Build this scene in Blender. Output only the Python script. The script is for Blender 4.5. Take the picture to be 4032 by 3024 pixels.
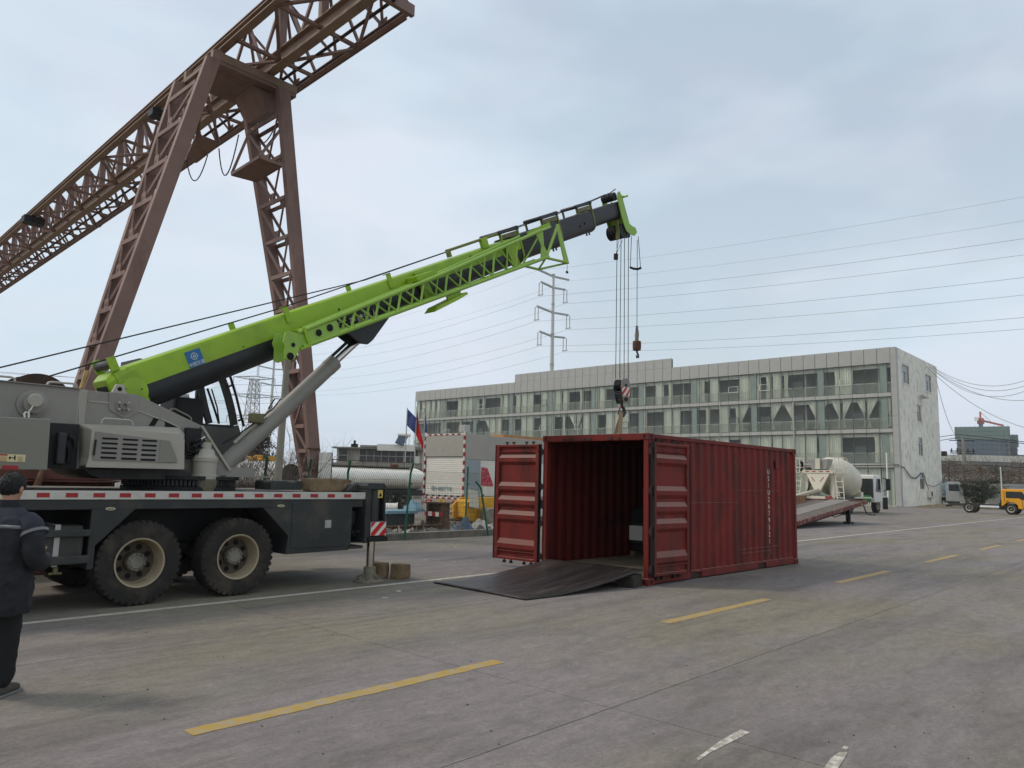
import bpy, math, random
from mathutils import Vector as V, Matrix, noise as mnoise
random.seed(11)
sc = bpy.context.scene
for o in list(bpy.data.objects): bpy.data.objects.remove(o)
PI = math.pi; R = math.radians
# ------------------------------------------------------------------ camera, sky, sun, exposure
CAMH, FPX, PW, PH = 1.7142, 2930.8, 4032, 3024
yaw, pit, rol = R(42.798), R(7.357), R(1.469)
cF = V((math.cos(pit)*math.cos(yaw), math.cos(pit)*math.sin(yaw), math.sin(pit)))
_r = V((math.sin(yaw), -math.cos(yaw), 0)); _u = _r.cross(cF)
cR = _r*math.cos(rol)+_u*math.sin(rol); cU = _u*math.cos(rol)-_r*math.sin(rol)
cam = bpy.data.cameras.new('camera'); camo = bpy.data.objects.new('camera', cam); sc.collection.objects.link(camo)
camo.matrix_world = Matrix(((cR.x,cU.x,-cF.x,0),(cR.y,cU.y,-cF.y,0),(cR.z,cU.z,-cF.z,CAMH),(0,0,0,1)))
cam.sensor_width = 36; cam.lens = FPX/PW*36; cam.clip_start = .05; cam.clip_end = 4000
sc.camera = camo
SUN_AZ, SUN_EL = R(128), R(47)       # direction the light comes from, measured from +X
w = bpy.data.worlds.new('World'); sc.world = w; w.use_nodes = True
nt = w.node_tree; nt.nodes.clear()
wo = nt.nodes.new('ShaderNodeOutputWorld'); bg = nt.nodes.new('ShaderNodeBackground')
sky = nt.nodes.new('ShaderNodeTexSky'); sky.sky_type = 'NISHITA'; sky.sun_disc = False
sky.sun_elevation = SUN_EL; sky.sun_rotation = PI/2-SUN_AZ; sky.air_density = 1.6; sky.dust_density = 3.0; sky.ozone_density = 1.5
tcw = nt.nodes.new('ShaderNodeTexCoord'); mpw = nt.nodes.new('ShaderNodeMapping'); mpw.inputs['Scale'].default_value = (1,1,2.6)
nzw = nt.nodes.new('ShaderNodeTexNoise'); nzw.inputs['Scale'].default_value = 1.7; nzw.inputs['Detail'].default_value = 4; nzw.inputs['Roughness'].default_value = .55
rpw = nt.nodes.new('ShaderNodeValToRGB'); rpw.color_ramp.elements[0].position = .38; rpw.color_ramp.elements[1].position = .62
rpw.color_ramp.elements[0].color = (.58,.58,.58,1); rpw.color_ramp.elements[1].color = (.96,.96,.96,1)
mxw = nt.nodes.new('ShaderNodeMix'); mxw.data_type = 'RGBA'
nz2 = nt.nodes.new('ShaderNodeTexNoise'); nz2.inputs['Scale'].default_value = 3.1; nz2.inputs['Detail'].default_value = 3
rp2 = nt.nodes.new('ShaderNodeValToRGB'); rp2.color_ramp.elements[0].position = .38; rp2.color_ramp.elements[1].position = .64
rp2.color_ramp.elements[0].color = (.665,.785,.885,1); rp2.color_ramp.elements[1].color = (.735,.795,.895,1)      # thin high overcast
sc2 = nt.nodes.new('ShaderNodeVectorMath'); sc2.operation = 'SCALE'; sc2.inputs['Scale'].default_value = 9.4
nt.links.new(mpw.outputs['Vector'], nz2.inputs['Vector']); nt.links.new(nz2.outputs['Fac'], rp2.inputs['Fac']); nt.links.new(rp2.outputs['Color'], sc2.inputs[0]); nt.links.new(sc2.outputs['Vector'], mxw.inputs['B'])
nt.links.new(tcw.outputs['Generated'], mpw.inputs['Vector']); nt.links.new(mpw.outputs['Vector'], nzw.inputs['Vector'])
nt.links.new(nzw.outputs['Fac'], rpw.inputs['Fac']); spw = nt.nodes.new('ShaderNodeSeparateXYZ'); nt.links.new(tcw.outputs['Generated'], spw.inputs[0])
mrw = nt.nodes.new('ShaderNodeMapRange'); mrw.inputs['From Min'].default_value = .0; mrw.inputs['From Max'].default_value = .42; mrw.inputs['To Min'].default_value = .24; mrw.inputs['To Max'].default_value = 0; nt.links.new(spw.outputs['Z'], mrw.inputs['Value'])
adw = nt.nodes.new('ShaderNodeMath'); adw.operation = 'ADD'; adw.use_clamp = True; nt.links.new(rpw.outputs['Color'], adw.inputs[0]); nt.links.new(mrw.outputs['Result'], adw.inputs[1]); nt.links.new(adw.outputs[0], mxw.inputs['Factor'])      # cloud veil thickens towards the horizon
nt.links.new(sky.outputs['Color'], mxw.inputs['A']); nt.links.new(mxw.outputs['Result'], bg.inputs['Color'])
bg.inputs['Strength'].default_value = .1
nt.links.new(bg.outputs['Background'], wo.inputs['Surface'])
sl = bpy.data.lights.new('sun','SUN'); so = bpy.data.objects.new('sun', sl); sc.collection.objects.link(so)
sl.energy = 1.5; sl.angle = R(10); sl.color = (1,.93,.84)
sd = V((math.cos(SUN_AZ)*math.cos(SUN_EL), math.sin(SUN_AZ)*math.cos(SUN_EL), math.sin(SUN_EL)))
so.rotation_euler = sd.to_track_quat('Z','Y').to_euler(); so.location = (0,0,60)
vs = sc.view_settings; vs.view_transform = 'Standard'; vs.look = 'None'; vs.exposure = .15; vs.gamma = 1
sc.cycles.use_denoising = True; sc.cycles.max_bounces = 7; sc.cycles.transparent_max_bounces = 16
# ------------------------------------------------------------------ pixel -> place on a real plane
def ray(x, y): return cF*FPX+cR*(x-PW/2)-cU*(y-PH/2)
def onX(x, y, v): d = ray(x,y); t = v/d.x; return V((v, d.y*t, CAMH+d.z*t))
def onY(x, y, v): d = ray(x,y); t = v/d.y; return V((d.x*t, v, CAMH+d.z*t))
def onZ(x, y, v=0): d = ray(x,y); t = (v-CAMH)/d.z; return V((d.x*t, d.y*t, v))
def dep(x, y, d): r = ray(x,y)/FPX*d; return V((r.x, r.y, CAMH+r.z))
# ------------------------------------------------------------------ helpers
COL = sc.collection
ROOT = {}
def tag(o, label=None, cat=None, group=None, kind=None):
    if label: o['label'] = label
    if cat: o['category'] = cat
    if group: o['group'] = group
    if kind: o['kind'] = kind
    return o
def thing(name, label, cat, loc=(0,0,0), rz=0, group=None, rot=None):
    o = bpy.data.objects.new(name, None); COL.objects.link(o); o.empty_display_size = .1
    o.location = loc; o.rotation_euler = rot if rot else (0,0,rz)
    m = Matrix.Translation(V(loc)) @ o.rotation_euler.to_matrix().to_4x4()
    ROOT[o.name] = m
    return tag(o, label, cat, group)
def rootm(o):
    while o.parent: o = o.parent
    return ROOT.get(o.name, Matrix.Identity(4))
class MB:
    """collects shapes of ONE part; world coordinates unless local=True at build"""
    def __init__(s): s.v = []; s.f = []
    def add(s, vs_, fs_):
        n = len(s.v); s.v += [tuple(a) for a in vs_]; s.f += [tuple(i+n for i in f) for f in fs_]; return s
    def box(s, a, b):
        x0,y0,z0 = (min(a[i],b[i]) for i in range(3)); x1,y1,z1 = (max(a[i],b[i]) for i in range(3))
        return s.add([(x0,y0,z0),(x1,y0,z0),(x1,y1,z0),(x0,y1,z0),(x0,y0,z1),(x1,y0,z1),(x1,y1,z1),(x0,y1,z1)],
            [(0,3,2,1),(4,5,6,7),(0,1,5,4),(1,2,6,5),(2,3,7,6),(3,0,4,7)])
    def cbox(s, c, sz, rot=None):
        h = V(sz)/2; c = V(c); m = rot if rot is not None else Matrix.Identity(3)
        vv = [c+m@V((x*h.x,y*h.y,z*h.z)) for z in (-1,1) for x,y in ((-1,-1),(1,-1),(1,1),(-1,1))]
        return s.add(vv, [(0,3,2,1),(4,5,6,7),(0,1,5,4),(1,2,6,5),(2,3,7,6),(3,0,4,7)])
    def prism(s, poly, y0, y1, plane='xz'):
        n = len(poly)
        if plane == 'xz': A = [(p[0],y0,p[1]) for p in poly]; B = [(p[0],y1,p[1]) for p in poly]
        elif plane == 'yz': A = [(y0,p[0],p[1]) for p in poly]; B = [(y1,p[0],p[1]) for p in poly]
        else: A = [(p[0],p[1],y0) for p in poly]; B = [(p[0],p[1],y1) for p in poly]
        return s.add(A+B, [tuple(range(n)), tuple(range(2*n-1,n-1,-1))]+[(i,i+n,(i+1)%n+n,(i+1)%n) for i in range(n)])
    def bar(s, p0, p1, w_, h_=None, up=(0,0,1)):
        p0, p1 = V(p0), V(p1); d = p1-p0; L = d.length
        if L < 1e-6: return s
        d /= L; up = V(up)
        if abs(d.dot(up)) > .98: up = V((1,0,0)) if abs(d.x) < .9 else V((0,1,0))
        a = d.cross(up).normalized(); b = a.cross(d)
        h_ = h_ or w_
        vv = [p+a*(x*w_/2)+b*(z*h_/2) for p in (p0,p1) for x,z in ((-1,-1),(1,-1),(1,1),(-1,1))]
        return s.add(vv, [(0,3,2,1),(4,5,6,7),(0,1,5,4),(1,2,6,5),(2,3,7,6),(3,0,4,7)])
    def ibeam(s, p0, p1, w_, h_, t, up=(0,0,1)):
        p0, p1 = V(p0), V(p1); d = (p1-p0).normalized(); up = V(up); a = d.cross(up).normalized(); b = a.cross(d)
        s.bar(p0+b*(h_/2-t/2), p1+b*(h_/2-t/2), w_, t, up); s.bar(p0-b*(h_/2-t/2), p1-b*(h_/2-t/2), w_, t, up)
        return s.bar(p0, p1, t, h_-2*t, up)
    def tube(s, pts, r, n=8, cap=True):
        pts = [V(p) for p in pts]; m = len(pts); vv = []; ff = []
        rr = r if isinstance(r,(list,tuple)) else [r]*m
        up = None
        for i,p in enumerate(pts):
            d = (pts[min(i+1,m-1)]-pts[max(i-1,0)])
            if d.length < 1e-9: d = V((0,0,1))
            d.normalize()
            if up is None or abs(d.dot(up)) > .98: up = V((0,0,1)) if abs(d.z) < .9 else V((1,0,0))
            a = d.cross(up).normalized(); b = a.cross(d); up = b
            vv += [p+(a*math.cos(2*PI*k/n)+b*math.sin(2*PI*k/n))*rr[i] for k in range(n)]
        for i in range(m-1):
            ff += [(i*n+k, i*n+(k+1)%n, (i+1)*n+(k+1)%n, (i+1)*n+k) for k in range(n)]
        if cap: ff += [tuple(range(n-1,-1,-1)), tuple((m-1)*n+k for k in range(n))]
        return s.add(vv, ff)
    def lathe(s, prof, c, axis='z', n=24, cap=False):
        c = V(c); ax = {'x':(V((1,0,0)),V((0,1,0)),V((0,0,1))),'y':(V((0,1,0)),V((0,0,1)),V((1,0,0))),'z':(V((0,0,1)),V((1,0,0)),V((0,1,0)))}[axis] if isinstance(axis,str) else axis
        vv = [c+ax[0]*h+(ax[1]*math.cos(2*PI*k/n)+ax[2]*math.sin(2*PI*k/n))*r for r,h in prof for k in range(n)]
        ff = []
        for i in range(len(prof)-1): ff += [(i*n+k, i*n+(k+1)%n, (i+1)*n+(k+1)%n, (i+1)*n+k) for k in range(n)]
        if cap: ff += [tuple(range(n-1,-1,-1)), tuple((len(prof)-1)*n+k for k in range(n))]
        return s.add(vv, ff)
    def sheet(s, f, nu, nv):
        vv = [f(i/nu, j/nv) for j in range(nv+1) for i in range(nu+1)]
        return s.add(vv, [(j*(nu+1)+i, j*(nu+1)+i+1, (j+1)*(nu+1)+i+1, (j+1)*(nu+1)+i) for j in range(nv) for i in range(nu)])
    def mesh(s, name, mt):
        me = bpy.data.meshes.new(name); me.from_pydata(s.v, [], s.f); me.update()
        if mt: me.materials.append(mt)
        return me
    def build(s, name, mt, parent=None, local=False, smooth=False, bevel=0, solid=0, kind=None, label=None):
        if parent is not None and not local:
            im = rootm(parent).inverted(); s.v = [tuple(im@V(a)) for a in s.v]
        me = s.mesh(name, mt)
        if smooth:
            me.shade_smooth()
            try: me.set_sharp_from_angle(angle=R(38))
            except Exception: pass
        o = bpy.data.objects.new(name, me); COL.objects.link(o)
        if parent is not None: o.parent = parent
        if solid:
            md = o.modifiers.new('solid','SOLIDIFY'); md.thickness = solid; md.offset = 0
        if bevel:
            md = o.modifiers.new('bevel','BEVEL'); md.width = bevel; md.segments = 2; md.limit_method = 'ANGLE'; md.angle_limit = R(40)
        if kind: o['kind'] = kind
        if label: o['label'] = label
        return o
def one(name, mb, mt, label, cat, group=None, loc=None, **k):
    """a thing that is one mesh; its origin is set to loc"""
    if loc is not None: L = V(loc); mb.v = [tuple(V(a)-L) for a in mb.v]
    o = mb.build(name, mt, **k)
    if loc is not None: o.location = loc
    return tag(o, label, cat, group)
def struct(name, mb, mt, **k): return tag(mb.build(name, mt, **k), kind='structure')
def dup(o, parent, name=None, loc=None, rot=None, scale=None):
    c = o.copy(); COL.objects.link(c); c.parent = parent
    if name: c.name = name
    if loc is not None: c.location = loc
    if rot is not None: c.rotation_euler = rot
    if scale is not None: c.scale = scale
    return c
def text_mesh(txt, size, mt, name, parent, m, depth=0, align='CENTER', vertical=False, sx=1):
    """flat lettering, lying in the local XY plane of matrix m (world)"""
    cu = bpy.data.curves.new(name, 'FONT'); cu.body = txt; cu.size = size; cu.align_x = align; cu.align_y = 'CENTER'; cu.extrude = depth
    if vertical: cu.space_line = .98
    to = bpy.data.objects.new(name+'_tmp', cu); COL.objects.link(to)
    dg = bpy.context.evaluated_depsgraph_get(); me = bpy.data.meshes.new_from_object(to.evaluated_get(dg))
    bpy.data.objects.remove(to)
    me.name = name; me.materials.clear(); me.materials.append(mt)
    im = (rootm(parent).inverted() if parent else Matrix.Identity(4)) @ m @ Matrix.Diagonal((sx,1,1,1))
    me.transform(im)
    o = bpy.data.objects.new(name, me); COL.objects.link(o); o.parent = parent
    return o
def frame(origin, ex, ey):
    ex = V(ex).normalized(); ey = V(ey).normalized(); ez = ex.cross(ey).normalized(); o = V(origin)
    return Matrix(((ex.x,ey.x,ez.x,o.x),(ex.y,ey.y,ez.y,o.y),(ex.z,ey.z,ez.z,o.z),(0,0,0,1)))
# ------------------------------------------------------------------ materials
MATS = {}
def mat(name, col, rough=.6, metal=0, var=.18, scale=2.5, stretch=(1,1,1), dirt=None, damt=.35, dscale=1.6, dstretch=None, bump=0, bscale=30, spec=.4, rvar=.12, coat=0, dirt2=None, d2amt=.2, d2scale=6, d2stretch=None, dust=None):
    if name in MATS: return MATS[name]
    wb = lambda c: (min(1,c[0]*1.05), c[1], c[2]*.90)
    col = wb(col); dirt = wb(dirt) if dirt else None; dirt2 = wb(dirt2) if dirt2 else None
    m = bpy.data.materials.new(name); m.use_nodes = True; n = m.node_tree; b = n.nodes['Principled BSDF']; L = n.links.new
    b.inputs['Metallic'].default_value = metal; b.inputs['Specular IOR Level'].default_value = spec
    if coat: b.inputs['Coat Weight'].default_value = coat
    tc = n.nodes.new('ShaderNodeTexCoord')
    def nz(sc_, det, st):
        mp = n.nodes.new('ShaderNodeMapping'); mp.inputs['Scale'].default_value = st; L(tc.outputs['Object'], mp.inputs['Vector'])
        t = n.nodes.new('ShaderNodeTexNoise'); t.inputs['Scale'].default_value = sc_; t.inputs['Detail'].default_value = det; t.inputs['Roughness'].default_value = .62
        L(mp.outputs['Vector'], t.inputs['Vector']); return t
    def mix(): x = n.nodes.new('ShaderNodeMix'); x.data_type = 'RGBA'; return x
    a = nz(scale, 6, stretch)
    rp = n.nodes.new('ShaderNodeValToRGB'); e = rp.color_ramp.elements
    e[0].position = .28; e[1].position = .72
    e[0].color = tuple(max(0,c*(1-var)) for c in col)+(1,); e[1].color = tuple(min(1,c*(1+var)) for c in col)+(1,)
    L(a.outputs['Fac'], rp.inputs['Fac']); out = rp.outputs['Color']
    if dirt:
        d = nz(dscale, 8, dstretch or stretch); r2 = n.nodes.new('ShaderNodeValToRGB'); e = r2.color_ramp.elements
        t = .72-.42*damt; e[0].position = max(0,t-.06); e[1].position = min(1,t+.14); e[0].color = (0,0,0,1); e[1].color = (min(1,.45+damt),)*3+(1,)
        L(d.outputs['Fac'], r2.inputs['Fac']); x = mix(); L(r2.outputs['Color'], x.inputs['Factor']); L(out, x.inputs['A']); x.inputs['B'].default_value = tuple(dirt)+(1,); out = x.outputs['Result']
    if dirt2:
        d = nz(d2scale, 10, d2stretch or stretch); r2 = n.nodes.new('ShaderNodeValToRGB'); e = r2.color_ramp.elements
        t = .72-.42*d2amt; e[0].position = max(0,t-.03); e[1].position = min(1,t+.10); e[0].color = (0,0,0,1); e[1].color = (.85,.85,.85,1)
        L(d.outputs['Fac'], r2.inputs['Fac']); x = mix(); L(r2.outputs['Color'], x.inputs['Factor']); L(out, x.inputs['A']); x.inputs['B'].default_value = tuple(dirt2)+(1,); out = x.outputs['Result']
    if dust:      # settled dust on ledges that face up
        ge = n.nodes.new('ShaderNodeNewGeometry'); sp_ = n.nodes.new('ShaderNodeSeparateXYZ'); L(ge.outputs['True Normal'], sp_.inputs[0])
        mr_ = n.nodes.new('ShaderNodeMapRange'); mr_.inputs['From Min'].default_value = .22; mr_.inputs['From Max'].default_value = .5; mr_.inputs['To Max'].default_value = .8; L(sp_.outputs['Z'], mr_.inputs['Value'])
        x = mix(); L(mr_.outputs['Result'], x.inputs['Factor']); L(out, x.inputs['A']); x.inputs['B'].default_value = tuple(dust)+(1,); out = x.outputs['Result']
    L(out, b.inputs['Base Color'])
    mr = n.nodes.new('ShaderNodeMapRange'); mr.inputs['To Min'].default_value = max(.03,rough-rvar); mr.inputs['To Max'].default_value = min(1,rough+rvar)
    L(a.outputs['Fac'], mr.inputs['Value']); L(mr.outputs['Result'], b.inputs['Roughness'])
    if bump:
        t = nz(bscale, 5, stretch); bp = n.nodes.new('ShaderNodeBump'); bp.inputs['Strength'].default_value = bump; bp.inputs['Distance'].default_value = .02
        L(t.outputs['Fac'], bp.inputs['Height']); L(bp.outputs['Normal'], b.inputs['Normal'])
    MATS[name] = m; return m
def glassmat(name, tint=(.55,.66,.64), refl=.5, alpha=.7):
    m = bpy.data.materials.new(name); m.use_nodes = True; n = m.node_tree; n.nodes.clear()
    o = n.nodes.new('ShaderNodeOutputMaterial'); t = n.nodes.new('ShaderNodeBsdfTransparent'); g = n.nodes.new('ShaderNodeBsdfGlossy'); mx = n.nodes.new('ShaderNodeMixShader'); f = n.nodes.new('ShaderNodeFresnel')
    t.inputs['Color'].default_value = tuple(tint)+(1,); g.inputs['Roughness'].default_value = .03; g.inputs['Color'].default_value = (.9,.95,.95,1); f.inputs['IOR'].default_value = 1.3+refl
    gg = n.nodes.new('ShaderNodeNewGeometry'); mt_ = n.nodes.new('ShaderNodeMath'); mt_.operation = 'SUBTRACT'; mt_.inputs[0].default_value = 1; n.links.new(gg.outputs['Backfacing'], mt_.inputs[1]); mm = n.nodes.new('ShaderNodeMath'); mm.operation = 'MULTIPLY'; n.links.new(f.outputs['Fac'], mm.inputs[0]); n.links.new(mt_.outputs[0], mm.inputs[1])
    n.links.new(mm.outputs[0], mx.inputs['Fac']); n.links.new(t.outputs['BSDF'], mx.inputs[1]); n.links.new(g.outputs['BSDF'], mx.inputs[2]); n.links.new(mx.outputs['Shader'], o.inputs['Surface'])
    return m
def s2l(r,g,b):
    f = lambda c: (c/255/12.92 if c <= 10 else ((c/255+.055)/1.055)**2.4)
    return (f(r),f(g),f(b))
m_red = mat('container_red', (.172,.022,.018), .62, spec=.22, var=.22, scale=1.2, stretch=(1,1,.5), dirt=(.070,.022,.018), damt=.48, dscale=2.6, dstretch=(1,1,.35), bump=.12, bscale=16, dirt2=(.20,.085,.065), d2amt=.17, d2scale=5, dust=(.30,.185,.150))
m_redin = mat('container_inside_red', (.098,.010,.008), .7, spec=.2, var=.3, scale=1.6, dirt=(.032,.010,.008), damt=.38, bump=.1)  # grimy inside paint, darkened further to carry the shade of the interior
m_rust = mat('rust', (.105,.050,.030), .85, var=.4, scale=6, dirt=(.19,.10,.055), damt=.45, dscale=5, bump=.25)
m_rustd = mat('dark_rust', (.045,.028,.022), .85, var=.4, scale=7, dirt=(.11,.06,.04), damt=.3, dscale=6, bump=.25)
m_gantry = mat('gantry_paint', (.232,.148,.132), .65, var=.16, scale=.8, dirt=(.125,.066,.052), damt=.38, dscale=1.3, dstretch=(1,1,.35))
m_gantryl = mat('gantry_paint_lit', (.255,.178,.138), .65, var=.18, scale=.8, dirt=(.17,.105,.075), damt=.3, dscale=1.1)  # lit beams get a lighter, tanner copy of the gantry paint
m_green = mat('boom_green', (.270,.450,.016), .42, var=.10, scale=1.2, dirt=(.17,.27,.03), damt=.30, dscale=1.4, coat=.1, spec=.35, dirt2=(.13,.17,.05), d2amt=.16, d2scale=2.2, d2stretch=(.5,1,1.6))
m_greenj = mat('jib_green', (.270,.470,.060), .42, var=.10, scale=3, dirt=(.16,.27,.05), damt=.16, dscale=3, spec=.5)
m_dark = mat('boom_dark', (.016,.021,.026), .42, var=.2, scale=2, dirt=(.030,.032,.034), damt=.25, spec=.45)
m_boom2 = mat('boom_grey', (.030,.031,.036), .5, var=.25, scale=3, dirt=(.055,.05,.045), damt=.3)
m_grey = mat('crane_grey', (.245,.238,.225), .48, var=.10, scale=1.0, dirt=(.14,.135,.12), damt=.18, dscale=1.2, spec=.45)
m_greyl = mat('crane_cover_grey', (.380,.365,.330), .45, var=.08, scale=1.2, dirt=(.25,.24,.21), damt=.16, spec=.45)
m_greyc = mat('counterweight_grey', (.215,.215,.190), .55, var=.08, scale=1.0, dirt=(.15,.15,.13), damt=.15)
m_chas = mat('chassis_dark', (.030,.033,.034), .55, var=.25, scale=2, dirt=(.075,.070,.058), damt=.34, dscale=2.2)
m_black = mat('black_part', (.010,.010,.011), .6, var=.3, scale=5)
m_blackm = mat('black_matt', (.006,.006,.007), .85, var=.3, scale=5)
m_tyre = mat('tyre', (.022,.020,.019), .88, var=.25, scale=5, dirt=(.080,.064,.048), damt=.42, dscale=3, bump=.15)
m_disc = mat('wheel_disc_shaded', (.095,.078,.060), .75, var=.3, scale=6, dirt=(.20,.165,.12), damt=.3, dscale=5)  # dark brown paints in the shade deep inside the cream rim
m_rim = mat('rim_cream', (.36,.30,.215), .55, var=.2, scale=4, dirt=(.14,.11,.075), damt=.35, dscale=4)
m_hub = mat('hub_grey', (.20,.19,.165), .6, var=.2, scale=8, dirt=(.1,.09,.07), damt=.3)
m_white = mat('white_rail', (.52,.52,.50), .5, var=.08, scale=4, dirt=(.33,.31,.28), damt=.3, dscale=6)
m_redr = mat('reflector_red', (.33,.018,.022), .4, var=.15, scale=10)
m_wht = mat('white_paint', (.72,.72,.70), .5, var=.05, scale=3, dirt=(.5,.48,.44), damt=.2)
m_chrome = mat('chrome_rod', (.62,.62,.62), .18, metal=1, var=.08, scale=4)
m_steel = mat('galvanised_steel', (.42,.43,.44), .45, metal=.6, var=.12, scale=3)
m_rope = mat('wire_rope', (.018,.019,.022), .6, var=.3, scale=30)
m_blue = mat('logo_blue', (.012,.145,.37), .4, var=.06)
m_yel = mat('sticker_yellow', (.62,.50,.13), .5, var=.06)
m_stone = mat('stone_block', (.215,.150,.085), .92, var=.35, scale=5, dirt=(.085,.065,.042), damt=.4, dscale=6, bump=.5, bscale=14)
m_wood = mat('timber', (.20,.135,.075), .85, var=.4, scale=4, stretch=(.5,4,4), dirt=(.08,.05,.03), damt=.35, dscale=3, bump=.3)
m_floorw = mat('container_floor_ply', (.235,.200,.145), .8, var=.2, scale=2, stretch=(.3,1,1), dirt=(.14,.115,.085), damt=.35)
m_plate = mat('steel_plate', (.036,.029,.027), .46, metal=.2, var=.45, scale=4, stretch=(.35,2.4,1), dirt=(.085,.070,.064), damt=.42, dscale=1.8, dstretch=(.3,3.0,1), bump=.2, rvar=.2, dirt2=(.016,.013,.013), d2amt=.30, d2scale=5, d2stretch=(.6,2.0,1))
m_brass = mat('valve_block', (.15,.145,.075), .55, metal=.3, var=.3, scale=9)
m_glass = glassmat('cab_glass', (.80,.88,.87), .1)
m_bglass = glassmat('curtain_wall_glass', (.945,.965,.945), .17)
m_conc = None
# ------------------------------------------------------------------ ground
def concrete(name, base=(.372,.318,.292), tan=(.372,.322,.232), dark=(.165,.140,.128), marks=True):
    m = bpy.data.materials.new(name); m.use_nodes = True; n = m.node_tree; b = n.nodes['Principled BSDF']; L = n.links.new
    tc = n.nodes.new('ShaderNodeTexCoord')
    def nz(sc_, st=(1,1,1), det=6, dist=0, rough=.6, off=(0,0,0)):
        mp = n.nodes.new('ShaderNodeMapping'); mp.inputs['Scale'].default_value = st; mp.inputs['Location'].default_value = off; L(tc.outputs['Object'], mp.inputs['Vector'])
        t = n.nodes.new('ShaderNodeTexNoise'); t.inputs['Scale'].default_value = sc_; t.inputs['Detail'].default_value = det; t.inputs['Distortion'].default_value = dist; t.inputs['Roughness'].default_value = rough
        L(mp.outputs['Vector'], t.inputs['Vector']); return t.outputs['Fac']
    def ramp(fac, a, b_, va=0, vb=1):
        r = n.nodes.new('ShaderNodeValToRGB'); e = r.color_ramp.elements; e[0].position = a; e[1].position = b_; e[0].color = (va,)*3+(1,); e[1].color = (vb,)*3+(1,); L(fac, r.inputs['Fac']); return r.outputs['Color']
    def mx(f, A, B, mode='MIX'):
        x = n.nodes.new('ShaderNodeMix'); x.data_type = 'RGBA'; x.blend_type = mode
        for s_, v in (('Factor',f),('A',A),('B',B)):
            if isinstance(v,(tuple,float,int)): x.inputs[s_].default_value = v if not isinstance(v,tuple) else v+(1,)
            else: L(v, x.inputs[s_])
        return x.outputs['Result']
    c = mx(ramp(nz(.16,(1,1.8,1),4,off=(3.1,1.7,0)), .42,.6), base, tan)
    c = mx(ramp(nz(.9,(.35,1.6,1),8,.35), .46,.70,0,.55), c, dark)                     # tyre grime drawn out along the road
    c = mx(ramp(nz(2.6,(.5,1.3,1),9,.5,off=(5,9,0)), .56,.70,0,.32), c, dark)          # blotches
    c = mx(ramp(nz(1.3,(.6,1,1),8,.6,off=(7,2,0)), .60,.76,0,.35), c, (.45,.41,.35))    # pale dust
    c = mx(ramp(nz(1.0,(.07,3.2,1),5,.4,off=(1,4,0)), .55,.66,0,.30), c, dark)             # long tyre tracks
    c = mx(ramp(nz(26,(1,1,1),3,rough=.8), .25,.75,.62,1.0), (0.,0.,0.), c)
    c = mx(ramp(nz(7,(.6,1.2,1),8,.3,.7,off=(2,8,0)), .35,.68,.72,1.0), (0.,0.,0.), c)
    c = mx(ramp(nz(120,(1,1,1),2,rough=.7), .3,.7,.62,1.0), (0.,0.,0.), c)
    oi = n.nodes.new('ShaderNodeObjectInfo'); mr = n.nodes.new('ShaderNodeMapRange'); mr.inputs['To Min'].default_value = .93; mr.inputs['To Max'].default_value = 1.03; L(oi.outputs['Random'], mr.inputs['Value'])
    x = n.nodes.new('ShaderNodeMix'); x.data_type = 'RGBA'; x.blend_type = 'MULTIPLY'; x.inputs['Factor'].default_value = 1; L(c, x.inputs['A']); L(mr.outputs['Result'], x.inputs['B'])
    L(x.outputs['Result'], b.inputs['Base Color']); b.inputs['Roughness'].default_value = .82; b.inputs['Specular IOR Level'].default_value = .3
    bp = n.nodes.new('ShaderNodeBump'); bp.inputs['Strength'].default_value = .25; bp.inputs['Distance'].default_value = .008; L(nz(60,(1,1,1),4), bp.inputs['Height']); L(bp.outputs['Normal'], b.inputs['Normal'])
    return m
m_conc = concrete('concrete')
m_earth = mat('yard_earth', (.17,.148,.118), .95, var=.3, scale=.6, dirt=(.10,.085,.065), damt=.4, dscale=1.5, bump=.4, bscale=8)
m_joint = mat('joint_filler', (.045,.040,.036), .95, var=.3, scale=5)
gb = MB(); gb.add([(-1500,-1500,-.06),(1500,-1500,-.06),(1500,1500,-.06),(-1500,1500,-.06)], [(0,1,2,3)])
ground = struct('ground', gb, m_joint)
yard = struct('concrete_yard', MB().box((-60,-60,-.055),(20,16.25,-.035)).box((20.0,-60,-.055),(150,15.9,-.035)), m_joint)
def slabpoly(x0, x1, y0, y1, g=.0045):
    pts = []
    def edge(ax, ay, bx, by):
        L_ = math.hypot(bx-ax, by-ay); k = max(2, int(L_/.16))
        for i in range(k):
            t = i/k; x = ax+(bx-ax)*t; y = ay+(by-ay)*t
            j = .005*mnoise.noise(V((x*2.3, y*2.3, 3)))*2+.004*mnoise.noise(V((x*9, y*9, 1)))*2 if i else 0
            if abs(by-ay) < 1e-6: y += j
            else: x += j
            pts.append((x,y))
    edge(x0+g,y0+g,x1-g,y0+g); edge(x1-g,y0+g,x1-g,y1-g); edge(x1-g,y1-g,x0+g,y1-g); edge(x0+g,y1-g,x0+g,y0+g)
    return pts
xs = [4.95+5.75*k for k in range(-3,9)]; ys = [3.46-4.26*3, 3.46-4.26*2, 3.46-4.26, 3.46, 7.72, 11.98, 16.24]
for i in range(len(xs)-1):
    for j in range(len(ys)-1):
        o = MB().prism(slabpoly(xs[i],xs[i+1],ys[j],ys[j+1]), -.05, 0, 'xy').build('concrete_slab', m_conc, yard)
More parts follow.
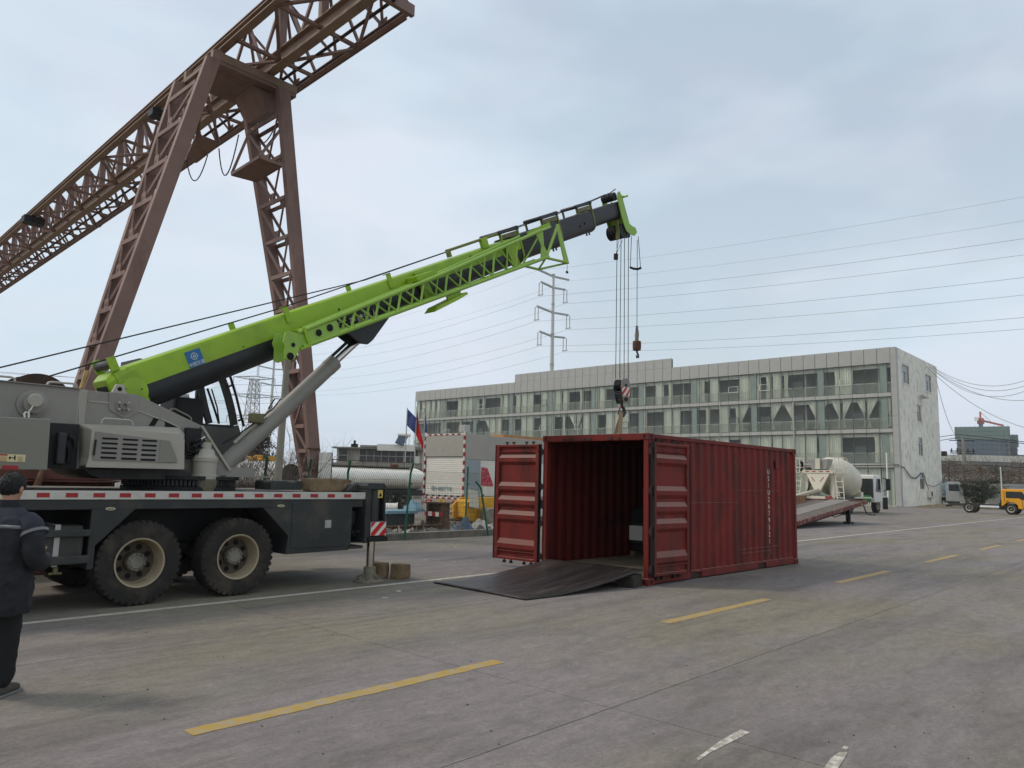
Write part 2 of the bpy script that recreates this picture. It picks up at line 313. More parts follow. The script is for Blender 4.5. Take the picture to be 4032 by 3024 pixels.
# the far forecourt and the road beyond the slabs that can be told apart
fy = MB().box((xs[-1]+.02,-60,-.05),(150,16.24,-.004)).box((20.6,16.26,-.05),(150,130,-.006)).box((-60,-60,-.05),(xs[-1]+.0,ys[0]-.02,-.004)).box((-60,ys[0],-.05),(xs[0]-.02,16.24,-.004))
struct('concrete_forecourt', fy, m_conc)
struct('earth_yard', MB().sheet(lambda u,v:(-60+u*80.5, 16.3+v*120, -.03+.05*mnoise.noise(V((u*60,v*60,0)))), 80, 80), m_earth)
struct('far_field', MB().add([(-900,130,-.02),(1400,130,-.02),(1400,1400,-.02),(-900,1400,-.02)],[(0,1,2,3)]).add([(150.1,-900,-.021),(1400,-900,-.021),(1400,129.9,-.021),(150.1,129.9,-.021)],[(0,1,2,3)]), m_earth)
def paint(name, col, conc=(.30,.27,.235), wear=.5, sc_=9):
    return mat(name, col, .75, var=.1, scale=5, dirt=conc, damt=wear, dscale=sc_)
m_py = paint('yellow_line_paint', (.36,.245,.060), wear=.50); m_pw = paint('white_line_paint', (.47,.45,.41), wear=.40); m_ps = paint('white_scuff_paint', (.60,.59,.57), wear=.72, sc_=16)
def marking(poly, mt, h=.004): return struct('road_marking', MB().prism(poly, .0015, h, 'xy'), mt)
def ragged(x0, x1, y0, y1, a=.008, st=.07):
    k = max(2, int((x1-x0)/st)); jt = lambda: random.uniform(-a,a)
    return [(x0+(x1-x0)*i/k, y0+jt()) for i in range(k+1)]+[(x1-(x1-x0)*i/k, y1+jt()) for i in range(k+1)]
for k in range(9):
    x0 = 2.39+5.98*k; marking(ragged(x0, x0+2.98, 4.975, 5.125), m_py)
x = -8.0
while x < 90:
    L_ = 5.6 if x < 40 else 12; marking(ragged(x, x+L_, 9.665, 9.775, .006, .12), m_pw); x += L_
marking([(4.44,2.44),(4.62,2.46),(5.2,2.455),(5.22,2.53),(4.9,2.52),(4.47,2.47)], m_ps); marking([(4.86,1.76),(5.12,1.80),(5.30,1.83),(5.27,1.87),(5.1,1.87),(4.86,1.83)], m_ps); marking([(5.34,1.85),(5.41,1.86),(5.41,1.89),(5.35,1.885)], m_ps)
# ------------------------------------------------------------------ shipping container
CT = (11.067,6.999,0); CTR = R(-1.26)
ct = thing('shipping_container', 'rust red shipping container standing open with both doors swung back', 'container', CT, CTR)
LN, WD, HT = 6.058, 2.438, 2.591
def pb(mb, name, mt, **k): return mb.build(name, mt, ct, local=True, **k)
for x in (.0, LN-.178):
    for y in (0., WD-.162):
        for z in (0., HT-.118):
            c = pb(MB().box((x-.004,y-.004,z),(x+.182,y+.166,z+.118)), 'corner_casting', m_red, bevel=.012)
            hx = MB(); fx = -.0075 if x == 0 else LN+.0035
            el = [(y+.081+.026*math.cos(t*PI/6)*1.0, z+.059+.040*math.sin(t*PI/6)) for t in range(12)]
            hx.prism(el, fx, fx+.004, 'yz'); hx.build('casting_slot', m_blackm, c, local=True); hx = MB()
            if y == 0: hx.prism([(x+.089+.030*math.cos(t*PI/6), z+.059+.040*math.sin(t*PI/6)) for t in range(12)], -.0075, -.0035, 'xz').build('casting_slot', m_blackm, c, local=True)
for x in (.012, LN-.112):
    for y in (.010, WD-.110):
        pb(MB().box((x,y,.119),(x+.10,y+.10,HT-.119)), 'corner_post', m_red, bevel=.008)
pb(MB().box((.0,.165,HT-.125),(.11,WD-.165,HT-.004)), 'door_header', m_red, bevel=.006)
for y in (.62,.80,1.28,1.42,1.74,1.90): pb(MB().cbox((-.012,y,HT-.085),(.03,.05,.03)).cbox((-.02,y,HT-.10),(.02,.09,.018)), 'cam_keeper', m_rustd)
pb(MB().box((.0,.165,.004),(.12,WD-.165,.115)), 'door_sill', m_rust, bevel=.006)
for y in (.012, WD-.072):
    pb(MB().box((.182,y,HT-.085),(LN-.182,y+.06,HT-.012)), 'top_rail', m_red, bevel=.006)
for y in (.02, WD-.07):
    rl = MB()
    for a, b_ in ((.182,1.42),(1.80,4.10),(4.48,LN-.182)): rl.box((a,y,.02),(b_,y+.05,.16))
    rl.box((1.42,y+.002,.115),(1.80,y+.048,.158)).box((4.10,y+.002,.115),(4.48,y+.048,.158))
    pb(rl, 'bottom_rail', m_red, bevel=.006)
def corr(x0, x1, y, sgn, pitch=.278, dp=.036):
    P = []; x = x0
    while x < x1-.01:
        for dx, dy in ((0,0),(.072,0),(.140,dp),(.210,dp)):
            if x+dx < x1: P.append((x+dx, y+sgn*dy))
        x += pitch
    P.append((x1,y)); return P
def wall(P, z0, z1, nz_=14, dent=.010):
    mb = MB(); n = len(P); vv = []
    for k in range(nz_+1):
        z = z0+(z1-z0)*k/nz_
        for px_, py_ in P:
            d = dent*(mnoise.noise(V((px_*1.3,z*1.5,py_)))+.6*mnoise.noise(V((px_*4,z*3.5,9)))) if 0 < k < nz_ else 0
            vv.append((px_, py_+d, z))
    return mb.add(vv, [(k*n+i, k*n+i+1, (k+1)*n+i+1, (k+1)*n+i) for k in range(nz_) for i in range(n-1)])
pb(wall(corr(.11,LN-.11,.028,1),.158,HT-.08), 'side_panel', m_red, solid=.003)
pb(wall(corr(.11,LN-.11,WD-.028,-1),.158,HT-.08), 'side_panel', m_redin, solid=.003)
ew = wall(corr(.11,WD-.11,0,1),.158,HT-.08); ew.v = [(LN-.03-b_,a,c) for a,b_,c in ew.v]
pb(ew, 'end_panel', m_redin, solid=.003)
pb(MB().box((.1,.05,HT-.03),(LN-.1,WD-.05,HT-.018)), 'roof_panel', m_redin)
fl = MB().box((.12,.06,.02),(LN-.1,WD-.06,.12)).build('floor_frame', m_rustd, ct, local=True)
for k in range(8):
    y = .075+k*.287; MB().box((.10,y,.125),(LN-.12,y+.282,.152)).build('floor_board', m_floorw, ct, local=True)
# patch lines and dents on the near side
ml = MB()
for a, b_, z in ((.0+1.25,3.3,1.38),(3.3,5.15,1.62),(3.35,5.1,.44),(3.4,4.8,.36)):
    k = int((b_-a)/.02)
    ml.tube([(a+(b_-a)*i/k, .026+(.036 if ((a+(b_-a)*i/k-.11)%.278) > .125 and ((a+(b_-a)*i/k-.11)%.278)<.225 else .0)*.9-.004, z+.006*mnoise.noise(V((i*.3,z,0)))) for i in range(k+1)], .005, 5)
pb(ml, 'weld_seam', m_red)
txt = 'USIU2679521'
for i, ch in enumerate(txt):
    text_mesh(ch, .150, m_wht, 'marking_letter', ct, Matrix.Translation(V(CT))@Matrix.Rotation(CTR,4,'Z')@frame((4.66,.021,2.03-i*.148), (1,0,0), (0,0,1)), sx=1.05)
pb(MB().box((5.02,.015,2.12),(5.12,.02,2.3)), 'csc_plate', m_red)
# doors: horizontal corrugations seen from the inside
def door(origin, ex, n_, label):
    """ex: along the door from hinge; n_: normal toward the viewer"""
    ex = V(ex).normalized(); n_ = V(n_).normalized(); O = V(origin); w_, z0, z1 = 1.14, .155, 2.425; h = z1-z0
    T_ = lambda u,d,z: O+ex*u+n_*d+V((0,0,z))
    d0 = MB()
    prof = [(0,0)]
    for a, b_, c, d in ((.085,.117,.150,.178),(.33,.365,.395,.425),(.45,.485,.520,.550),(.577,.613,.650,.680),(.82,.865,.90,.925)):
        prof += [(a,0),(b_,.042),(c,.042),(d,0)]
    prof.append((1,0))
    vv = []
    for t, dd in prof: vv += [T_(.085,dd-.03,z1-t*h), T_(w_-.085,dd-.03,z1-t*h)]
    d0.add(vv, [(2*i,2*i+2,2*i+3,2*i+1) for i in range(len(prof)-1)])
    D = d0.build('door', m_red, ct, local=True, solid=.004, label=label)
    def sub(mb, name, mt, **k): return mb.build(name, mt, D, local=True, **k)
    def bx_(u0,u1,da,db,za,zb):
        vs8 = [T_(u,d,z) for z in (za,zb) for u,d in ((u0,da),(u1,da),(u1,db),(u0,db))]
        return [vs8, [(0,3,2,1),(4,5,6,7),(0,1,5,4),(1,2,6,5),(2,3,7,6),(3,0,4,7)]]
    for u0, u1 in ((0.,.09),(w_-.09,w_)): sub(MB().add(*bx_(u0,u1,-.05,.012,z0,z1)), 'door_stile', m_red, bevel=.006)
    for za, zb in ((z0,z0+.05),(z1-.05,z1)): sub(MB().add(*bx_(.09,w_-.09,-.05,.006,za,zb)), 'door_rail', m_red, bevel=.006)
    sub(MB().add(*bx_(.09,w_-.09,-.03,.008,z0+.16,z0+.172)), 'rib', m_red); sub(MB().add(*bx_(.09,w_-.09,-.03,.008,z1-.155,z1-.143)), 'rib', m_red)
    sub(MB().add(*bx_(-.012,.0,-.05,.03,z0,z1)), 'gasket', m_blackm); sub(MB().add(*bx_(w_,w_+.016,-.05,.02,z0,z1)), 'gasket', m_blackm)
    bo = MB()
    for u in (.28,.36,.72,.80):
        for t in (.030,.052): bo.lathe([(.014,0),(.014,.008),(.008,.014)], T_(u,-.03,z1-t*h), (n_,ex,V((0,0,1))), 8, True)
        for t in (.555,.968): bo.lathe([(.014,0),(.014,.010),(.008,.016)], T_(u,-.026,z1-t*h), (n_,ex,V((0,0,1))), 8, True)
    for i,t in enumerate((.70,.74,.78,.815)): bo.lathe([(.010,0),(.010,.006)], T_(.5-.012*i,-.03,z1-t*h), (n_,ex,V((0,0,1))), 8, True)
    sub(bo, 'rivet', m_red, kind='stuff')
    for u in (.22,.40,.74,.92):
        sub(MB().tube([T_(u,-.075,z0-.06),T_(u,-.075,z1+.05)], .017, 10).add(*bx_(u-.03,u+.03,-.09,-.055,z0-.075,z0-.03)).add(*bx_(u-.03,u+.03,-.09,-.055,z1+.03,z1+.06)), 'lock_bar', m_rustd, smooth=True)
    hg = MB()
    for z in (z0+.12,z0+.75,z0+1.45,z0+2.12): hg.add(*bx_(-.07,.02,-.045,-.015,z-.05,z+.05)); hg.tube([T_(-.03,-.02,z-.08),T_(-.03,-.02,z+.08)], .018, 8)
    sub(hg, 'hinge', m_rustd)
    return D
door((-.03,WD+.05,0), (-.045,1,0), (-1,-.03,0), 'open door standing out beside the crane end')
door((.035,-.075,0), (1,-.02,0), (0,-1,0), 'open door folded back against the long side')
# goods inside
gm = thing('wrapped_machine', 'black machine with two white paper notices inside the red container', 'machine', onZ(2490,2160,.152).to_tuple() if False else (CT[0]+2.84,CT[1]+.40,.153), CTR)
def gl(mb, name, mt, **k): return mb.build(name, mt, gm, local=True, **k)
gl(MB().box((.05,.0,.10),(2.6,1.88,1.05)).box((.25,.15,1.05),(2.4,1.75,1.5)), 'body', m_black, bevel=.04)
gl(MB().box((0,.3,0),(2.6,.42,.10)).box((0,1.4,0),(2.6,1.52,.10)).box((0,1.78,0),(2.6,1.88,.10)), 'skid', m_wood)
gl(MB().box((-.02,.7,.28),(.045,1.86,.72)), 'front_plate', m_boom2, bevel=.01)
for y0, y1 in ((1.16,1.52),(1.55,1.89)):
    gl(MB().box((-.026,y0,.34),(-.0205,y1,.65)), 'paper_notice', m_wht)
# bent steel plate used as a ramp, on a block
pl = MB(); A0, A1 = V((8.39,9.41,.0)), V((8.27,7.29,.0)); B0, B1 = V((11.03,9.17,.235)), V((10.93,7.02,.262))
def plf(u, v):
    p = (A0*(1-v)+A1*v)*(1-u)+(B0*(1-v)+B1*v)*u
    z = (B0.z*(1-v)+B1.z*v)*(max(0,(u-.18)/.82))**1.55
    return (p.x, p.y, .016+z+.004*mnoise.noise(V((u*3,v*3,0))))
pl.sheet(plf, 26, 10)
one('steel_plate', pl, m_plate, 'bent dark steel plate laid as a ramp into the red container', 'plate', loc=(8.3,8.3,0), solid=.022, smooth=True)
bk = MB().cbox((10.78,7.18,.10),(.36,.30,.20), Matrix.Rotation(R(12),3,'Z'))
one('wheel_chock', bk, mat('block_dark',(.035,.032,.028),.9,var=.4,scale=8,bump=.5), 'dark block propping the steel plate at the container corner', 'block', loc=(10.78,7.18,0), bevel=.012)
# ------------------------------------------------------------------ mobile crane (chassis, upper works, boom)
cr = thing('mobile_crane', 'lime green and grey telescopic truck crane with its boom raised to the right', 'mobile crane', (5.0,11.37,0))
def cb(mb, name, mt, par=None, **k): return mb.build(name, mt, par or cr, **k)
YN, YF = 10.1, 12.64
def Z5(x,y): return (x/2.212, 1400+y/2.212)
def Z6(x,y): return (800+x/2.212, 1400+y/2.212)
def Z7(x,y): return (x/2.212, 1800+y/2.212)
def Z8(x,y): return (900+x/2.212, 1750+y/2.212)
def xz(q, Y): p = onY(q[0], q[1], Y); return (p.x, p.z)
deck = cb(MB().box((-4.6,10.13,1.22),(7.43,YF-.03,1.438)), 'deck', m_chas)
cb(MB().box((-4.6,10.14,1.4385),(7.42,YF-.04,1.446)), 'deck_plate', m_rust and mat('deck_dusty', (.15,.135,.115), .85, var=.3, scale=2, dirt=(.07,.06,.05), damt=.35), deck)
for y0, y1 in ((10.085,10.125),(YF-.025,YF+.015)):
    rail = cb(MB().box((-4.6,y0,1.345),(7.44,y1,1.452)), 'side_rail', m_white, bevel=.005)
    for k in range(22):
        x = 7.02-k*.3065
        if x < .4: break
        cb(MB().box((x,y0-.0025 if y0 < 11 else y1,1.372),(x+.135,y0-.0005 if y0 < 11 else y1+.002,1.425)), 'reflector', m_redr, rail)
for y0, y1 in ((YN,YN+.03),(YF-.03,YF-.004)):
    cb(MB().box((-4.6,y0,1.225),(7.18,y1,1.343)), 'valance', m_chas, bevel=.004)
    cb(MB().prism([(3.345,1.224),(3.345,.50),(3.42,.50),(3.42,.78),(3.86,1.224)], y0, y1), 'fender_panel', m_chas, bevel=.004)
    cb(MB().prism([(3.345,1.22),(3.345,.50),(3.41,.50),(3.41,.79),(3.84,1.22)], y0+.031 if y0<11 else y0-.5, y0+.5 if y0<11 else y0-.002), 'fender_return', m_black)
lock = cb(MB().prism([(5.64,1.224),(6.08,.80),(6.05,.535),(7.17,.545),(7.18,1.224)], YN, YN+.62), 'locker', m_chas, bevel=.006)
cb(MB().prism([(5.64,1.224),(6.08,.80),(6.05,.535),(7.17,.545),(7.18,1.224)], YF-.62, YF), 'locker', m_chas, bevel=.006)
for a, b_ in (((560,505),(808,893)),((826,503),(1058,880))):
    p0 = xz(Z8(*a), YN); p1 = xz(Z8(*b_), YN)
    dr = cb(MB().box((p0[0],YN-.010,p1[1]),(p1[0],YN-.001,p0[1])), 'locker_door', m_chas, lock, bevel=.004)
p = xz(Z8(860,692), YN); cb(MB().box((p[0]-.055,YN-.024,p[1]-.06),(p[0]+.055,YN-.011,p[1]+.06)).box((p[0]-.028,YN-.032,p[1]-.035),(p[0]+.03,YN-.0245,p[1]+.03)), 'latch', m_steel, lock)
for q, nm in ((Z7(960,450),'a'),(Z8(453,535),'b')):
    p = xz(q, YN); pts = [(p[0]+.058*math.cos(t*PI/10), p[1]+.020*math.sin(t*PI/10)) for t in range(20)]
    lm = cb(MB().prism(pts, YN-.016, YN-.001), 'marker_lamp', m_white); pts = [(p[0]+.044*math.cos(t*PI/10), p[1]+.013*math.sin(t*PI/10)) for t in range(20)]
    cb(MB().prism(pts, YN-.020, YN-.0165), 'lens', mat('amber_lens', (.30,.24,.10), .3, var=.2, scale=20), lm)
# inner frame, axles
cb(MB().box((-4.5,10.95,.72),(7.35,11.10,1.215)), 'chassis_beam', m_black); cb(MB().box((-4.5,11.65,.72),(7.35,11.80,1.215)), 'chassis_beam', m_black)
for x in (3.98,5.32,-.4,-1.8): cb(MB().tube([(x,10.45,.54),(x,12.3,.54)], .11, 10), 'axle', m_black, smooth=True)
cb(MB().box((3.0,11.1,.55),(3.3,11.65,1.2)).box((2.2,11.12,.7),(3.0,11.62,1.2)), 'gearbox', m_black)
def wheel(x, y, z, r, wd, out, par, nm='wheel', lugs=38, mr=None, mt=None):
    """out=-1: the dish faces -Y"""
    mr = mr or m_rim; mt = mt or m_tyre; root = MB()
    hw = wd/2; ri = r*.56
    pr = [(ri,-hw*.78),(ri*1.06,-hw*.93),(r*.80,-hw),(r*.93,-hw*.95),(r*.975,-hw*.80),(r*.985,0),(r*.975,hw*.80),(r*.93,hw*.95),(r*.80,hw),(ri*1.06,hw*.93),(ri,hw*.78)]
    W_ = root.lathe(pr, (x,y,z), 'y', 40).build(nm, mt, par, smooth=True)
    lg = MB()
    for k in range(lugs):
        for sd_, off in ((-1,0),(1,.5)):
            a = 2*PI*(k+off)/lugs; er = V((math.sin(a),0,math.cos(a))); et = V((math.cos(a),0,-math.sin(a)))
            m3 = Matrix((et,(0,1,0),er)).transposed()
            lg.cbox(V((x,y,z))+er*(r*.972)+V((0,sd_*hw*.62,0)), (2*PI*r/lugs*.62,hw*.62,r*.040), m3)
            lg.cbox(V((x,y,z))+er*(r*.935)+V((0,sd_*hw*.925,0)), (2*PI*r/lugs*.5,hw*.07,r*.07), m3)
    lg.build('tread', mt, W_, kind='stuff')
    o = out
    rm = MB().lathe([(ri*1.0,o*hw*.90),(ri*1.045,o*hw*.96),(ri*1.03,o*hw*1.0),(ri*.97,o*hw*.97),(ri*.94,o*hw*.75),(ri*.90,o*hw*.10),(ri*.84,-o*hw*.25)], (x,y,z), 'y', 36)
    RM = rm.build('rim', mr, W_, smooth=True)
    MB().lathe([(ri*.845,-o*hw*.22),(ri*.80,-o*hw*.30),(ri*.42,-o*hw*.34),(ri*.40,-o*hw*.1)], (x,y,z), 'y', 36).build('disc', m_disc, RM, smooth=True)
    ho = MB()
    for k in range(8):
        a = 2*PI*k/8+.3; ho.lathe([(.0,o*.012),(ri*.115,o*.012),(ri*.115,0)], (x+ri*.63*math.sin(a), y-o*hw*.27+o*.006, z+ri*.63*math.cos(a)), 'y', 10)
    ho.build('hand_hole', m_blackm, RM, kind='stuff')
    MB().lathe([(ri*.40,-o*hw*.28),(ri*.385,o*hw*.30),(ri*.34,o*hw*.36),(ri*.30,o*hw*.36),(ri*.27,o*hw*.42),(0.001,o*hw*.43)], (x,y,z), 'y', 24).build('hub', m_hub, RM, smooth=True)
    bl = MB()
    for k in range(10):
        a = 2*PI*k/10; bl.lathe([(ri*.045,0),(ri*.045,o*.03),(0.001,o*.034)], (x+ri*.34*math.sin(a), y+o*hw*.33, z+ri*.34*math.cos(a)), 'y', 6)
    bl.build('wheel_nut', m_hub, RM, kind='stuff')
    return W_
for x in (3.98,5.32):
    wheel(x, 10.29, .54, .54, .36, -1, cr); wheel(x, YF-.19, .54, .54, .36, 1, cr)
for x in (-.4,-1.8):
    wheel(x, 10.29, .54, .54, .34, -1, cr, lugs=30); wheel(x, YF-.19, .54, .54, .34, 1, cr, lugs=30)
# fuel tank and rails
tk = cb(MB().prism([(10.14,.62),(10.14,.96),(10.20,1.03),(10.62,1.03),(10.68,.96),(10.68,.62),(10.62,.56),(10.20,.56)], 1.9, 3.30, 'yz'), 'fuel_tank', mat('tank_dark', (.045,.044,.042), .55, var=.25, scale=2, stretch=(4,1,.6), dirt=(.09,.085,.075), damt=.3), bevel=.02)
cb(MB().box((2.97,10.125,.55),(3.03,10.139,1.03)).box((2.97,10.125,1.032),(3.03,10.7,1.046)), 'tank_strap', m_steel, tk)
for z0, z1 in ((.90,.985),(.575,.675)): cb(MB().box((1.5,10.06,z0),(3.36,10.118,z1)), 'guard_rail', m_chas, bevel=.012)
cb(MB().tube([(3.02,10.14,.545),(3.02,10.14,.47)], .03, 8).tube([(2.95,10.14,.47),(3.09,10.14,.47)], .015, 8), 'drain_valve', m_brass, tk)
# rear outrigger: housing, jack, pad, warning board
of = cb(MB().box((7.44,10.06,.64),(7.545,10.5,1.50)).prism([(7.44,1.50),(7.44,1.56),(7.48,1.61),(7.80,1.61),(7.845,1.56),(7.845,1.50)], 10.06, 10.5).box((7.81,10.06,.98),(7.845,10.5,1.50)).box((7.545,10.42,.64),(7.81,10.5,1.50)), 'outrigger_housing', m_chas, bevel=.014)
cb(MB().box((7.19,10.5,.62),(7.90,12.3,1.20)), 'outrigger_beam', m_black, bevel=.01)
cb(MB().box((7.44,12.25,.64),(7.845,YF+.04,1.60)), 'outrigger_housing', m_chas, bevel=.014)
JX, JY = 7.675, 10.19
jk = cb(MB().lathe([(.108,.96),(.108,1.54),(.095,1.565),(.0,1.565)], (JX,JY,0), 'z', 28), 'jack', m_chas, smooth=True)
cb(MB().lathe([(.068,.04),(.068,.98)], (JX,JY,0), 'z', 24), 'jack_rod', m_chrome, jk, smooth=True)
sk = cb(MB().box((7.50,10.03,.66),(7.895,10.40,.735)).box((7.515,10.075,.735),(7.88,10.39,1.0)), 'jack_guard', m_black, jk, bevel=.01)
wb = cb(MB().box((7.555,10.052,.755),(7.86,10.066,.975)), 'warning_board', m_wht, jk)
for a in (-.02,.175,.37):
    pts = [(7.557+a-.215,.757),(7.557+a-.105,.757),(7.557+a+.115,.973),(7.557+a+.005,.973)]
    pts2 = []
    x0, x1 = 7.557, 7.858
    def clipx(P, xc, keep):
        o = []
        for i in range(len(P)):
            A, B = P[i], P[(i+1)%len(P)]; ia, ib = keep(A[0]), keep(B[0])
            if ia: o.append(A)
            if ia != ib: t = (xc-A[0])/(B[0]-A[0]); o.append((xc, A[1]+(B[1]-A[1])*t))
        return o
    pts = clipx(pts, x0, lambda v: v >= x0); pts = clipx(pts, x1, lambda v: v <= x1) if len(pts) > 2 else pts
    if len(pts) > 2: cb(MB().prism(pts, 10.0485, 10.0515), 'red_stripe', mat('warning_red', (.55,.012,.018), .4, var=.08), wb)
cb(MB().box((7.70,10.0555,1.36),(7.80,10.0595,1.50)) if False else MB().cbox((JX+.055,JY-.112,1.43),(.10,.006,.13)), 'warning_sticker', m_yel, jk)
cb(MB().prism([(JX+.02,1.39),(JX+.09,1.39),(JX+.055,1.455)], JY-.1185, JY-.1155), 'sticker_mark', m_black, jk)
pdm = mat('pad_dusty', (.17,.155,.12), .8, var=.25, scale=9, dirt=(.10,.09,.07), damt=.3)
pd = cb(MB().lathe([(.255,.0),(.255,.022),(.235,.035),(.13,.075),(.10,.12),(.10,.24),(.075,.25),(.0,.25)], (JX,JY,0), 'z', 32), 'jack_pad', pdm, jk, smooth=True)
for k in range(8):
    a = k*PI/4; cb(MB().bar((JX+.09*math.cos(a),JY+.09*math.sin(a),.10),(JX+.21*math.cos(a),JY+.21*math.sin(a),.045), .014, .07), 'pad_web', pdm, pd)
cb(MB().box((7.19,10.45,.56),(7.43,10.6,1.22)), 'recess_back', m_blackm)
cb(MB().box((7.185,10.11,.555),(7.45,10.45,.60)).box((7.185,10.2,.80),(7.45,10.23,.84)), 'recess_shelf', m_chas)
for k in range(3):
    cb(MB().tube([(7.21+.035*k,10.22,.86),(7.215+.035*k,10.16,1.02),(7.23+.03*k,10.18,1.14),(7.20+.02*k,10.34,1.18)], .017, 8), 'hydraulic_hose', m_black, smooth=True)
cb(MB().lathe([(.05,0),(.05,.1),(.0,.1)], (7.30,10.15,.80), 'y', 16), 'hose_reel', m_boom2)
# deck brackets over the outrigger beams
for pl_, y0, y1 in (([Z6(585,1170),Z6(585,1105),Z6(600,1090),Z6(735,1092),Z6(760,1105),Z6(820,1108),Z6(872,1170)],10.42,10.9),([Z6(1250,1180),Z6(1320,1122),Z6(1425,1118),Z6(1430,1185)],10.3,11.2)):
    cb(MB().prism([(lambda q: (q[0],max(q[1],1.447)))(xz(q,y0)) for q in pl_], y0, y1), 'beam_cover', m_chas, bevel=.012)
# turntable
TX, TY = 4.95, 11.37
cb(MB().lathe([(.80,1.446),(.80,1.50),(.74,1.51),(.74,1.60),(.84,1.605),(.84,1.655)], (TX,TY,0), 'z', 48), 'slewing_ring', m_black, smooth=True)
gt = MB()
for k in range(90):
    a = 2*PI*k/90; gt.cbox((TX+.76*math.cos(a),TY+.76*math.sin(a),1.555),(.06,.03,.085), Matrix.Rotation(a,3,'Z'))
cb(gt, 'gear_tooth', m_boom2, kind='stuff')
# ---- upper works
def poly(qs, Y): return [xz(q, Y) for q in qs]
up = MB()
plate = [Z5(700,300),Z5(760,303),Z5(1205,345),Z5(1745,605),Z5(2000,1000),Z5(2085,1002),Z5(2085,1078),Z5(1720,1078),Z5(1560,985),Z5(700,985)]
pp = poly(plate, 10.86)
fr = cb(MB().prism(pp, 10.86, 10.90), 'side_frame', m_grey, bevel=.006)
cb(MB().prism(pp, 11.84, 11.88), 'side_frame', m_grey, bevel=.006)
cb(MB().box((3.5,10.9,1.66),(5.9,11.84,1.80)), 'turntable_floor', m_grey)
cb(MB().prism(poly([Z5(1100,990),Z5(1560,985),Z5(1720,1076),Z5(1160,1076),Z5(860,1072),Z5(760,1040),Z5(690,990)],10.84), 10.7, 12.1), 'frame_underside', m_chas)
# rear body, wider, and its step
rp = poly([Z5(-420,180),Z5(690,290),Z5(690,600),Z5(690,985),Z5(-420,985)], 10.66)
rb = cb(MB().prism(rp, 10.66, 12.08), 'rear_body', m_grey, bevel=.008)
sp = [xz(Z5(690,290),10.66), xz(Z5(760,300),10.86)]
cb(MB().add([(sp[0][0],10.66,sp[0][1]),(sp[1][0]+.0,10.86,sp[1][1]),(sp[1][0]+.0,10.86,2.0),(sp[0][0],10.66,2.0)],[(0,1,2,3)]), 'step_plate', m_greyl, rb, solid=.012)
cb(MB().add([(sp[0][0],12.08,sp[0][1]),(sp[1][0],11.88,sp[1][1]),(sp[1][0],11.88,2.0),(sp[0][0],12.08,2.0)],[(3,2,1,0)]), 'step_plate', m_greyl, rb, solid=.012)
tl0, tl1 = xz(Z5(-420,180),10.66), xz(Z5(700,291),10.66)
cb(MB().bar((tl0[0],10.65,tl0[1]+.005),(tl1[0],10.65,tl1[1]+.005),.04,.012), 'top_lip', m_grey, rb)
# engraved weld lines on the near side frame
for nm, qs in (('pivot_plate',[Z5(948,318),Z5(1200,340),Z5(1200,497),Z5(1090,556),Z5(948,470)]),):
    pv = cb(MB().prism(poly(qs,10.855), 10.845, 10.859), 'pivot_plate', m_grey, fr, bevel=.004)
def disc(q, Y, prof, mt, nm, par, n=24): p_ = onY(q[0],q[1],Y); return cb(MB().lathe(prof,(p_.x,Y,p_.z),'y',n), nm, mt, par, smooth=True)
disc(Z5(1073,440), 10.845, [(.10,0),(.10,-.014),(.085,-.016),(.06,-.016),(.055,-.055),(.035,-.06),(.03,-.03),(0.001,-.03)], m_grey, 'pivot_boss', pv)
for dx, dy in ((-38,-30),(48,-28),(-38,28),(42,30)): disc(Z5(1073+dx,440+dy), 10.83, [(.018,0),(.018,-.03),(0.001,-.032)], m_greyl, 'boss_bolt', pv, 10)
pe = onY(*Z5(1040,290),10.87); cb(MB().prism([(pe.x-.11,pe.z-.09),(pe.x+.11,pe.z-.09),(pe.x+.05,pe.z+.06),(pe.x-.05,pe.z+.06)], 10.85, 10.9), 'lifting_eye', m_greyl, fr, bevel=.01)
cb(MB().lathe([(0.001,-.004),(.03,-.004),(.03,0)], (pe.x-.002,10.849,pe.z-.005), 'y', 14), 'eye_hole', m_blackm, fr)
for qs in ([Z5(770,395),Z5(948,413)],[Z5(1200,480),Z5(1380,548)],[Z5(1400,548),Z5(1560,625)],[Z5(1690,680),Z5(1745,605)],[Z5(1610,665),Z5(1690,680)]):
    a, b_ = onY(*qs[0],10.856), onY(*qs[1],10.856); cb(MB().bar(a,b_,.012,.016), 'weld_bead', m_greyl, fr)
cb(MB().prism(poly([Z5(1295,612),Z5(1340,540),Z5(1385,552),Z5(1345,612)],10.858), 10.853, 10.8595), 'frame_slot', m_blackm, fr); cb(MB().prism(poly([Z5(1437,575),Z5(1560,628),Z5(1437,620)],10.858), 10.853, 10.8595), 'frame_slot', m_blackm, fr)
# front ribs down to the ring
cb(MB().prism(poly([Z5(1740,610),Z5(1765,610),Z5(2010,995),Z5(1990,1000)],10.84), 10.82, 10.86), 'front_flange', m_greyl, fr)
cb(MB().box((5.35,10.72,1.655),(6.05,10.9,1.675)), 'foot_plate', m_grey, fr)
a = onY(*Z5(1575,990),10.7); b_ = onY(*Z5(1720,1078),10.7); cb(MB().bar((a.x,10.72,a.z),(b_.x,10.72,b_.z),.03,.02), 'foot_brace', m_greyl, fr)
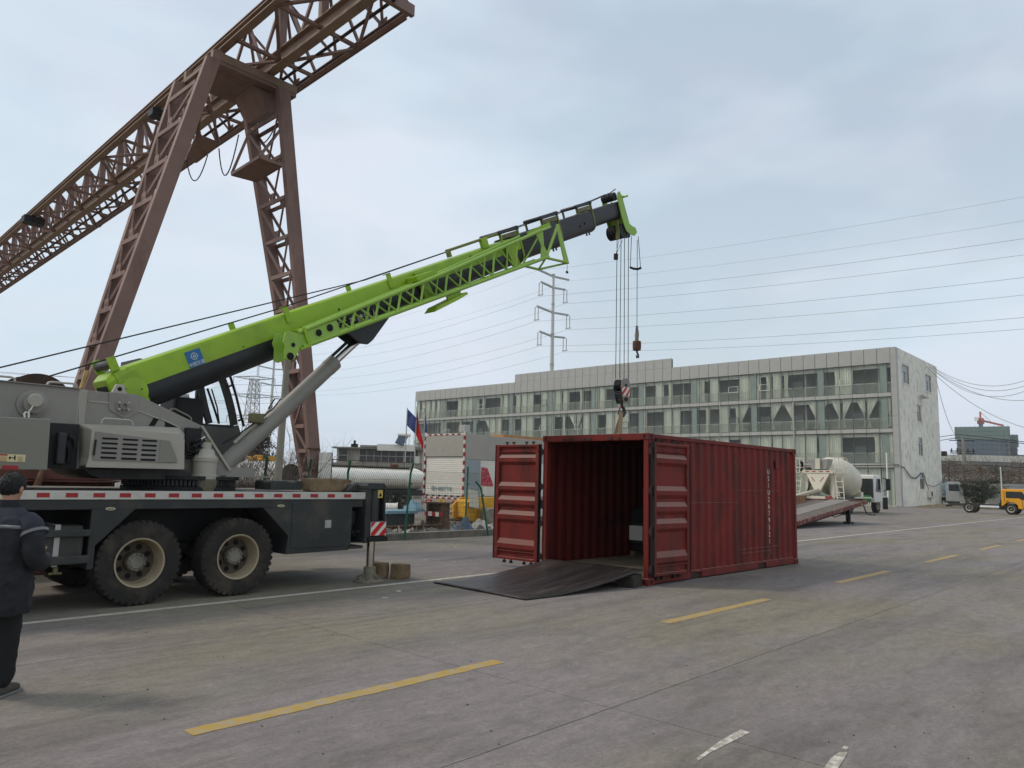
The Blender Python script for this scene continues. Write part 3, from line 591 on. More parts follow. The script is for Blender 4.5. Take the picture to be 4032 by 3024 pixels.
# slewing drive
p = onY(*Z5(1815,900), 10.62); zc = onY(*Z5(1815,1070),10.62).z; zt = onY(*Z5(1815,830),10.62).z
sv = cb(MB().lathe([(.20,zc-.01),(.20,zc+.05),(.165,zc+.055),(.165,zt-.16),(.175,zt-.155),(.175,zt-.10),(.135,zt-.06),(.11,zt+.02),(.075,zt+.03),(.07,zt+.12),(0.001,zt+.13)], (p.x,10.72,0), 'z', 28), 'slewing_drive', m_greyl, smooth=True)
cb(MB().lathe([(.16,1.44),(.20,1.60),(.20,1.65)], (p.x,10.72,0), 'z', 20), 'pinion_guard', pdm, sv)
for k, (a, m_, b_) in enumerate((((1660,780),(1700,740),(1770,715)),((1680,870),(1690,790),(1790,740)),((1640,860),(1760,900),(1720,800)),((1620,890),(1760,885),(1690,820)),((1630,800),(1700,830),(1800,790)),((1615,740),(1640,830),(1740,850)))):
    cb(MB().tube([onY(*Z5(*a),10.8),onY(*Z5(*m_),10.66),onY(*Z5(*b_),10.72)], .016, 8), 'hydraulic_hose', m_black, sv, smooth=True)
cb(MB().tube([onY(*Z5(1750,730),10.7),onY(*Z5(1785,708),10.7)], .02, 8), 'hose_fitting', m_chrome, sv)
cb(MB().cbox(onY(*Z5(1800,760),10.72),(.09,.09,.10)), 'valve', m_brass, sv, bevel=.008)
cb(MB().box((onY(*Z5(1605,760),10.82).x,10.78,1.95),(onY(*Z5(1740,760),10.82).x,10.85,2.35)), 'hydraulic_bay', m_black, fr)
# engine cover with louvres
cvA = poly([Z5(672,592),Z5(1560,628),Z5(1608,680),Z5(1605,982),Z5(640,970),Z5(672,880)], 10.80)
cvB = poly([Z5(822,640),Z5(1555,700),Z5(1592,740),Z5(1588,975),Z5(770,955),Z5(790,900)], 10.34)
n = 6; vv = [(a[0],10.80,a[1]) for a in cvA]+[(b_[0],10.34,b_[1]) for b_ in cvB]+[(a[0],10.857,a[1]) for a in cvA]
cv = cb(MB().add(vv, [tuple(range(n,2*n))[::-1]]+[(i,(i+1)%n,(i+1)%n+n,i+n) for i in range(n)]+[(i,i+2*n,(i+1)%n+2*n,(i+1)%n) for i in range(n)]), 'engine_cover', m_greyl, bevel=.025)
ip = poly([Z5(830,660),Z5(1480,742),Z5(1545,905),Z5(1530,935),Z5(805,908)], 10.335)
cb(MB().prism(ip, 10.325, 10.3385), 'cover_panel', m_grey, cv, bevel=.004)
cb(MB().prism(poly([Z5(1395,735),Z5(1478,745),Z5(1545,930),Z5(1380,930)],10.324), 10.319, 10.3245), 'cover_recess', m_greyc, cv, bevel=.003)
for c_, xx in enumerate(((890,1030),(1070,1205),(1240,1370))):
    for r_ in range(5):
        y = 722+r_*41.5+c_*9; sh = -r_*4
        a = onY(*Z5(xx[0]+sh,y-10),10.323); b_ = onY(*Z5(xx[1]+sh,y+14),10.323)
        x0, x1, z0, z1 = a.x, b_.x, b_.z, a.z; rr = (z1-z0)/2; zc_ = (z0+z1)/2
        pts = [(x0+rr+rr*math.cos(t*PI/6+PI/2), zc_+rr*math.sin(t*PI/6+PI/2)) for t in range(7)]+[(x1-rr+rr*math.cos(t*PI/6-PI/2), zc_+rr*math.sin(t*PI/6-PI/2)) for t in range(7)]
        cb(MB().prism(pts, 10.3215, 10.3245), 'louvre', m_blackm, cv)
p = onY(*Z5(830,800),10.32); cb(MB().bar((p.x-.004,10.315,p.z+.10),(p.x-.012,10.315,p.z-.10),.025,.02), 'cover_handle', m_black, cv)
def rail_(qs, Y, r=.014, nm='grab_rail', par=None, mt=None): return cb(MB().tube([onY(*q,Y) for q in qs], r, 8), nm, mt or m_greyl, par, smooth=True)
rail_([Z5(882,592),Z5(890,560),Z5(915,547),Z5(1125,562),Z5(1152,578),Z5(1158,605)], 10.6, .012, par=cv, mt=m_steel)
rail_([Z5(-120,170),Z5(95,188),Z5(125,200),Z5(130,228)], 10.8, par=rb); rail_([Z5(408,255),Z5(425,235),Z5(450,230),Z5(635,245),Z5(665,258),Z5(668,285)], 10.8, par=rb)
rail_([Z5(1475,485),Z5(1490,465),Z5(1520,463),Z5(1640,525),Z5(1665,545),Z5(1665,565)], 11.86, par=fr)
# gap with tanks behind the counterweight
cb(MB().prism(poly([Z5(440,585),Z5(690,600),Z5(660,985),Z5(410,985)],10.62), 10.60, 10.655), 'pump_bay', m_black, rb)
cb(MB().prism(poly([Z5(490,670),Z5(570,672),Z5(545,950),Z5(465,945)],10.6), 10.5, 10.599), 'oil_filter', m_boom2, rb, bevel=.02)
for qs in ([(600,700),(650,730),(660,800)],[(580,760),(610,820),(600,930)]): cb(MB().tube([onY(*Z5(*q),10.57) for q in qs], .03, 8), 'hose', m_black, rb, smooth=True)
cwp = poly([Z5(-420,515),Z5(443,553),Z5(413,998),Z5(-420,985)], 10.22)
cw = cb(MB().prism(cwp, 10.22, 12.52), 'counterweight', m_greyc, bevel=.012)
p0 = onY(*Z5(-30,855),10.22); p1 = onY(*Z5(216,928),10.22)
stx = cb(MB().box((p0.x,10.214,p1.z),(p1.x,10.2185,p0.z)), 'warning_plate', m_yel and mat('plate_cream', (.66,.58,.34), .5, var=.05), cw)
q0 = onY(*Z5(-30,857),10.21); q1 = onY(*Z5(66,872),10.21); cb(MB().box((q0.x,10.211,q1.z),(q1.x,10.2135,q0.z)), 'plate_header', m_redr, stx)
for a in range(5):
    q0 = onY(*Z5(0,880+a*9),10.21); q1 = onY(*Z5(60,884+a*9),10.21); cb(MB().box((q0.x,10.211,q1.z),(q1.x,10.2135,q0.z)), 'print_line', m_redr, stx)
    q0 = onY(*Z5(155,882+a*9),10.21); q1 = onY(*Z5(200,885+a*9),10.21); cb(MB().box((q0.x,10.211,q1.z),(q1.x,10.2135,q0.z)), 'print_line', m_black, stx)
q0 = onY(*Z5(80,880),10.21); q1 = onY(*Z5(93,902),10.21); cb(MB().box((q0.x,10.211,q1.z),(q1.x,10.2135,q0.z)), 'print_box', m_black, stx)
q0 = onY(*Z5(126,870),10.21); q1 = onY(*Z5(134,910),10.21); cb(MB().box((q0.x,10.211,q1.z),(q1.x,10.2135,q0.z)).box((q0.x-.05,10.211,(q0.z+q1.z)/2-.004),(q1.x,10.2135,(q0.z+q1.z)/2+.004)), 'print_figure', m_black, stx)
p0 = onY(*Z5(18,955),10.22); p1 = onY(*Z5(155,992),10.22); cb(MB().box((p0.x,10.2135,p1.z),(p1.x,10.2185,p0.z)), 'reflector', m_redr, cw)
# winch motor and drum
disc(Z5(283,425), 10.655, [(.178,0),(.178,-.02),(.14,-.03),(.12,-.03),(.12,-.10),(.105,-.11),(0.001,-.11)], m_grey, 'winch_cover', rb)
disc(Z5(300,393), 10.56, [(.085,0),(.085,-.05),(.075,-.06),(0.001,-.06)], m_greyl, 'winch_motor', rb)
pc = onY(*Z5(290,440),11.3); cb(MB().lathe([(.20,-.24),(.42,-.24),(.42,-.22),(.30,-.22),(.30,.22),(.42,.22),(.42,.24),(.2,.24)], (pc.x,11.37,pc.z+.0), 'y', 36), 'winch_drum', m_rustd, smooth=True)
rail_([Z5(285,440),Z5(268,470),Z5(240,500)], 10.5, .008, 'cable', rb, m_wht); rail_([Z5(215,540),Z5(210,510),Z5(225,490),Z5(250,495),Z5(250,540)], 10.5, .012, 'hook_ring', rb, m_wht)
# ---- boom
BE = R(26.3); es = V((math.cos(BE),0,math.sin(BE))); et = V((-math.sin(BE),0,math.cos(BE)))
def bp(s, t, y=11.37): return V((3.9,0,2.85))+es*s+et*t+V((0,y,0))
def loft(pa, sa, pb_, sb, cap=True):
    n = len(pa); vv = [bp(sa,t,y) for y,t in pa]+[bp(sb,t,y) for y,t in pb_]
    ff = [(i,i+n,(i+1)%n+n,(i+1)%n) for i in range(n)]
    if cap: ff += [tuple(range(n)), tuple(range(2*n-1,n-1,-1))]
    return vv, ff
def topsec(hw, tc, tt, r=.06, c=11.37): return [(c-hw,tc),(c-hw,tt-r),(c-hw+r*.3,tt-r*.3),(c-hw+r,tt),(c+hw-r,tt),(c+hw-r*.3,tt-r*.3),(c+hw,tt-r),(c+hw,tc)]
def lowsec(hw, tc, tb, c=11.37): 
    h = tc-tb
    return [(c+hw*math.cos(a), tc-min(h, h*.30)-(h*.70)*math.sin(a)) if 0 < k < 12 else (c+(hw if k == 0 else -hw), tc) for k, a in enumerate([0]+[PI*j/10 for j in range(0,11)]+[PI])]
bm = cb(MB().add(*loft(topsec(.30,-.065,.275), .18, topsec(.285,.02,.315), 9.25)), 'boom_base_section', m_green, smooth=True)
cb(MB().add(*loft(lowsec(.298,-.066,-.43), .26, lowsec(.283,.019,-.29), 9.25)), 'boom_underside', m_dark, bm, smooth=True)
# butt end
bt = cb(MB().add(*loft([(11.06,-.30),(11.06,.15),(11.09,.23),(11.13,.26),(11.61,.26),(11.65,.23),(11.68,.15),(11.68,-.30)], -.02, [(11.06,-.30),(11.06,.20),(11.09,.26),(11.13,.28),(11.61,.28),(11.65,.26),(11.68,.20),(11.68,-.30)], .30)).add(*loft([(11.09,-.2),(11.09,.12),(11.12,.18),(11.62,.18),(11.65,.12),(11.65,-.2)], -.14, [(11.06,-.30),(11.06,.15),(11.13,.26),(11.61,.26),(11.68,.15),(11.68,-.30)], -.021)), 'boom_butt', m_green, bm, bevel=.012)
cb(MB().add(*loft([(11.16,-.08),(11.16,.09),(11.56,.09),(11.56,-.08)], -.146, [(11.16,-.08),(11.16,.09),(11.56,.09),(11.56,-.08)], -.141)), 'butt_opening', m_blackm, bt)
cc = bp(.13,-.10,11.06); cb(MB().lathe([(.20,0),(.20,-.014),(.19,-.02),(0.001,-.02)], cc, 'y', 36), 'pivot_disc', m_green, bm, smooth=True)
for s_, t_ in ((.03,.02),(.24,-.06)): cb(MB().lathe([(.012,-.02),(.012,-.03),(0.001,-.03)], bp(s_,t_-.04,11.06), 'y', 8), 'disc_bolt', m_dark, bm)
cb(MB().tube([bp(.02,.36,11.10),bp(.02,.36,11.64)], .062, 16), 'rope_roller', m_boom2, bm, smooth=True)
for y in (11.08,11.66): cb(MB().add(*loft([(y-.015,.26),(y-.015,.46),(y+.015,.46),(y+.015,.26)], -.04, [(y-.015,.26),(y-.015,.46),(y+.015,.46),(y+.015,.26)], .08)), 'roller_bracket', m_green, bm, bevel=.006)
for s_, y in ((2.89,11.06),(5.23,11.06),(2.2,11.66),(4.7,11.66)):
    cb(MB().add(*loft([(y-.012,.12),(y-.012,.40),(y+.012,.40),(y+.012,.12)], s_-.05, [(y-.012,.12),(y-.012,.40),(y+.012,.40),(y+.012,.12)], s_+.05)).add(*loft([(y-.012,.385),(y-.012,.40),(y+.10,.40),(y+.10,.385)], s_-.05, [(y-.012,.385),(y-.012,.40),(y+.10,.40),(y+.10,.385)], s_+.05)), 'rope_guide', m_green, bm)
cb(MB().lathe([(.02,0),(.02,-.004),(0.001,-.004)], bp(3.92,.06,11.072), 'y', 12), 'grease_hole', m_blackm, bm); cb(MB().lathe([(.012,0),(.012,-.004),(0.001,-.004)], bp(1.95,-.01,11.069), 'y', 10), 'grease_hole', m_blackm, bm); cb(MB().lathe([(.02,0),(.02,-.004),(0.001,-.004)], bp(7.55,.22,11.082), 'y', 12), 'grease_hole', m_blackm, bm)
# company sign: blue square, ring and four-pointed star
lg = cb(MB().add(*loft([(11.062,-.05),(11.062,.195),(11.069,.195),(11.069,-.05)], 1.02, [(11.062,-.05),(11.062,.195),(11.069,.195),(11.069,-.05)], 1.265)), 'logo_sign', m_blue, bm)
def lf(s_, t_): return frame(bp(s_,t_,11.0605), es, et)
text_mesh('中国交建', .064, m_wht, 'logo_lettering', lg, lf(1.1425,-.015))
st_ = MB(); C_ = (1.1425,.10)
def em(pts): 
    n_ = len(pts); return [bp(C_[0]+a,C_[1]+b_,11.0608) for a,b_ in pts]+[bp(C_[0]+a,C_[1]+b_,11.0598) for a,b_ in pts], [tuple(range(2*n_-1,n_-1,-1))]
ring = []
for k in range(24):
    a0, a1 = 2*PI*k/24, 2*PI*(k+1)/24
    st_.add(*em([(.052*math.cos(a0),.052*math.sin(a0)),(.052*math.cos(a1),.052*math.sin(a1)),(.045*math.cos(a1),.045*math.sin(a1)),(.045*math.cos(a0),.045*math.sin(a0))]))
for k in range(4):
    a = PI/2*k; ca, sa = math.cos(a), math.sin(a); rt = lambda x,y: (x*ca-y*sa, x*sa+y*ca)
    st_.add(*em([rt(0.004,.006),rt(.042,0.002),rt(.012,.012)])); st_.add(*em([rt(.012,.012),rt(.003,.040),rt(.004,.006)][::-1])) ; st_.add(*em([rt(.050,.003),rt(.050,-.003),rt(.072,0)]))
cb(st_, 'logo_emblem', m_wht, lg, kind='stuff')
text_mesh('起重臂下 严禁站人', .17, m_wht, 'warning_lettering', bm, frame(bp(4.02,-.235,11.066),es,et)); text_mesh('STANDING UNDER BOOM PROHIBITED', .062, m_wht, 'warning_small_print', bm, frame(bp(4.02,-.355,11.066),es,et))
# telescoped sections with collars
def sect(s0, s1, tb, tt, hw, mt, nm): return cb(MB().add(*loft(topsec(hw,(tb+tt)/2,tt,.05)[:]+lowsec(hw,(tb+tt)/2,tb)[2:-2], s0, topsec(hw,(tb+tt)/2,tt,.05)+lowsec(hw,(tb+tt)/2,tb)[2:-2], s1)), nm, mt, bm, smooth=True)
sect(9.0,10.9,-.255,.355,.262,m_boom2,'boom_section'); sect(10.7,12.45,-.175,.365,.235,m_boom2,'boom_section'); sect(12.2,13.85,-.09,.372,.205,m_boom2,'boom_section')
def collar(s_, tb, tt, hw, mt, rail=True):
    c_ = cb(MB().add(*loft(topsec(hw,(tb+tt)/2,tt,.05)+lowsec(hw,(tb+tt)/2,tb)[2:-2], s_-.05, topsec(hw,(tb+tt)/2,tt,.05)+lowsec(hw,(tb+tt)/2,tb)[2:-2], s_+.0)), 'boom_collar', mt, bm, smooth=True)
    for ds in (-.02,-.64):
        for y in (11.37-hw+.02,11.37+hw-.02): cb(MB().bar(bp(s_+ds,tt-.08 if ds > -.1 else tt-.05,y), bp(s_+ds,tt+.17,y), .05,.03), 'guide_post', mt, c_)
    cb(MB().bar(bp(s_-.66,tt+.05,11.37-hw+.02), bp(s_-.02,tt+.05,11.37-hw+.02), .03,.09), 'guide_plate', m_brass, c_)
    for s2 in (s_-.02, s_-.64): cb(MB().tube([bp(s2,tt+.15,11.37-hw-.01),bp(s2,tt+.15,11.37+hw+.01)], .045, 10), 'guide_roller', m_boom2, c_, smooth=True)
    cb(MB().bar(bp(s_-.68,tt+.145,11.37-hw+.03), bp(s_-.02,tt+.165,11.37-hw+.03), .06,.075), 'roller_cover', m_boom2, c_)
    for s2 in (-.06,-.18): cb(MB().tube([bp(s_+s2,tb+.02,11.37),bp(s_+s2,tb-.055,11.37)], .022, 8), 'pad_screw', m_black, c_)
    return c_
m_olive = mat('collar_olive_green', (.16,.185,.045), .6, var=.2, scale=6, dirt=(.10,.095,.05), damt=.3)
collar(9.30,-.325,.35,.30,m_green); collar(10.92,-.265,.40,.275,m_olive); collar(12.46,-.185,.405,.248,m_olive)
for s_, t_ in ((11.75,.07),(11.98,.10)): cb(MB().lathe([(.035,0),(.035,-.006),(0.001,-.006)], bp(s_,t_,11.135), 'y', 12), 'pin_hole', m_blackm, bm)
# boom head
hp = [(13.72,.38),(13.80,.60),(13.90,.62),(13.96,.49),(14.13,.455),(14.13,.42),(13.97,.40),(13.98,.10),(14.00,-.30),(14.10,-.38),(14.25,-.46),(14.27,-.60),(14.10,-.66),(13.88,-.56),(13.76,-.46),(13.72,-.30),(13.70,0)]
hd = cb(MB().add([bp(s_,t_,11.10) for s_,t_ in hp]+[bp(s_,t_,11.13) for s_,t_ in hp], [tuple(range(len(hp))), tuple(range(2*len(hp)-1,len(hp)-1,-1))]+[(i,i+len(hp),(i+1)%len(hp)+len(hp),(i+1)%len(hp)) for i in range(len(hp))]), 'boom_head', m_greenj, bm, bevel=.008)
cb(MB().add([bp(s_,t_,11.61) for s_,t_ in hp]+[bp(s_,t_,11.64) for s_,t_ in hp], [tuple(range(len(hp))), tuple(range(2*len(hp)-1,len(hp)-1,-1))]+[(i,i+len(hp),(i+1)%len(hp)+len(hp),(i+1)%len(hp)) for i in range(len(hp))]), 'head_plate', m_greenj, hd, bevel=.008)
cb(MB().add(*loft([(11.13,-.30),(11.13,.37),(11.61,.37),(11.61,-.30)], 13.84, [(11.13,-.30),(11.13,.37),(11.61,.37),(11.61,-.30)], 13.93)), 'head_web', m_greenj, hd)
cb(MB().tube([bp(14.05,.44,10.99),bp(14.05,.44,11.75)], .03, 8), 'head_pin', m_greenj, hd)
def sheave(s_, t_, r, y0, y1, nm): 
    c_ = bp(s_,t_,0); k = max(1,int((y1-y0)/.07)); pr = []
    for i in range(k): a = y0+(y1-y0)*i/k; b_ = y0+(y1-y0)*(i+1)/k; pr += [(r,a),(r,a+.008),(r*.86,(a+b_)/2),(r,b_-.008)]
    pr = [(0.001,y0)]+pr+[(r,y1),(0.001,y1)]
    return cb(MB().lathe(pr, (c_.x,0,c_.z), 'y', 28), nm, m_black, hd, smooth=True)
sheave(13.72,.52,.115,11.18,11.56,'head_sheave'); sheave(13.70,-.43,.20,11.15,11.60,'head_sheave'); sheave(14.17,-.58,.10,11.33,11.42,'head_sheave')
cb(MB().tube([bp(13.46,.62,11.2),bp(13.88,.70,11.2)], .014, 6).tube([bp(13.46,.56,11.2),bp(13.46,.66,11.2)], .012, 6), 'rope_keeper', m_black, hd)
cb(MB().bar(bp(13.55,-.1,11.2),bp(13.45,-.5,11.2),.09,.03).cbox(bp(13.42,-.5,11.2),(.06,.08,.2)), 'wedge_socket_bracket', m_olive, hd)
# ropes
HXC = onY(2450,1300,11.37).x; hz = onY(2452,1495,11.37).z
def rope(pts, r=.011, par=None, nm='wire_rope'): return cb(MB().tube(pts, r, 6), nm, m_rope, par, smooth=True)
rope([onY(*Z5(-420,205),11.52), bp(5.0,.40,11.50), bp(9.0,.47,11.50), bp(9.3,.50,11.5), bp(10.9,.545,11.48), bp(12.45,.56,11.46), bp(13.72,.64,11.45), bp(13.82,.60,11.45), bp(14.22,-.50,11.40)], .012)
rope([onY(*Z5(335,207),11.3), bp(2.9,.385,11.22), bp(9.3,.49,11.24), bp(12.45,.55,11.28), bp(13.70,.64,11.3)], .012)
for dx, dy in ((-.2,.065),(-.2,-.065),(.2,.065),(.2,-.065)):
    top = bp(13.70,-.43,0); rope([(HXC+dx*.9,11.37+dy,top.z-.02),(HXC+dx,11.37+dy,hz)], .0105)
# overhoist switch weights
a = bp(13.44,-.62,11.2); b_ = onY(2425,1013,11.2); wt = cb(MB().tube([b_+V((0,0,.09)),b_+V((0,0,-.06))], .06, 10), 'limit_weight', m_black); cb(MB().tube([a,b_+V((0,0,.08))], .006, 5).tube([a+V((.09,-.05,0)),b_+V((.01,0,.08))], .006, 5), 'weight_chain', m_rope, wt)
a = onY(2500,930,11.37); b_ = onY(2502,1055,11.37); wt = cb(MB().tube([b_+V((-.13,.1,.01)),b_+V((-.05,.04,-.025)),b_+V((.05,-.04,-.03)),b_+V((.13,-.1,.015))], .035, 8), 'limit_weight', m_black, smooth=True)
for d in (-1,1): cb(MB().tube([a+V((.08*d,-.06*d,0)),b_+V((.12*d,-.09*d,.02))], .010, 5), 'weight_chain', m_rope, wt)
# ---- lattice jib stowed along the boom
YJ, YK = 10.66, 10.94
def jc(s_): return -.05+(s_-2.75)*(.34/6.83)*(.55+.45*(s_-2.75)/6.83) if s_ > 2.75 else -.05
jb = cb(MB().tube([bp(2.72,-.055,YJ),bp(3.6,jc(3.6),YJ),bp(6.2,jc(6.2),YJ),bp(9.58,.29,YJ)], .037, 10), 'jib_chord', m_greenj, smooth=True)
cb(MB().tube([bp(3.0,-.04,YK),bp(6.2,jc(6.2)+.01,YK),bp(9.1,.30,YK)], .033, 10), 'jib_chord', m_greenj, jb, smooth=True)
cb(MB().tube([bp(2.72,-.30,YJ),bp(9.50,-.325,YJ)], .040, 10), 'jib_chord', m_greenj, jb, smooth=True)
cb(MB().tube([bp(3.4,-.295,YK),bp(9.40,-.32,YK)], .034, 10), 'jib_chord', m_greenj, jb, smooth=True)
L_ = [3.73,4.28,4.83,5.43,6.10,6.82,7.57,8.36]
for i, s_ in enumerate(L_):
    T0 = s_-.20-.02*i; T1 = s_+.20+.012*i
    for y in (YJ,YK):
        cb(MB().tube([bp(T0,jc(T0)-.02,y),bp(s_,-.28,y)], .019, 7), 'jib_diagonal', m_greenj, jb, smooth=True); cb(MB().tube([bp(s_+.03,-.28,y),bp(T1,jc(T1)-.02,y)], .022, 7), 'jib_strut', m_greenj, jb, smooth=True)
    cb(MB().tube([bp(T1,jc(T1),YJ),bp(T1,jc(T1),YK)], .016, 6), 'jib_tie', m_greenj, jb); cb(MB().tube([bp(s_,-.30,YJ),bp(s_,-.30,YK)], .016, 6), 'jib_tie', m_greenj, jb)
def pplate(pts, y0, y1, nm, mt, par, bevel=.005):
    n_ = len(pts); return cb(MB().add([bp(s_,t_,y0) for s_,t_ in pts]+[bp(s_,t_,y1) for s_,t_ in pts], [tuple(range(n_)), tuple(range(2*n_-1,n_-1,-1))]+[(i,i+n_,(i+1)%n_+n_,(i+1)%n_) for i in range(n_)]), nm, mt, par, bevel=bevel)
pplate([(2.62,-.28),(3.50,-.27),(3.50,-.07),(2.62,-.07)], YJ-.01, YJ+.01, 'jib_root_plate', m_greenj, jb)
pplate([(2.30,-.37),(2.36,-.43),(2.47,-.43),(2.60,-.33),(2.66,-.25),(2.66,-.05),(2.56,.02),(2.48,.02),(2.38,-.11),(2.38,-.2)], YJ-.04, YJ-.01, 'jib_hinge_plate', m_greenj, jb); pplate([(2.30,-.37),(2.36,-.43),(2.47,-.43),(2.60,-.33),(2.66,-.25),(2.66,-.05),(2.56,.02),(2.48,.02),(2.38,-.11),(2.38,-.2)], YK, YK+.03, 'jib_hinge_plate', m_greenj, jb)
pplate([(2.64,-.335),(2.86,-.335),(2.86,-.01),(2.80,-.01),(2.80,-.30),(2.64,-.30)], YJ-.05, YK, 'jib_bracket', m_green, jb)
for s_, t_, r_ in ((2.41,-.365,.062),(3.08,-.17,.058),(3.32,-.155,.062),(2.53,-.21,.035)):
    cb(MB().lathe([(r_,-.052 if s_ < 2.6 else -.022),(r_*.8,-.056 if s_ < 2.6 else -.025),(0.001,-.054 if s_ < 2.6 else -.023)], bp(s_,t_,YJ), 'y', 18), 'plate_hole', m_blackm, jb)
# jib end frame
tf = dict(a=(9.48,-.33),b=(10.24,-.62),c=(10.30,.29),d=(9.58,.29),e=(9.39,-.54),f=(8.93,-.33),g=(9.42,.25),h=(9.95,.27))
def jt(p, q, r_=.026, y0=YJ, y1=YJ): cb(MB().tube([bp(*tf[p],y0),bp(*tf[q],y1)], r_, 8), 'jib_end_member', m_greenj, jb, smooth=True)
jt('a','b',.032); jt('f','e',.030,YK,YK-.05); jt('e','b',.024,YK-.05,YJ); jt('a','e',.022,YJ,YK-.05); jt('d','c',.03,YJ,YK); jt('c','a',.034,YJ+.05,YJ); jt('f','h',.02,YK,YK); jt('g','a',.018)
pplate([(10.20,.30),(10.33,.30),(10.32,-.60),(10.14,-.60)], YJ+.03, YJ+.05, 'jib_end_plate', m_greenj, jb); pplate([(9.35,.26),(9.62,.26),(9.52,-.05),(9.62,-.36),(9.25,-.36),(9.42,-.05)], YJ-.012, YJ+.012, 'jib_gusset', m_greenj, jb)
pplate([(9.45,.33),(10.35,.40),(10.35,.31),(9.45,.24)], YK+.02, YK+.05, 'jib_holder', m_green, jb)
cb(MB().tube([bp(10.2,-.62,YJ),bp(10.2,-.62,YJ)-V((0,0,.2))], .006, 5).cbox(bp(10.2,-.62,YJ)-V((0,0,.22)),(.06,.03,.05)), 'tether', m_black, jb)
for s_ in (5.95,8.75): pplate([(s_-.12,.26),(s_+.12,.26),(s_+.22,-.34),(s_-.02,-.34)], 11.0, 11.055, 'jib_mount', m_green, bm)
pplate([(5.70,-.55),(5.85,-.47),(6.70,-.41),(6.72,-.46),(6.40,-.50)], YJ-.02, YK+.02, 'jib_tray', m_green, jb); pplate([(6.20,-.44),(6.60,-.42),(6.60,-.30),(6.20,-.30)], YJ+.05, YJ+.09, 'tray_post', m_green, jb)
pplate([(5.62,.20),(5.62,.10),(6.25,.08),(6.1,.2)], 10.75, 11.06, 'jib_support', m_green, bm)
for y in (11.0,): 
    cb(MB().tube([bp(6.95,.42,11.12),bp(7.0,.47,11.12),bp(9.2,.50,11.12)], .030, 8), 'hose_guide', m_olive, bm, smooth=True); pplate([(6.95,.33),(7.05,.33),(7.05,.5),(6.95,.5)], 11.10, 11.16, 'guide_stop', m_olive, bm); pplate([(8.0,.28),(8.2,.28),(8.2,.5),(8.0,.5)], 11.07, 11.15, 'guide_stop', m_green, bm)
cb(MB().tube([bp(7.25,-.33,11.2),bp(7.4,-.37,11.2),bp(7.75,-.37,11.2),bp(7.78,-.28,11.2)], .012, 6), 'cable_loop', m_black, bm)
# ---- luffing cylinder
c0 = onY(*Z6(215,925),11.37); c1 = onY(1433,1318,11.37); cd = (c1-c0).normalized(); cL = (c1-c0).length
def Q(s_): return c0+cd*s_
lc = cb(MB().tube([Q(-.08),Q(.0),Q(cL*.70),Q(cL*.70+.002),Q(cL*.755),Q(cL*.76)], [.130,.138,.138,.144,.144,.125], 24), 'luffing_cylinder', m_grey, smooth=True)
cb(MB().tube([Q(cL*.755),Q(cL)], .066, 18), 'piston_rod', m_chrome, lc, smooth=True)
cb(MB().tube([Q(cL*.74)+V((-cd.z,0,cd.x))*.115,Q(cL*.985)+V((-cd.z,0,cd.x))*.115], .03, 8), 'guide_tube', m_black, lc, smooth=True)
cb(MB().tube([Q(cL*.62)+V((0,-.0,.24)),Q(cL*.98)+V((-.09,0,.10))], .03, 8) if False else MB().tube([c1+V((0,-.17,0)),c1+V((0,.17,0))], .11, 16), 'rod_eye', m_dark, lc, smooth=True)
pplate([(4.02,-.40),(5.10,-.36),(4.50,-.68),(4.36,-.72),(4.22,-.66)], 11.17, 11.23, 'cylinder_bracket', m_dark, bm); pplate([(4.02,-.40),(5.10,-.36),(4.50,-.68),(4.36,-.72),(4.22,-.66)], 11.51, 11.57, 'cylinder_bracket', m_dark, bm)
sd_ = V((-cd.z,0,cd.x))
cb(MB().tube([Q(.25)+sd_*.175+V((0,-.05,0)),Q(.95)+sd_*.175+V((0,-.05,0))], .028, 8).tube([Q(.95)+sd_*.175+V((0,-.05,0)),Q(1.15)+sd_*.20+V((0,-.05,0))], .014, 6), 'feed_pipe', m_greyl, lc, smooth=True)
cb(MB().cbox(Q(.78)+sd_*.24+V((0,-.08,0)),(.22,.14,.16)), 'valve_block', m_brass, lc, bevel=.02)
cb(MB().tube([Q(1.05)+sd_*.22+V((0,-.08,0)),Q(1.25)+sd_*.27+V((0,-.08,0)),Q(1.33)+sd_*.20+V((0,-.08,0)),Q(1.1)+sd_*.17+V((0,-.1,0)),Q(.8)+sd_*.2+V((0,-.1,0)),Q(.35)+sd_*.24+V((0,-.08,0)),Q(.1)+sd_*.3+V((0,-.06,0))], .012, 6), 'hose', m_black, lc, smooth=True)
# ---- operator cab on the far side
def E4(x,y): return (650+x/4.1475, 1450+y/4.1475)
YC0, YC1 = 11.98, 12.72
cbn = cb(MB().prism(poly([E4(470,905),E4(600,930),E4(1110,975),E4(1200,930),E4(1260,1150),E4(1320,1500),E4(980,1640),E4(470,1500)],YC0), YC0, YC1), 'operator_cab', mat('cab_grey', (.105,.107,.110), .5, var=.12, scale=2))
def strip(qs, w_, y, nm='cab_pillar', d=.06):
    pts = [onY(*E4(*q),y) for q in qs]; mb = MB()
    for i in range(len(pts)-1): mb.bar(pts[i],pts[i+1],d,w_,(0,1,0)) if False else mb.bar(pts[i],pts[i+1],w_,d,(0,1,0))
    return cb(mb, nm, m_chas, cbn)
for y in (YC0+.03, YC1-.03):
    dx = 0
    strip([(880,60),(960,250),(1030,480),(1090,720),(1125,930)], .115, y); strip([(560,200),(600,420),(650,640),(720,900)], .10, y)
    strip([(540,925),(700,945),(1110,970)], .07, y); strip([(300,60),(880,60)], .08, y)
strip([(545,150),(520,500),(498,890)], .05, YC0+.3)
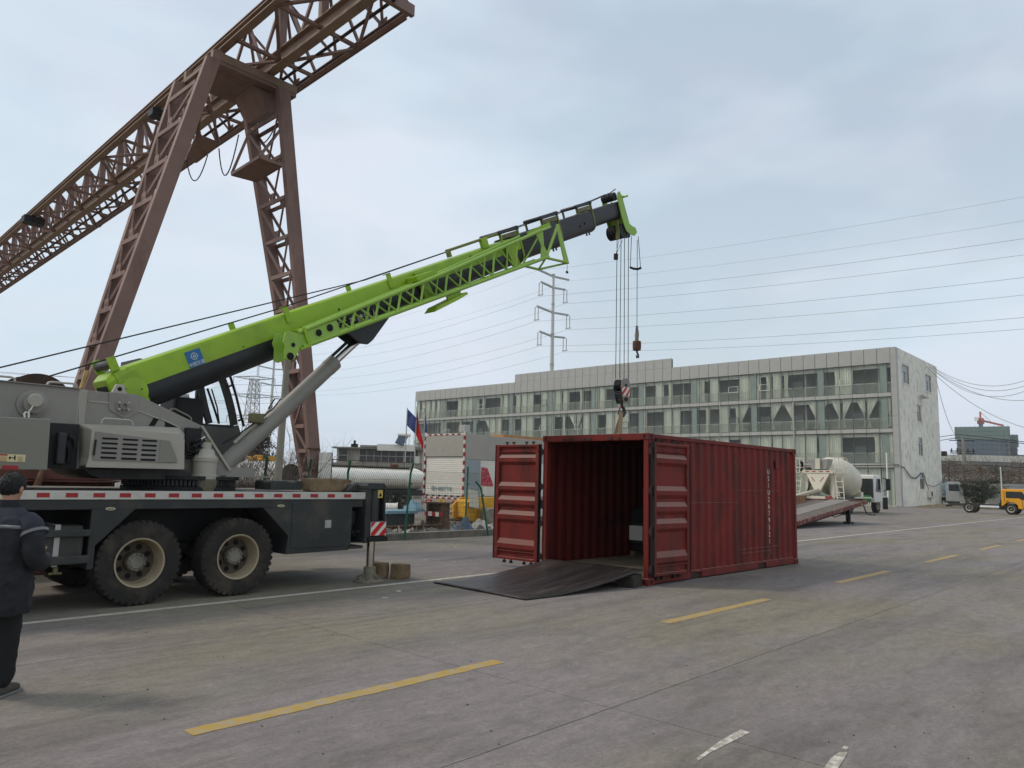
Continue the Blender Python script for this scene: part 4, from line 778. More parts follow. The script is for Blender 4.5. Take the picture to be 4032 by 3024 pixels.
gp0 = [onY(*E4(*q),YC0+.03) for q in ((600,350),(960,250),(1090,720),(1110,960),(730,930))]
cb(MB().add([tuple(p_) for p_ in gp0],[tuple(range(5))]), 'cab_window', m_glass, cbn)
p0, p1 = onY(*E4(880,60),YC0+.03), onY(*E4(880,60),YC1-.03); cb(MB().box((p0.x-1.3,YC0,p0.z-.03),(p0.x+.1,YC1,p0.z+.05)), 'cab_roof', m_chas, cbn)
cb(MB().tube([onY(*E4(q[0],q[1]),YC0-.06) for q in ((1060,120),(1160,450),(1240,780),(1285,950))], .022, 8), 'grab_rail', m_black, cbn, smooth=True)
for q in ((1040,290),(1200,845)): cb(MB().tube([onY(*E4(q[0]-10,q[1]+10),YC0-.02),onY(*E4(q[0]+70,q[1]-15),YC0-.06)], .018, 6), 'rail_bracket', m_black, cbn)
cb(MB().tube([onY(*E4(690,330),YC0-.02),onY(*E4(790,620),YC0-.02),onY(*E4(880,900),YC0-.02)], .018, 6).tube([onY(*E4(760,340),YC0+.0),onY(*E4(850,640),YC0+.0),onY(*E4(885,905),YC0)], .012, 6), 'wiper_bar', m_black, cbn)
cb(MB().box((5.0,11.9,2.2),(5.5,12.5,2.9)), 'seat', m_black, cbn, bevel=.05)
# ------------------------------------------------------------------ hook block, auxiliary hook, slings
hk = thing('hook_block', 'grey crane hook block with a red and white striped plate', 'hook block', (HXC,11.37,hz-.7), R(-14))
def hb_(mb, nm, mt, par=None, **k): return mb.build(nm, mt, par or hk, local=True, **k)
oc = [(-.10,.70),(.08,.72),(.13,.66),(.165,.45),(.15,.28),(.10,.05),(-.06,.05),(-.11,.28),(-.16,.45),(-.14,.62)]
for y in (-.16,.14):
    pt = hb_(MB().prism(oc, y, y+.025), 'cheek_plate', m_grey if y < 0 else m_chas, bevel=.006)
    if y < 0:
        sp_ = hb_(MB().prism([(-.155,.48),(.155,.48),(.13,.24),(-.115,.24)], y-.004, y-.001), 'stripe_plate', m_wht, pt)
        for q in ([(-.155,.48),(-.15,.40),(-.085,.48)],[(-.135,.33),(-.115,.255),(-.09,.27),(.06,.48),(0.0,.48)][::1],[(-.02,.24),(.06,.24),(.152,.42),(.155,.48)]):
            hb_(MB().prism(q, y-.007, y-.0045), 'red_stripe', mat('warning_red',(1,1,1)), sp_)
        for cx_, cz_, r_ in ((0,.53,.032),(.0,.14,.045)): hb_(MB().lathe([(r_,0),(r_,-.03),(r_*.6,-.035),(0.001,-.02)], (cx_,y,cz_), 'y', 16), 'plate_pin', m_boom2, pt, smooth=True)
for k in range(3): hb_(MB().lathe([(.0,-.03),(.15,-.03),(.15,-.02),(.125,0),(.15,.02),(.15,.03),(.0,.03)], (0,-.085+.08*k,.53), 'y', 24), 'pulley', m_black, smooth=True)
for z in (.35,.30,.56): hb_(MB().tube([(-.13,-.15,z),(-.13,.15,z)], .014, 8), 'tie_bolt', m_boom2)
hb_(MB().tube([(0,-.2,.15),(0,.2,.15)], .055, 14), 'trunnion', m_rustd, smooth=True)
hb_(MB().tube([(0,0,.12),(0,0,-.02),(.07,0,-.08),(.10,0,-.18),(.05,0,-.28),(-.04,0,-.29),(-.10,0,-.22),(-.11,0,-.15)], [.045,.04,.045,.055,.05,.045,.035,.012], 12), 'hook', m_boom2, smooth=True)
hb_(MB().tube([(0,0,-.02),(-.07,0,-.08),(-.10,0,-.17)], [.03,.02,.015], 8), 'safety_latch', m_redr)
hz0 = hz-.7-.22
sg = thing('lifting_sling', 'pale webbing sling hanging from the crane hook behind the red container', 'sling', (HXC,11.37,hz0))
m_sling = mat('sling_webbing', (.34,.255,.17), .9, var=.3, scale=6, stretch=(1,1,.2), dirt=(.20,.14,.09), damt=.3)
for a, b_, w_ in (((-.06,-.02,.02),(-.34,-.12,-1.35),.13),((.05,.04,.02),(-.22,.30,-1.30),.10)):
    sg_ = MB().bar(V((HXC,11.37,hz0))+V(a), V((HXC,11.37,hz0))+V(b_), w_, .012, (.3,1,0)).build('sling_leg', m_sling, sg)
ax = onY(2508,1270,11.37); zb = onY(2505,1345,11.37).z
ah = thing('auxiliary_hook', 'small rusty ball weight and hook hanging beside the hoist ropes', 'hook', (ax.x,11.37,zb-.3))
MB().tube([(ax.x,11.37,bp(14.17,-.62,0).z),(ax.x,11.37,zb+.42)], .010, 6).build('aux_rope', m_rope, ah)
MB().tube([(ax.x,11.37,zb+.46),(ax.x+.01,11.37,zb+.30),(ax.x,11.37,zb+.20),(ax.x-.01,11.37,zb+.02)], [.02,.045,.06,.05], 10).build('rope_socket', m_hub, ah, smooth=True)
for z in (.36,.42,.30): MB().bar((ax.x-.06,11.37,zb+z),(ax.x+.06,11.37,zb+z+.01),.02,.03).build('rope_clip', m_black, ah)
MB().lathe([(.06,.03),(.115,.01),(.12,-.12),(.11,-.24),(.05,-.255)], (ax.x,11.37,zb), 'z', 20).build('ball_weight', m_rust, ah, smooth=True)
MB().tube([(ax.x,11.37,zb-.25),(ax.x+.01,11.37,zb-.30),(ax.x+.05,11.36,zb-.36),(ax.x+.04,11.35,zb-.44),(ax.x-.02,11.35,zb-.46),(ax.x-.05,11.36,zb-.38)], [.03,.025,.028,.03,.026,.012], 8).build('hook', m_boom2, ah, smooth=True)
# ------------------------------------------------------------------ gantry crane
gy = thing('gantry_crane', 'tall brown steel gantry crane with lattice girder and splayed legs', 'gantry crane', (9,19,0))
def gb_(mb, nm, mt=None, par=None, **k): return mb.build(nm, mt or m_gantry, par or gy, **k)
def gx(x, y): return x+.034*(y-19)
G0, G1, NB = 13.3, 77.2, 30
ynode = [G0+(G1-G0)*i/NB for i in range(NB+1)]
zB, zT = 12.75, 14.75
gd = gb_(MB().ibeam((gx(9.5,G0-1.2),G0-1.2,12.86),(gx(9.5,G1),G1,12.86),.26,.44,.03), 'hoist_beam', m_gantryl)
for xx in (8.17,10.55):
    a, b_ = V((gx(xx,G0),G0,zB+.10)), V((gx(xx,G1),G1,zB+.10))
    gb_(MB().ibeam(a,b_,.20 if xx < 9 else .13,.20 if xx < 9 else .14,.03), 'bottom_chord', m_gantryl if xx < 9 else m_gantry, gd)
gb_(MB().ibeam((gx(9.42,G0),G0,zT),(gx(9.42,G1),G1,zT),.30,.26,.03), 'top_chord', m_gantry, gd)
gb_(MB().tube([(gx(10.0,G0),G0-.2,zB+.04),(gx(10.0,G1),G1,zB+.04)], .045, 6), 'conductor_bar', m_rustd, gd)
gb_(MB().tube([(gx(10.72,G0+.3),G0+.3,zB+.12),(gx(10.72,G1),G1,zB+.12)], .03, 6), 'festoon_rail', m_gantry, gd)
P_ = lambda x,y,z: V((gx(x,y),y,z))
for i, y in enumerate(ynode):
    if abs(y-19) > .9: gb_(MB().bar(P_(9.48,y,13.08),P_(9.45,y,zT-.12),.20,.16,(0,1,0)), 'post', m_gantry, gd)
    gb_(MB().bar(P_(8.2,y,zB+.04),P_(10.55,y,zB+.04),.10,.08), 'cross_beam', m_gantry, gd)
    gb_(MB().bar(P_(8.17,y,zB+.2),P_(9.40,y,zT-.1),.16,.08,(0,1,0)), 'side_strut', m_gantry, gd)
    gb_(MB().bar(P_(10.55,y,zB+.2),P_(9.44,y,zT-.1),.07,.06,(0,1,0)), 'side_strut', m_gantry, gd)
    if i < NB:
        y2 = ynode[i+1]; ym = (y+y2)/2
        gb_(MB().bar(P_(9.47,y+.12,zT-.15),P_(9.47,ym,13.1),.07,.09), 'web_diagonal', m_gantry, gd); gb_(MB().bar(P_(9.47,ym,13.1),P_(9.47,y2-.12,zT-.15),.07,.09), 'web_diagonal', m_gantry, gd)
        s_ = 1 if i % 2 else -1
        a, b_ = (y,y2) if s_ > 0 else (y2,y)
        gb_(MB().bar(P_(8.2,a,zB+.02),P_(9.45,b_,zB+.02),.09,.06), 'bottom_lacing', m_gantry, gd); gb_(MB().bar(P_(9.55,b_,zB+.02),P_(10.55,a,zB+.02),.08,.06), 'bottom_lacing', m_gantry, gd)
        gb_(MB().bar(P_(10.55,ym,zB+.18),P_(9.5,y,zT-.15),.07,.07), 'side_diagonal', m_gantry, gd); gb_(MB().bar(P_(10.55,ym,zB+.18),P_(9.5,y2,zT-.15),.07,.07), 'side_diagonal', m_gantry, gd)
        gb_(MB().bar(P_(8.17,ym,zB+.18),P_(9.35,y,zT-.15),.11,.07), 'side_diagonal', m_gantry, gd); gb_(MB().bar(P_(8.17,ym,zB+.18),P_(9.35,y2,zT-.15),.11,.07), 'side_diagonal', m_gantry, gd)
        gb_(MB().cbox(P_(10.55,ym,zB+.24),(.03,.34,.24)), 'gusset', m_gantry, gd)
gb_(MB().box((gx(9.6,G0)-.0,G0-.10,zB-.02),(gx(10.66,G0),G0+.02,zB+.26)), 'end_plate', m_gantry, gd)
# cap over the legs
for yl in (19.0,74.0):
    o_ = gx(0,yl)
    gb_(MB().box((7.85+o_,yl-.85,12.30),(10.3+o_,yl+.85,12.40)), 'cap_plate', m_gantry, gd)
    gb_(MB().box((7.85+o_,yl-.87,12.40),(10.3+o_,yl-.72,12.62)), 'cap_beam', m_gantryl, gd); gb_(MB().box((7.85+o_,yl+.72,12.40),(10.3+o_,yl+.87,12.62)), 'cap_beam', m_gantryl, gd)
    gb_(MB().prism([(9.15+o_,12.29),(10.25+o_,12.29),(10.12+o_,11.9),(9.62+o_,11.7)], yl-.55, yl+.55), 'leg_head', m_gantry, gd)
    for y in (yl-.8, yl+.8): gb_(MB().lathe([(.0,-.06),(.14,-.06),(.14,.06),(.0,.06)], (8.02+o_,y,12.55), 'y', 14), 'tie_pin', m_gantry, gd)
    for f in (lambda z: 5.34+z*.2163, lambda z: 12.58-z*.21):
        isA = f(0) < 8; dd = lambda z: .25+.134*z; zt, zb_, pw = 12.3, .55, .36
        pr = lambda z, u, e: V((f(z)+o_-u, yl+e*dd(z)/2, z))
        chord = []
        for e in (-1,1):
            vv = [pr(z,u,e)+V((0,dy,0)) for z in (zb_,zt) for u,dy in ((0,-.09),(pw,-.09),(pw,.09),(0,.09))]
            c_ = gb_(MB().add(vv, [(0,1,2,3),(7,6,5,4),(0,4,5,1),(1,5,6,2),(2,6,7,3),(3,7,4,0)]), 'leg' if e < 0 else 'leg_rear_chord', m_gantry, None if e < 0 else chord[0], bevel=.008)
            chord.append(c_)
        lg_ = chord[0]
        zs = [11.6,10.5,9.4,8.35,7.35,6.4,5.5,4.65,3.85,3.1,2.4,1.75,1.15]
        for u in (.015,pw-.015):
            for i in range(len(zs)):
                z = zs[i]; a = pr(z,u,-1)+V((0,.09,0)); b_ = pr(z,u,1)-V((0,.09,0))
                gb_(MB().bar(a,b_,.05,.11,(0,0,1)), 'leg_batten', m_gantry, lg_)
                if i < len(zs)-1:
                    z2 = zs[i+1]
                    if dd(z) > .85:
                        m_ = (pr(z2,u,-1)+pr(z2,u,1))/2
                        gb_(MB().bar(a-V((0,0,.06)),m_+V((0,-.05,.1)),.045,.075), 'leg_brace', m_gantry, lg_); gb_(MB().bar(b_-V((0,0,.06)),m_+V((0,.05,.1)),.045,.075), 'leg_brace', m_gantry, lg_)
                        gb_(MB().cbox(m_+V((0,0,.10)),(.03,.26,.34)), 'leg_gusset', m_gantry, lg_)
                    else:
                        e = 1 if i % 2 else -1
                        gb_(MB().bar(pr(z-.06,u,e)-V((0,e*.09,0)),pr(z2+.06,u,-e)+V((0,e*.09,0)),.045,.075), 'leg_brace', m_gantry, lg_)
        xb = f(.4)+o_
        gb_(MB().box((xb-.75,yl-.33,.22),(xb+.35,yl+.33,.60)), 'bogie', m_rustd, lg_, bevel=.02)
        for dx in (-.5,.1): gb_(MB().lathe([(.0,-.08),(.2,-.08),(.2,.08),(.0,.08)], (xb+dx,yl,.36), 'y', 18), 'bogie_wheel', m_rustd, lg_)
    gb_(MB().box((5.0+o_,yl-.2,.62),(12.9+o_,yl+.2,.90)), 'ground_beam', m_gantry, gd)
# hanging work platforms with hangers, seen from below
def hang(qs, z, hangers, nm='work_platform'):
    pts = [onZ(q[0],q[1],z) for q in qs]; p_ = gb_(MB().prism([(a.x,a.y) for a in pts], z, z+.05, 'xy'), nm, m_gantry, gd)
    for i, q in hangers: gb_(MB().bar(pts[i]+V((0,0,.05)), q, .06, .06), 'hanger', m_gantry, p_)
    n_ = len(pts)
    for i in range(n_): gb_(MB().bar(pts[i]+V((0,0,.03)),pts[(i+1)%n_]+V((0,0,.03)),.05,.08), 'platform_edge', m_gantry, p_)
hang([(912,690),(1010,716),(1110,655),(1022,622)], 10.0, [(0,V((9.55,19.2,11.4))),(3,onY(1105,510,19.2))])
hang([(735,625),(772,640),(862,570),(775,535)], 11.2, [(2,onY(822,395,19.5)),(3,onY(790,450,19.7))])
for a, b_, s_ in (((862,585),(940,530),75),((735,630),(818,610),55),((452,790),(486,765),25),((365,850),(402,885),18),((968,470),(1075,515),40)):
    p0 = onZ(a[0],a[1],12.6); p1 = onZ(b_[0],b_[1],12.6); L_ = .62*s_/40
    gb_(MB().tube([p0+(p1-p0)*t/10+V((0,0,-L_*(1-(2*t/10-1)**2))) for t in range(11)], .02, 6), 'festoon_cable', m_black, gd, smooth=True)
f0 = onZ(625,452,12.55); gb_(MB().cbox(f0,(.5,.35,.22)), 'floodlight', m_black, gd); f0 = onZ(130,870,12.55); gb_(MB().cbox(f0,(.8,.5,.3)), 'floodlight', m_black, gd)
gsign = onY(*Z5(745,200),18.7); gb_(MB().prism([(lambda q: (q.x,q.z))(onY(*Z5(*q),18.69)) for q in ((735,130),(775,125),(745,280),(690,290))], 18.66, 18.70), 'danger_sign', mat('gantry_sign', (.55,.40,.16), .6, var=.3, scale=6))
# rails the gantry runs on
struct('gantry_rail', MB().ibeam((-20,19.0,.10),(17.2,19.0,.10),.14,.15,.03), m_rust)
struct('rail_kerb', MB().box((-20,16.55,-.03),(17.4,16.85,.16)).box((-20,18.75,-.03),(17.4,19.25,.022)), mat('kerb_concrete', (.20,.185,.165), .9, var=.3, scale=2, dirt=(.11,.1,.085), damt=.4))
es_ = thing('rail_end_stop', 'rusty steel box post wrapped in red and white tape at the rail end', 'post', (17.45,19.45,0))
MB().box((17.28,19.08,.0),(17.62,19.16,.86)).box((17.28,19.82,0),(17.62,19.9,.88)).box((17.50,19.16,0),(17.62,19.82,.85)).build('post', m_rust, es_)
for k in range(5):
    y = 19.04+k*.18; MB().box((17.255,y,.42),(17.275,y+.178,.57)).build('tape_band', m_redr if k % 2 == 0 else m_wht, es_)
MB().box((17.2,19.0,.86),(17.7,19.98,.90)).build('cap', m_rust, es_)
# ------------------------------------------------------------------ office building with a glass front
ob = thing('office_building', 'long grey curtain walled office block with parapet and stained white end wall', 'building', (84,23.4,0))
BX, BY0, PWD, NC = 84.0, 23.42, 1.311, 59
BY1 = BY0+PWD*NC
def bb(mb, nm, mt, par=None, **k): return mb.build(nm, mt, par or ob, **k)
m_pan = mat('cladding_panel', (.375,.385,.385), .5, var=.07, scale=.5, dirt=(.30,.305,.30), damt=.16, dscale=.6, dstretch=(1,1,.3), spec=.5)
m_span = mat('spandrel_panel', (.40,.41,.40), .55, var=.10, scale=.8, dirt=(.20,.20,.19), damt=.35, dscale=1.4, dstretch=(1,1,.4))
m_mull = mat('mullion', (.085,.095,.092), .5, var=.1)
m_colm = mat('column_lining', (.27,.305,.305), .6, var=.1, scale=.7)
m_cur = mat('curtain_cloth', (.74,.74,.71), .9, var=.06, scale=1.5)
m_room = mat('room_wall', (.50,.51,.50), .9, var=.1, scale=.2); m_ceil = mat('room_ceiling', (.60,.60,.58), .9, var=.05); m_flo = mat('room_floor', (.26,.25,.24), .8, var=.1)
m_railw = mat('balcony_rail', (.60,.61,.58), .6, var=.08)
m_wall = mat('old_white_render', (.80,.80,.755), .92, var=.10, scale=.35, dirt=(.50,.495,.455), damt=.42, dscale=1.5, dstretch=(1,1,.7), bump=.3, bscale=3)
rows = [(.0,3.98),(4.45,7.67),(8.09,11.47),(11.89,15.01)]
ft = 15.01
MB
# walls: end wall with window openings, back, far end, roof
side = bb(MB().add([],[]), 'wall', m_wall) if False else None
wins = [(86.05,88.7,13.10,15.17),(95.15,97.7,13.15,15.17),(91.05,92.8,9.30,11.24),(91.1,92.85,5.50,7.6),(91.1,92.85,1.82,3.75)]
def holed(x0, x1, z0, z1, holes, y0, y1):
    xs_ = sorted({x0,x1}|{h[0] for h in holes}|{h[1] for h in holes}); zs_ = sorted({z0,z1}|{h[2] for h in holes}|{h[3] for h in holes}); mb = MB()
    for i in range(len(xs_)-1):
        run = None
        for k in range(len(zs_)-1):
            cx_, cz_ = (xs_[i]+xs_[i+1])/2, (zs_[k]+zs_[k+1])/2
            if any(h[0] < cx_ < h[1] and h[2] < cz_ < h[3] for h in holes): continue
            a, b_ = (xs_[i],y0,zs_[k]), (xs_[i+1],y1,zs_[k+1]); mb.box(a,b_)
    return mb
ewl = bb(holed(84.55,100.2,0,16.68,wins,22.85,23.15), 'end_wall', m_wall)
m_wfr = mat('window_frame_white', (.55,.55,.53), .6, var=.06); m_wgl = mat('dark_window_glass', (.03,.035,.035), .12, var=.2, spec=.6)
for h in wins:
    wn = bb(MB().box((h[0],22.90,h[2]),(h[0]+.09,22.98,h[3])).box((h[1]-.09,22.90,h[2]),(h[1],22.98,h[3])).box((h[0]+.09,22.90,h[2]),(h[1]-.09,22.98,h[2]+.09)).box((h[0]+.09,22.90,h[3]-.09),(h[1]-.09,22.98,h[3])).box((h[0]+.09,22.90,h[3]-.75),(h[1]-.09,22.98,h[3]-.68)).box(((h[0]+h[1])/2-.035,22.90,h[2]+.09),((h[0]+h[1])/2+.035,22.98,h[3]-.75)), 'window_frame', m_wfr, ewl)
    bb(MB().box((h[0]+.05,22.95,h[2]+.05),(h[1]-.05,22.96,h[3]-.05)), 'window_pane', m_wgl, wn); bb(MB().box((h[0]-.1,22.80,h[2]-.10),(h[1]+.1,22.95,h[2]-.002)), 'window_sill', m_wall, wn)
bb(MB().box((100.2,22.85,0),(100.5,BY1,16.68)), 'back_wall', m_wall); bb(MB().box((84.55,BY1-.3,0),(100.2,BY1,16.68)), 'far_end_wall', m_wall)
bb(MB().box((84.3,23.15,15.75),(100.2,BY1-.3,15.95)), 'roof_slab', m_room)
bb(MB().box((84.35,23.15,0),(84.36,23.16,.01)), 'footing', m_room) if False else None
# floors, ceilings, back of the rooms
for k, (z0, z1) in enumerate(rows):
    if k: bb(MB().box((84.30,23.2,z0-.42),(99.8,BY1-.35,z0-.05)), 'floor_slab', m_flo)
    bb(MB().box((84.32,23.2,z1+.005),(99.8,BY1-.35,z1+.03)), 'ceiling', m_ceil)
    if k: bb(MB().box((84.42,23.2,z1-.42),(84.50,BY1-.35,z1-.02)), 'pelmet', m_wht)
    bb(MB().box((87.6,23.2,z0-.04),(87.8,BY1-.35,z1)), 'room_back_wall', m_room)
    for j in range(10):
        y = BY0+PWD*(6*j+1.1); bb(MB().box((85.0,y,z0-.04),(87.6,y+.15,z1)), 'partition', m_room)
# corner strip of stacked panels
for k in range(16):
    bb(MB().box((83.93,22.86,.02+k*1.042),(84.55,BY0-.012,.02+k*1.042+1.03)), 'corner_panel', m_pan)
# facade modules
pane_me = {}
def ybox(name, z0, z1, d0, d1, mt, g=.026):
    return MB().box((d0,g,z0),(d1,PWD-g,z1)).mesh(name, mt)
import itertools
par_me = ybox('parapet_panel', 15.03, 16.70, -.06, .10, m_pan); hi_me = ybox('upper_panel', 16.72, 17.92, -.06, .10, m_pan)
sp_me = [ybox('spandrel_panel', a+.012, b_-.012, -.05, .10, m_span) for a, b_ in ((3.98,4.45),(7.67,8.09),(11.47,11.89))]
gl_me = [ybox('glass_pane', a+.03, b_-.03, 0.0, .012, m_bglass, .03) for a, b_ in rows]
def inst(name, me, y, par=None):
    o = bpy.data.objects.new(name, me); COL.objects.link(o); o.parent = par or ob; o.location = (0,y-23.4,0); return o
fac = bb(MB().box((84.06,BY0,15.02),(84.3,BY1,16.6)), 'parapet', m_mull)
for i in range(NC):
    y = BY0+i*PWD
    inst('parapet_panel', par_me, y)
    if 19.4 < i < 40.8: inst('upper_panel', hi_me, y)
    for k in range(3): inst('spandrel_panel', sp_me[k], y)
    for k in range(4): inst('glass_pane', gl_me[k], y)
bb(MB().box((84.06,BY0+20*PWD,16.6),(84.3,BY0+41*PWD,17.85)), 'upper_parapet', m_mull)
ms = MB().box((-.035,-.022,0),(.03,.022,15.02)).mesh('mullion', m_mull)
for i in range(NC+1): inst('mullion', ms, BY0+i*PWD)
for k, (z0, z1) in enumerate(rows):
    bb(MB().box((83.975,BY0,z1-.03),(84.02,BY1,z1+.008)), 'transom', m_mull); bb(MB().box((83.975,BY0,z0-.008),(84.02,BY1,z0+.03)), 'transom', m_mull)
# lined columns behind the glass every few bays
for i in (0,5,11,17,23,29,35,41,47,53):
    y = BY0+(i+.62)*PWD; bb(MB().box((84.12,y-.36,0),(84.75,y+.36,15.0)), 'column', m_colm)
# guard rails inside the glass
bal = MB()
for j in range(11): bal.box((-.012,j*.119-.012,0),(.012,j*.119+.012,1.05))
bal.box((-.02,-.012,1.05),(.02,PWD-.012,1.10))
bme = bal.mesh('guard_rail', m_railw)
for k in (1,2,3):
    for i in range(NC):
        o = bpy.data.objects.new('guard_rail', bme); COL.objects.link(o); o.parent = ob; o.location = (.18,BY0+i*PWD-23.4,rows[k][0]+.02)
# curtains: f full, t tied to the right, T tied to the left, V pair gathered to the middle, h half, . none
def curtain(kind, z0, z1, seed):
    h = z1-z0; rnd = random.Random(seed); ph = rnd.random()*6; fr_ = rnd.uniform(7,10); mb = MB()
    def wv(u, v, a): return (.07*math.sin(u*2*PI*fr_*.7*a+ph+.5*math.sin(v*3))+.03*math.sin(u*2*PI*fr_*1.6*a+ph*2))+.05*mnoise.noise(V((u*5,v*2,seed)))
    if kind == 'f': rng = [(lambda u,v: (.26+wv(u,v,1), u*PWD, z1-.06-v*(h-.12-.05*mnoise.noise(V((u*3,seed,0))))))]
    elif kind == 'h': rng = [(lambda u,v: (.26+wv(u,v,.6), u*PWD*.5*(1-.15*math.sin(v*3)), z1-.06-v*(h-.15)))]
    elif kind == 'H': rng = [(lambda u,v: (.26+wv(u,v,.6), PWD*(1-.5*u*(1-.15*math.sin(v*3))), z1-.06-v*(h-.15)))]
    else:
        def tied(side):
            def f(u, v):
                pinch = max(.16, 1-1.35*v) if v < .62 else .16+.30*(v-.62)
                yy = u*pinch; yy = yy if side > 0 else 1-yy
                return (.26+wv(u,v,.8), yy*PWD, z1-.06-v*(h-.25))
            return f
        rng = [tied(1 if kind == 't' else -1)]
    for f in rng: mb.sheet(f, 40, 8)
    return mb.mesh('curtain', m_cur)
CM = {}
def cme(kind, k):
    key = (kind,k,random.randrange(6))
    if key not in CM: CM[key] = curtain(kind, rows[k][0], rows[k][1], hash(key[2]*7+k*3+ord(kind)))
    return CM[key]
pat = {3: '...fh...HfhfF..fHf..hf.f..h.ff.h.ffhf.fff.fh..hffff..ffffffh'.replace('F','f'), 2: 'tTtTtTt.tT..Thf.h..ff..h.fff.hfTtH.hf.ff.h.fft.T..h..h.......', 1: 'fh..fhfffffff.fhfhff..hfffffffffffffff.fffff.ffhfff.ffff.ff', 0: 'ffffffhfffffhffffffffffhffffff.ffffffffffffhfffffffffffffff'}
for k in range(4):
    s_ = pat[k].ljust(NC,'f')
    for i in range(NC):
        if s_[i] == '.': continue
        o = bpy.data.objects.new('curtain', cme(s_[i],k)); COL.objects.link(o); o.parent = ob; o.location = (0,BY0+i*PWD-23.4,0); o.data.shade_smooth()
        o.scale.y = random.uniform(.78,1.08); o.location.y += (1-o.scale.y)*PWD*random.random()
for me in CM.values(): me.transform(Matrix.Translation((0,0,0)))
# top-hung casement windows in the glass, some ajar
for i, k, op in ((3,3,.35),(13,3,.25),(10,3,.3),(7,3,0),(7,2,.0),(10,2,0),(13,2,0),(2,2,0),(2,1,.0),(25,3,0),(36,3,0),(46,3,.2),(57,3,0),(36,2,.3),(46,2,.0),(25,2,0),(31,2,.25),(52,2,.3)):
    y0 = BY0+i*PWD+.05; y1 = y0+PWD-.1; z1 = rows[k][0]+1.75; z0 = z1-.75; dx = -op*.5
    cs = bb(MB().bar((83.95,y0,z1),(83.95,y1,z1),.05,.05).bar((83.95+dx,y0,z0),(83.95+dx,y1,z0),.05,.05).bar((83.95,y0,z1),(83.95+dx,y0,z0),.05,.05).bar((83.95,y1,z1),(83.95+dx,y1,z0),.05,.05), 'casement', m_wfr if op else m_mull)
    bb(MB().add([(83.95,y0,z1),(83.95,y1,z1),(83.95+dx,y1,z0),(83.95+dx,y0,z0)],[(0,1,2,3)]), 'casement_glass', m_bglass, cs)
bb(MB().tube([(83.85,33.8,0),(83.85,33.8,11.4)], .09, 8), 'rain_pipe', m_pan); bb(MB().tube([(83.88,42.9,4),(83.88,42.9,12)], .04, 6), 'conduit', m_wfr)
bb(MB().tube([(83.8,45,4.15),(83.8,36,4.25),(83.8,30,4.1),(83.8,23,4.3),(84.8,22.7,4.0),(87,22.7,3.1),(89,22.7,3.0),(91,22.7,3.6)], .05, 6), 'cable', m_black)
bb(MB().tube([(91,22.7,3.6),(93,22.7,2.4),(96,22.7,2.2),(99,22.7,2.6)], .03, 6), 'cable', m_black); bb(MB().tube([(92,22.7,3.6),(94,22.7,1.6),(94.5,22.7,.6)], .03, 6), 'cable', m_black)
bb(MB().box((83.4,23.2,-.01),(84.2,BY1,.12)), 'plinth', m_span)
for x0, z0 in ((93.6,.95),): 
    ac = thing('air_conditioner', 'white air conditioner unit low on the stained end wall', 'air conditioner', (x0,22.6,z0))
    MB().box((x0,22.45,z0),(x0+1.5,22.83,z0+.85)).build('casing', m_wht, ac, bevel=.03); MB().lathe([(.0,-.02),(.30,-.02),(.30,0)], (x0+.5,22.45,z0+.43), 'y', 20).build('fan_grille', m_chas, ac)
    for x in (x0+.2,x0+1.2): MB().bar((x,22.84,z0-.02),(x,22.44,z0-.02),.05,.05).build('bracket', m_black, ac)
wl = thing('wall_lamp', 'small bracket lamp high on the stained white end wall', 'lamp', (92.5,22.7,12.0))
MB().tube([(92.3,22.84,12.3),(92.3,22.4,12.3),(92.3,22.4,12.0)], .04, 6).build('arm', m_chas, wl); MB().box((92.1,22.1,12.05),(93.2,22.7,12.2)).build('lamp_head', m_steel, wl)
# ------------------------------------------------------------------ things behind the crane
def T3(x,y): return (1500+x/3.016, 1600+y/3.016)
# stone blocks beside the jack and on the deck
def stone(nm, c, sz, rz, label, cat='block', mt=None, rough=.02, group=None):
    mb = MB(); n_ = 5; rnd = random.Random(hash(label)%999); hx, hy, hz_ = sz[0]/2, sz[1]/2, sz[2]
    import bmesh
    bm_ = bmesh.new(); bmesh.ops.create_cube(bm_, size=1); bmesh.ops.subdivide_edges(bm_, edges=bm_.edges[:], cuts=5, use_grid_fill=True)
    for v in bm_.verts:
        p = v.co; q = V((p.x*sz[0], p.y*sz[1], p.z*sz[2]))
        e = sum(1 for a in (p.x,p.y,p.z) if abs(a) > .49)
        if e >= 2: q *= 1-.035*(e-1)
        q += V((1,1,.5))*0+V((mnoise.noise(q*7+V((rz,1,2))),mnoise.noise(q*7+V((5,rz,2))),.6*mnoise.noise(q*7+V((9,1,rz)))))*rough
        v.co = Matrix.Rotation(rz,3,'Z')@q
    me = bpy.data.meshes.new(nm); bm_.to_mesh(me); bm_.free(); me.materials.append(mt or m_stone)
    o = bpy.data.objects.new(nm, me); COL.objects.link(o); o.location = (c[0],c[1],c[2]+sz[2]/2)
    return tag(o, label, cat, group)
stone('stone_block', (8.03,10.42,0), (.30,.27,.27), R(28), 'rough brown stone block next to the crane jack rod')
stone('stone_block', (8.33,10.20,0), (.27,.25,.25), R(20), 'rough brown stone block farther from the jack, beside its twin')
p0, p1 = onY(*Z6(912,1175),10.5), onY(*Z6(1245,1175),10.5)
stone('timber_block', ((p0.x+p1.x)/2,10.58,1.447), (p1.x-p0.x-.02,.26,.215), 0, 'long weathered sandstone block lying on the crane deck', mt=mat('deck_block', (.22,.16,.095), .9, var=.35, scale=4, dirt=(.11,.08,.05), damt=.4, dscale=5, bump=.5), rough=.016)
stone('timber_block', (p1.x+.14,10.95,1.447), (.30,.4,.20), 0, 'short split block behind the long block on the crane deck', mt=m_wood, rough=.02)
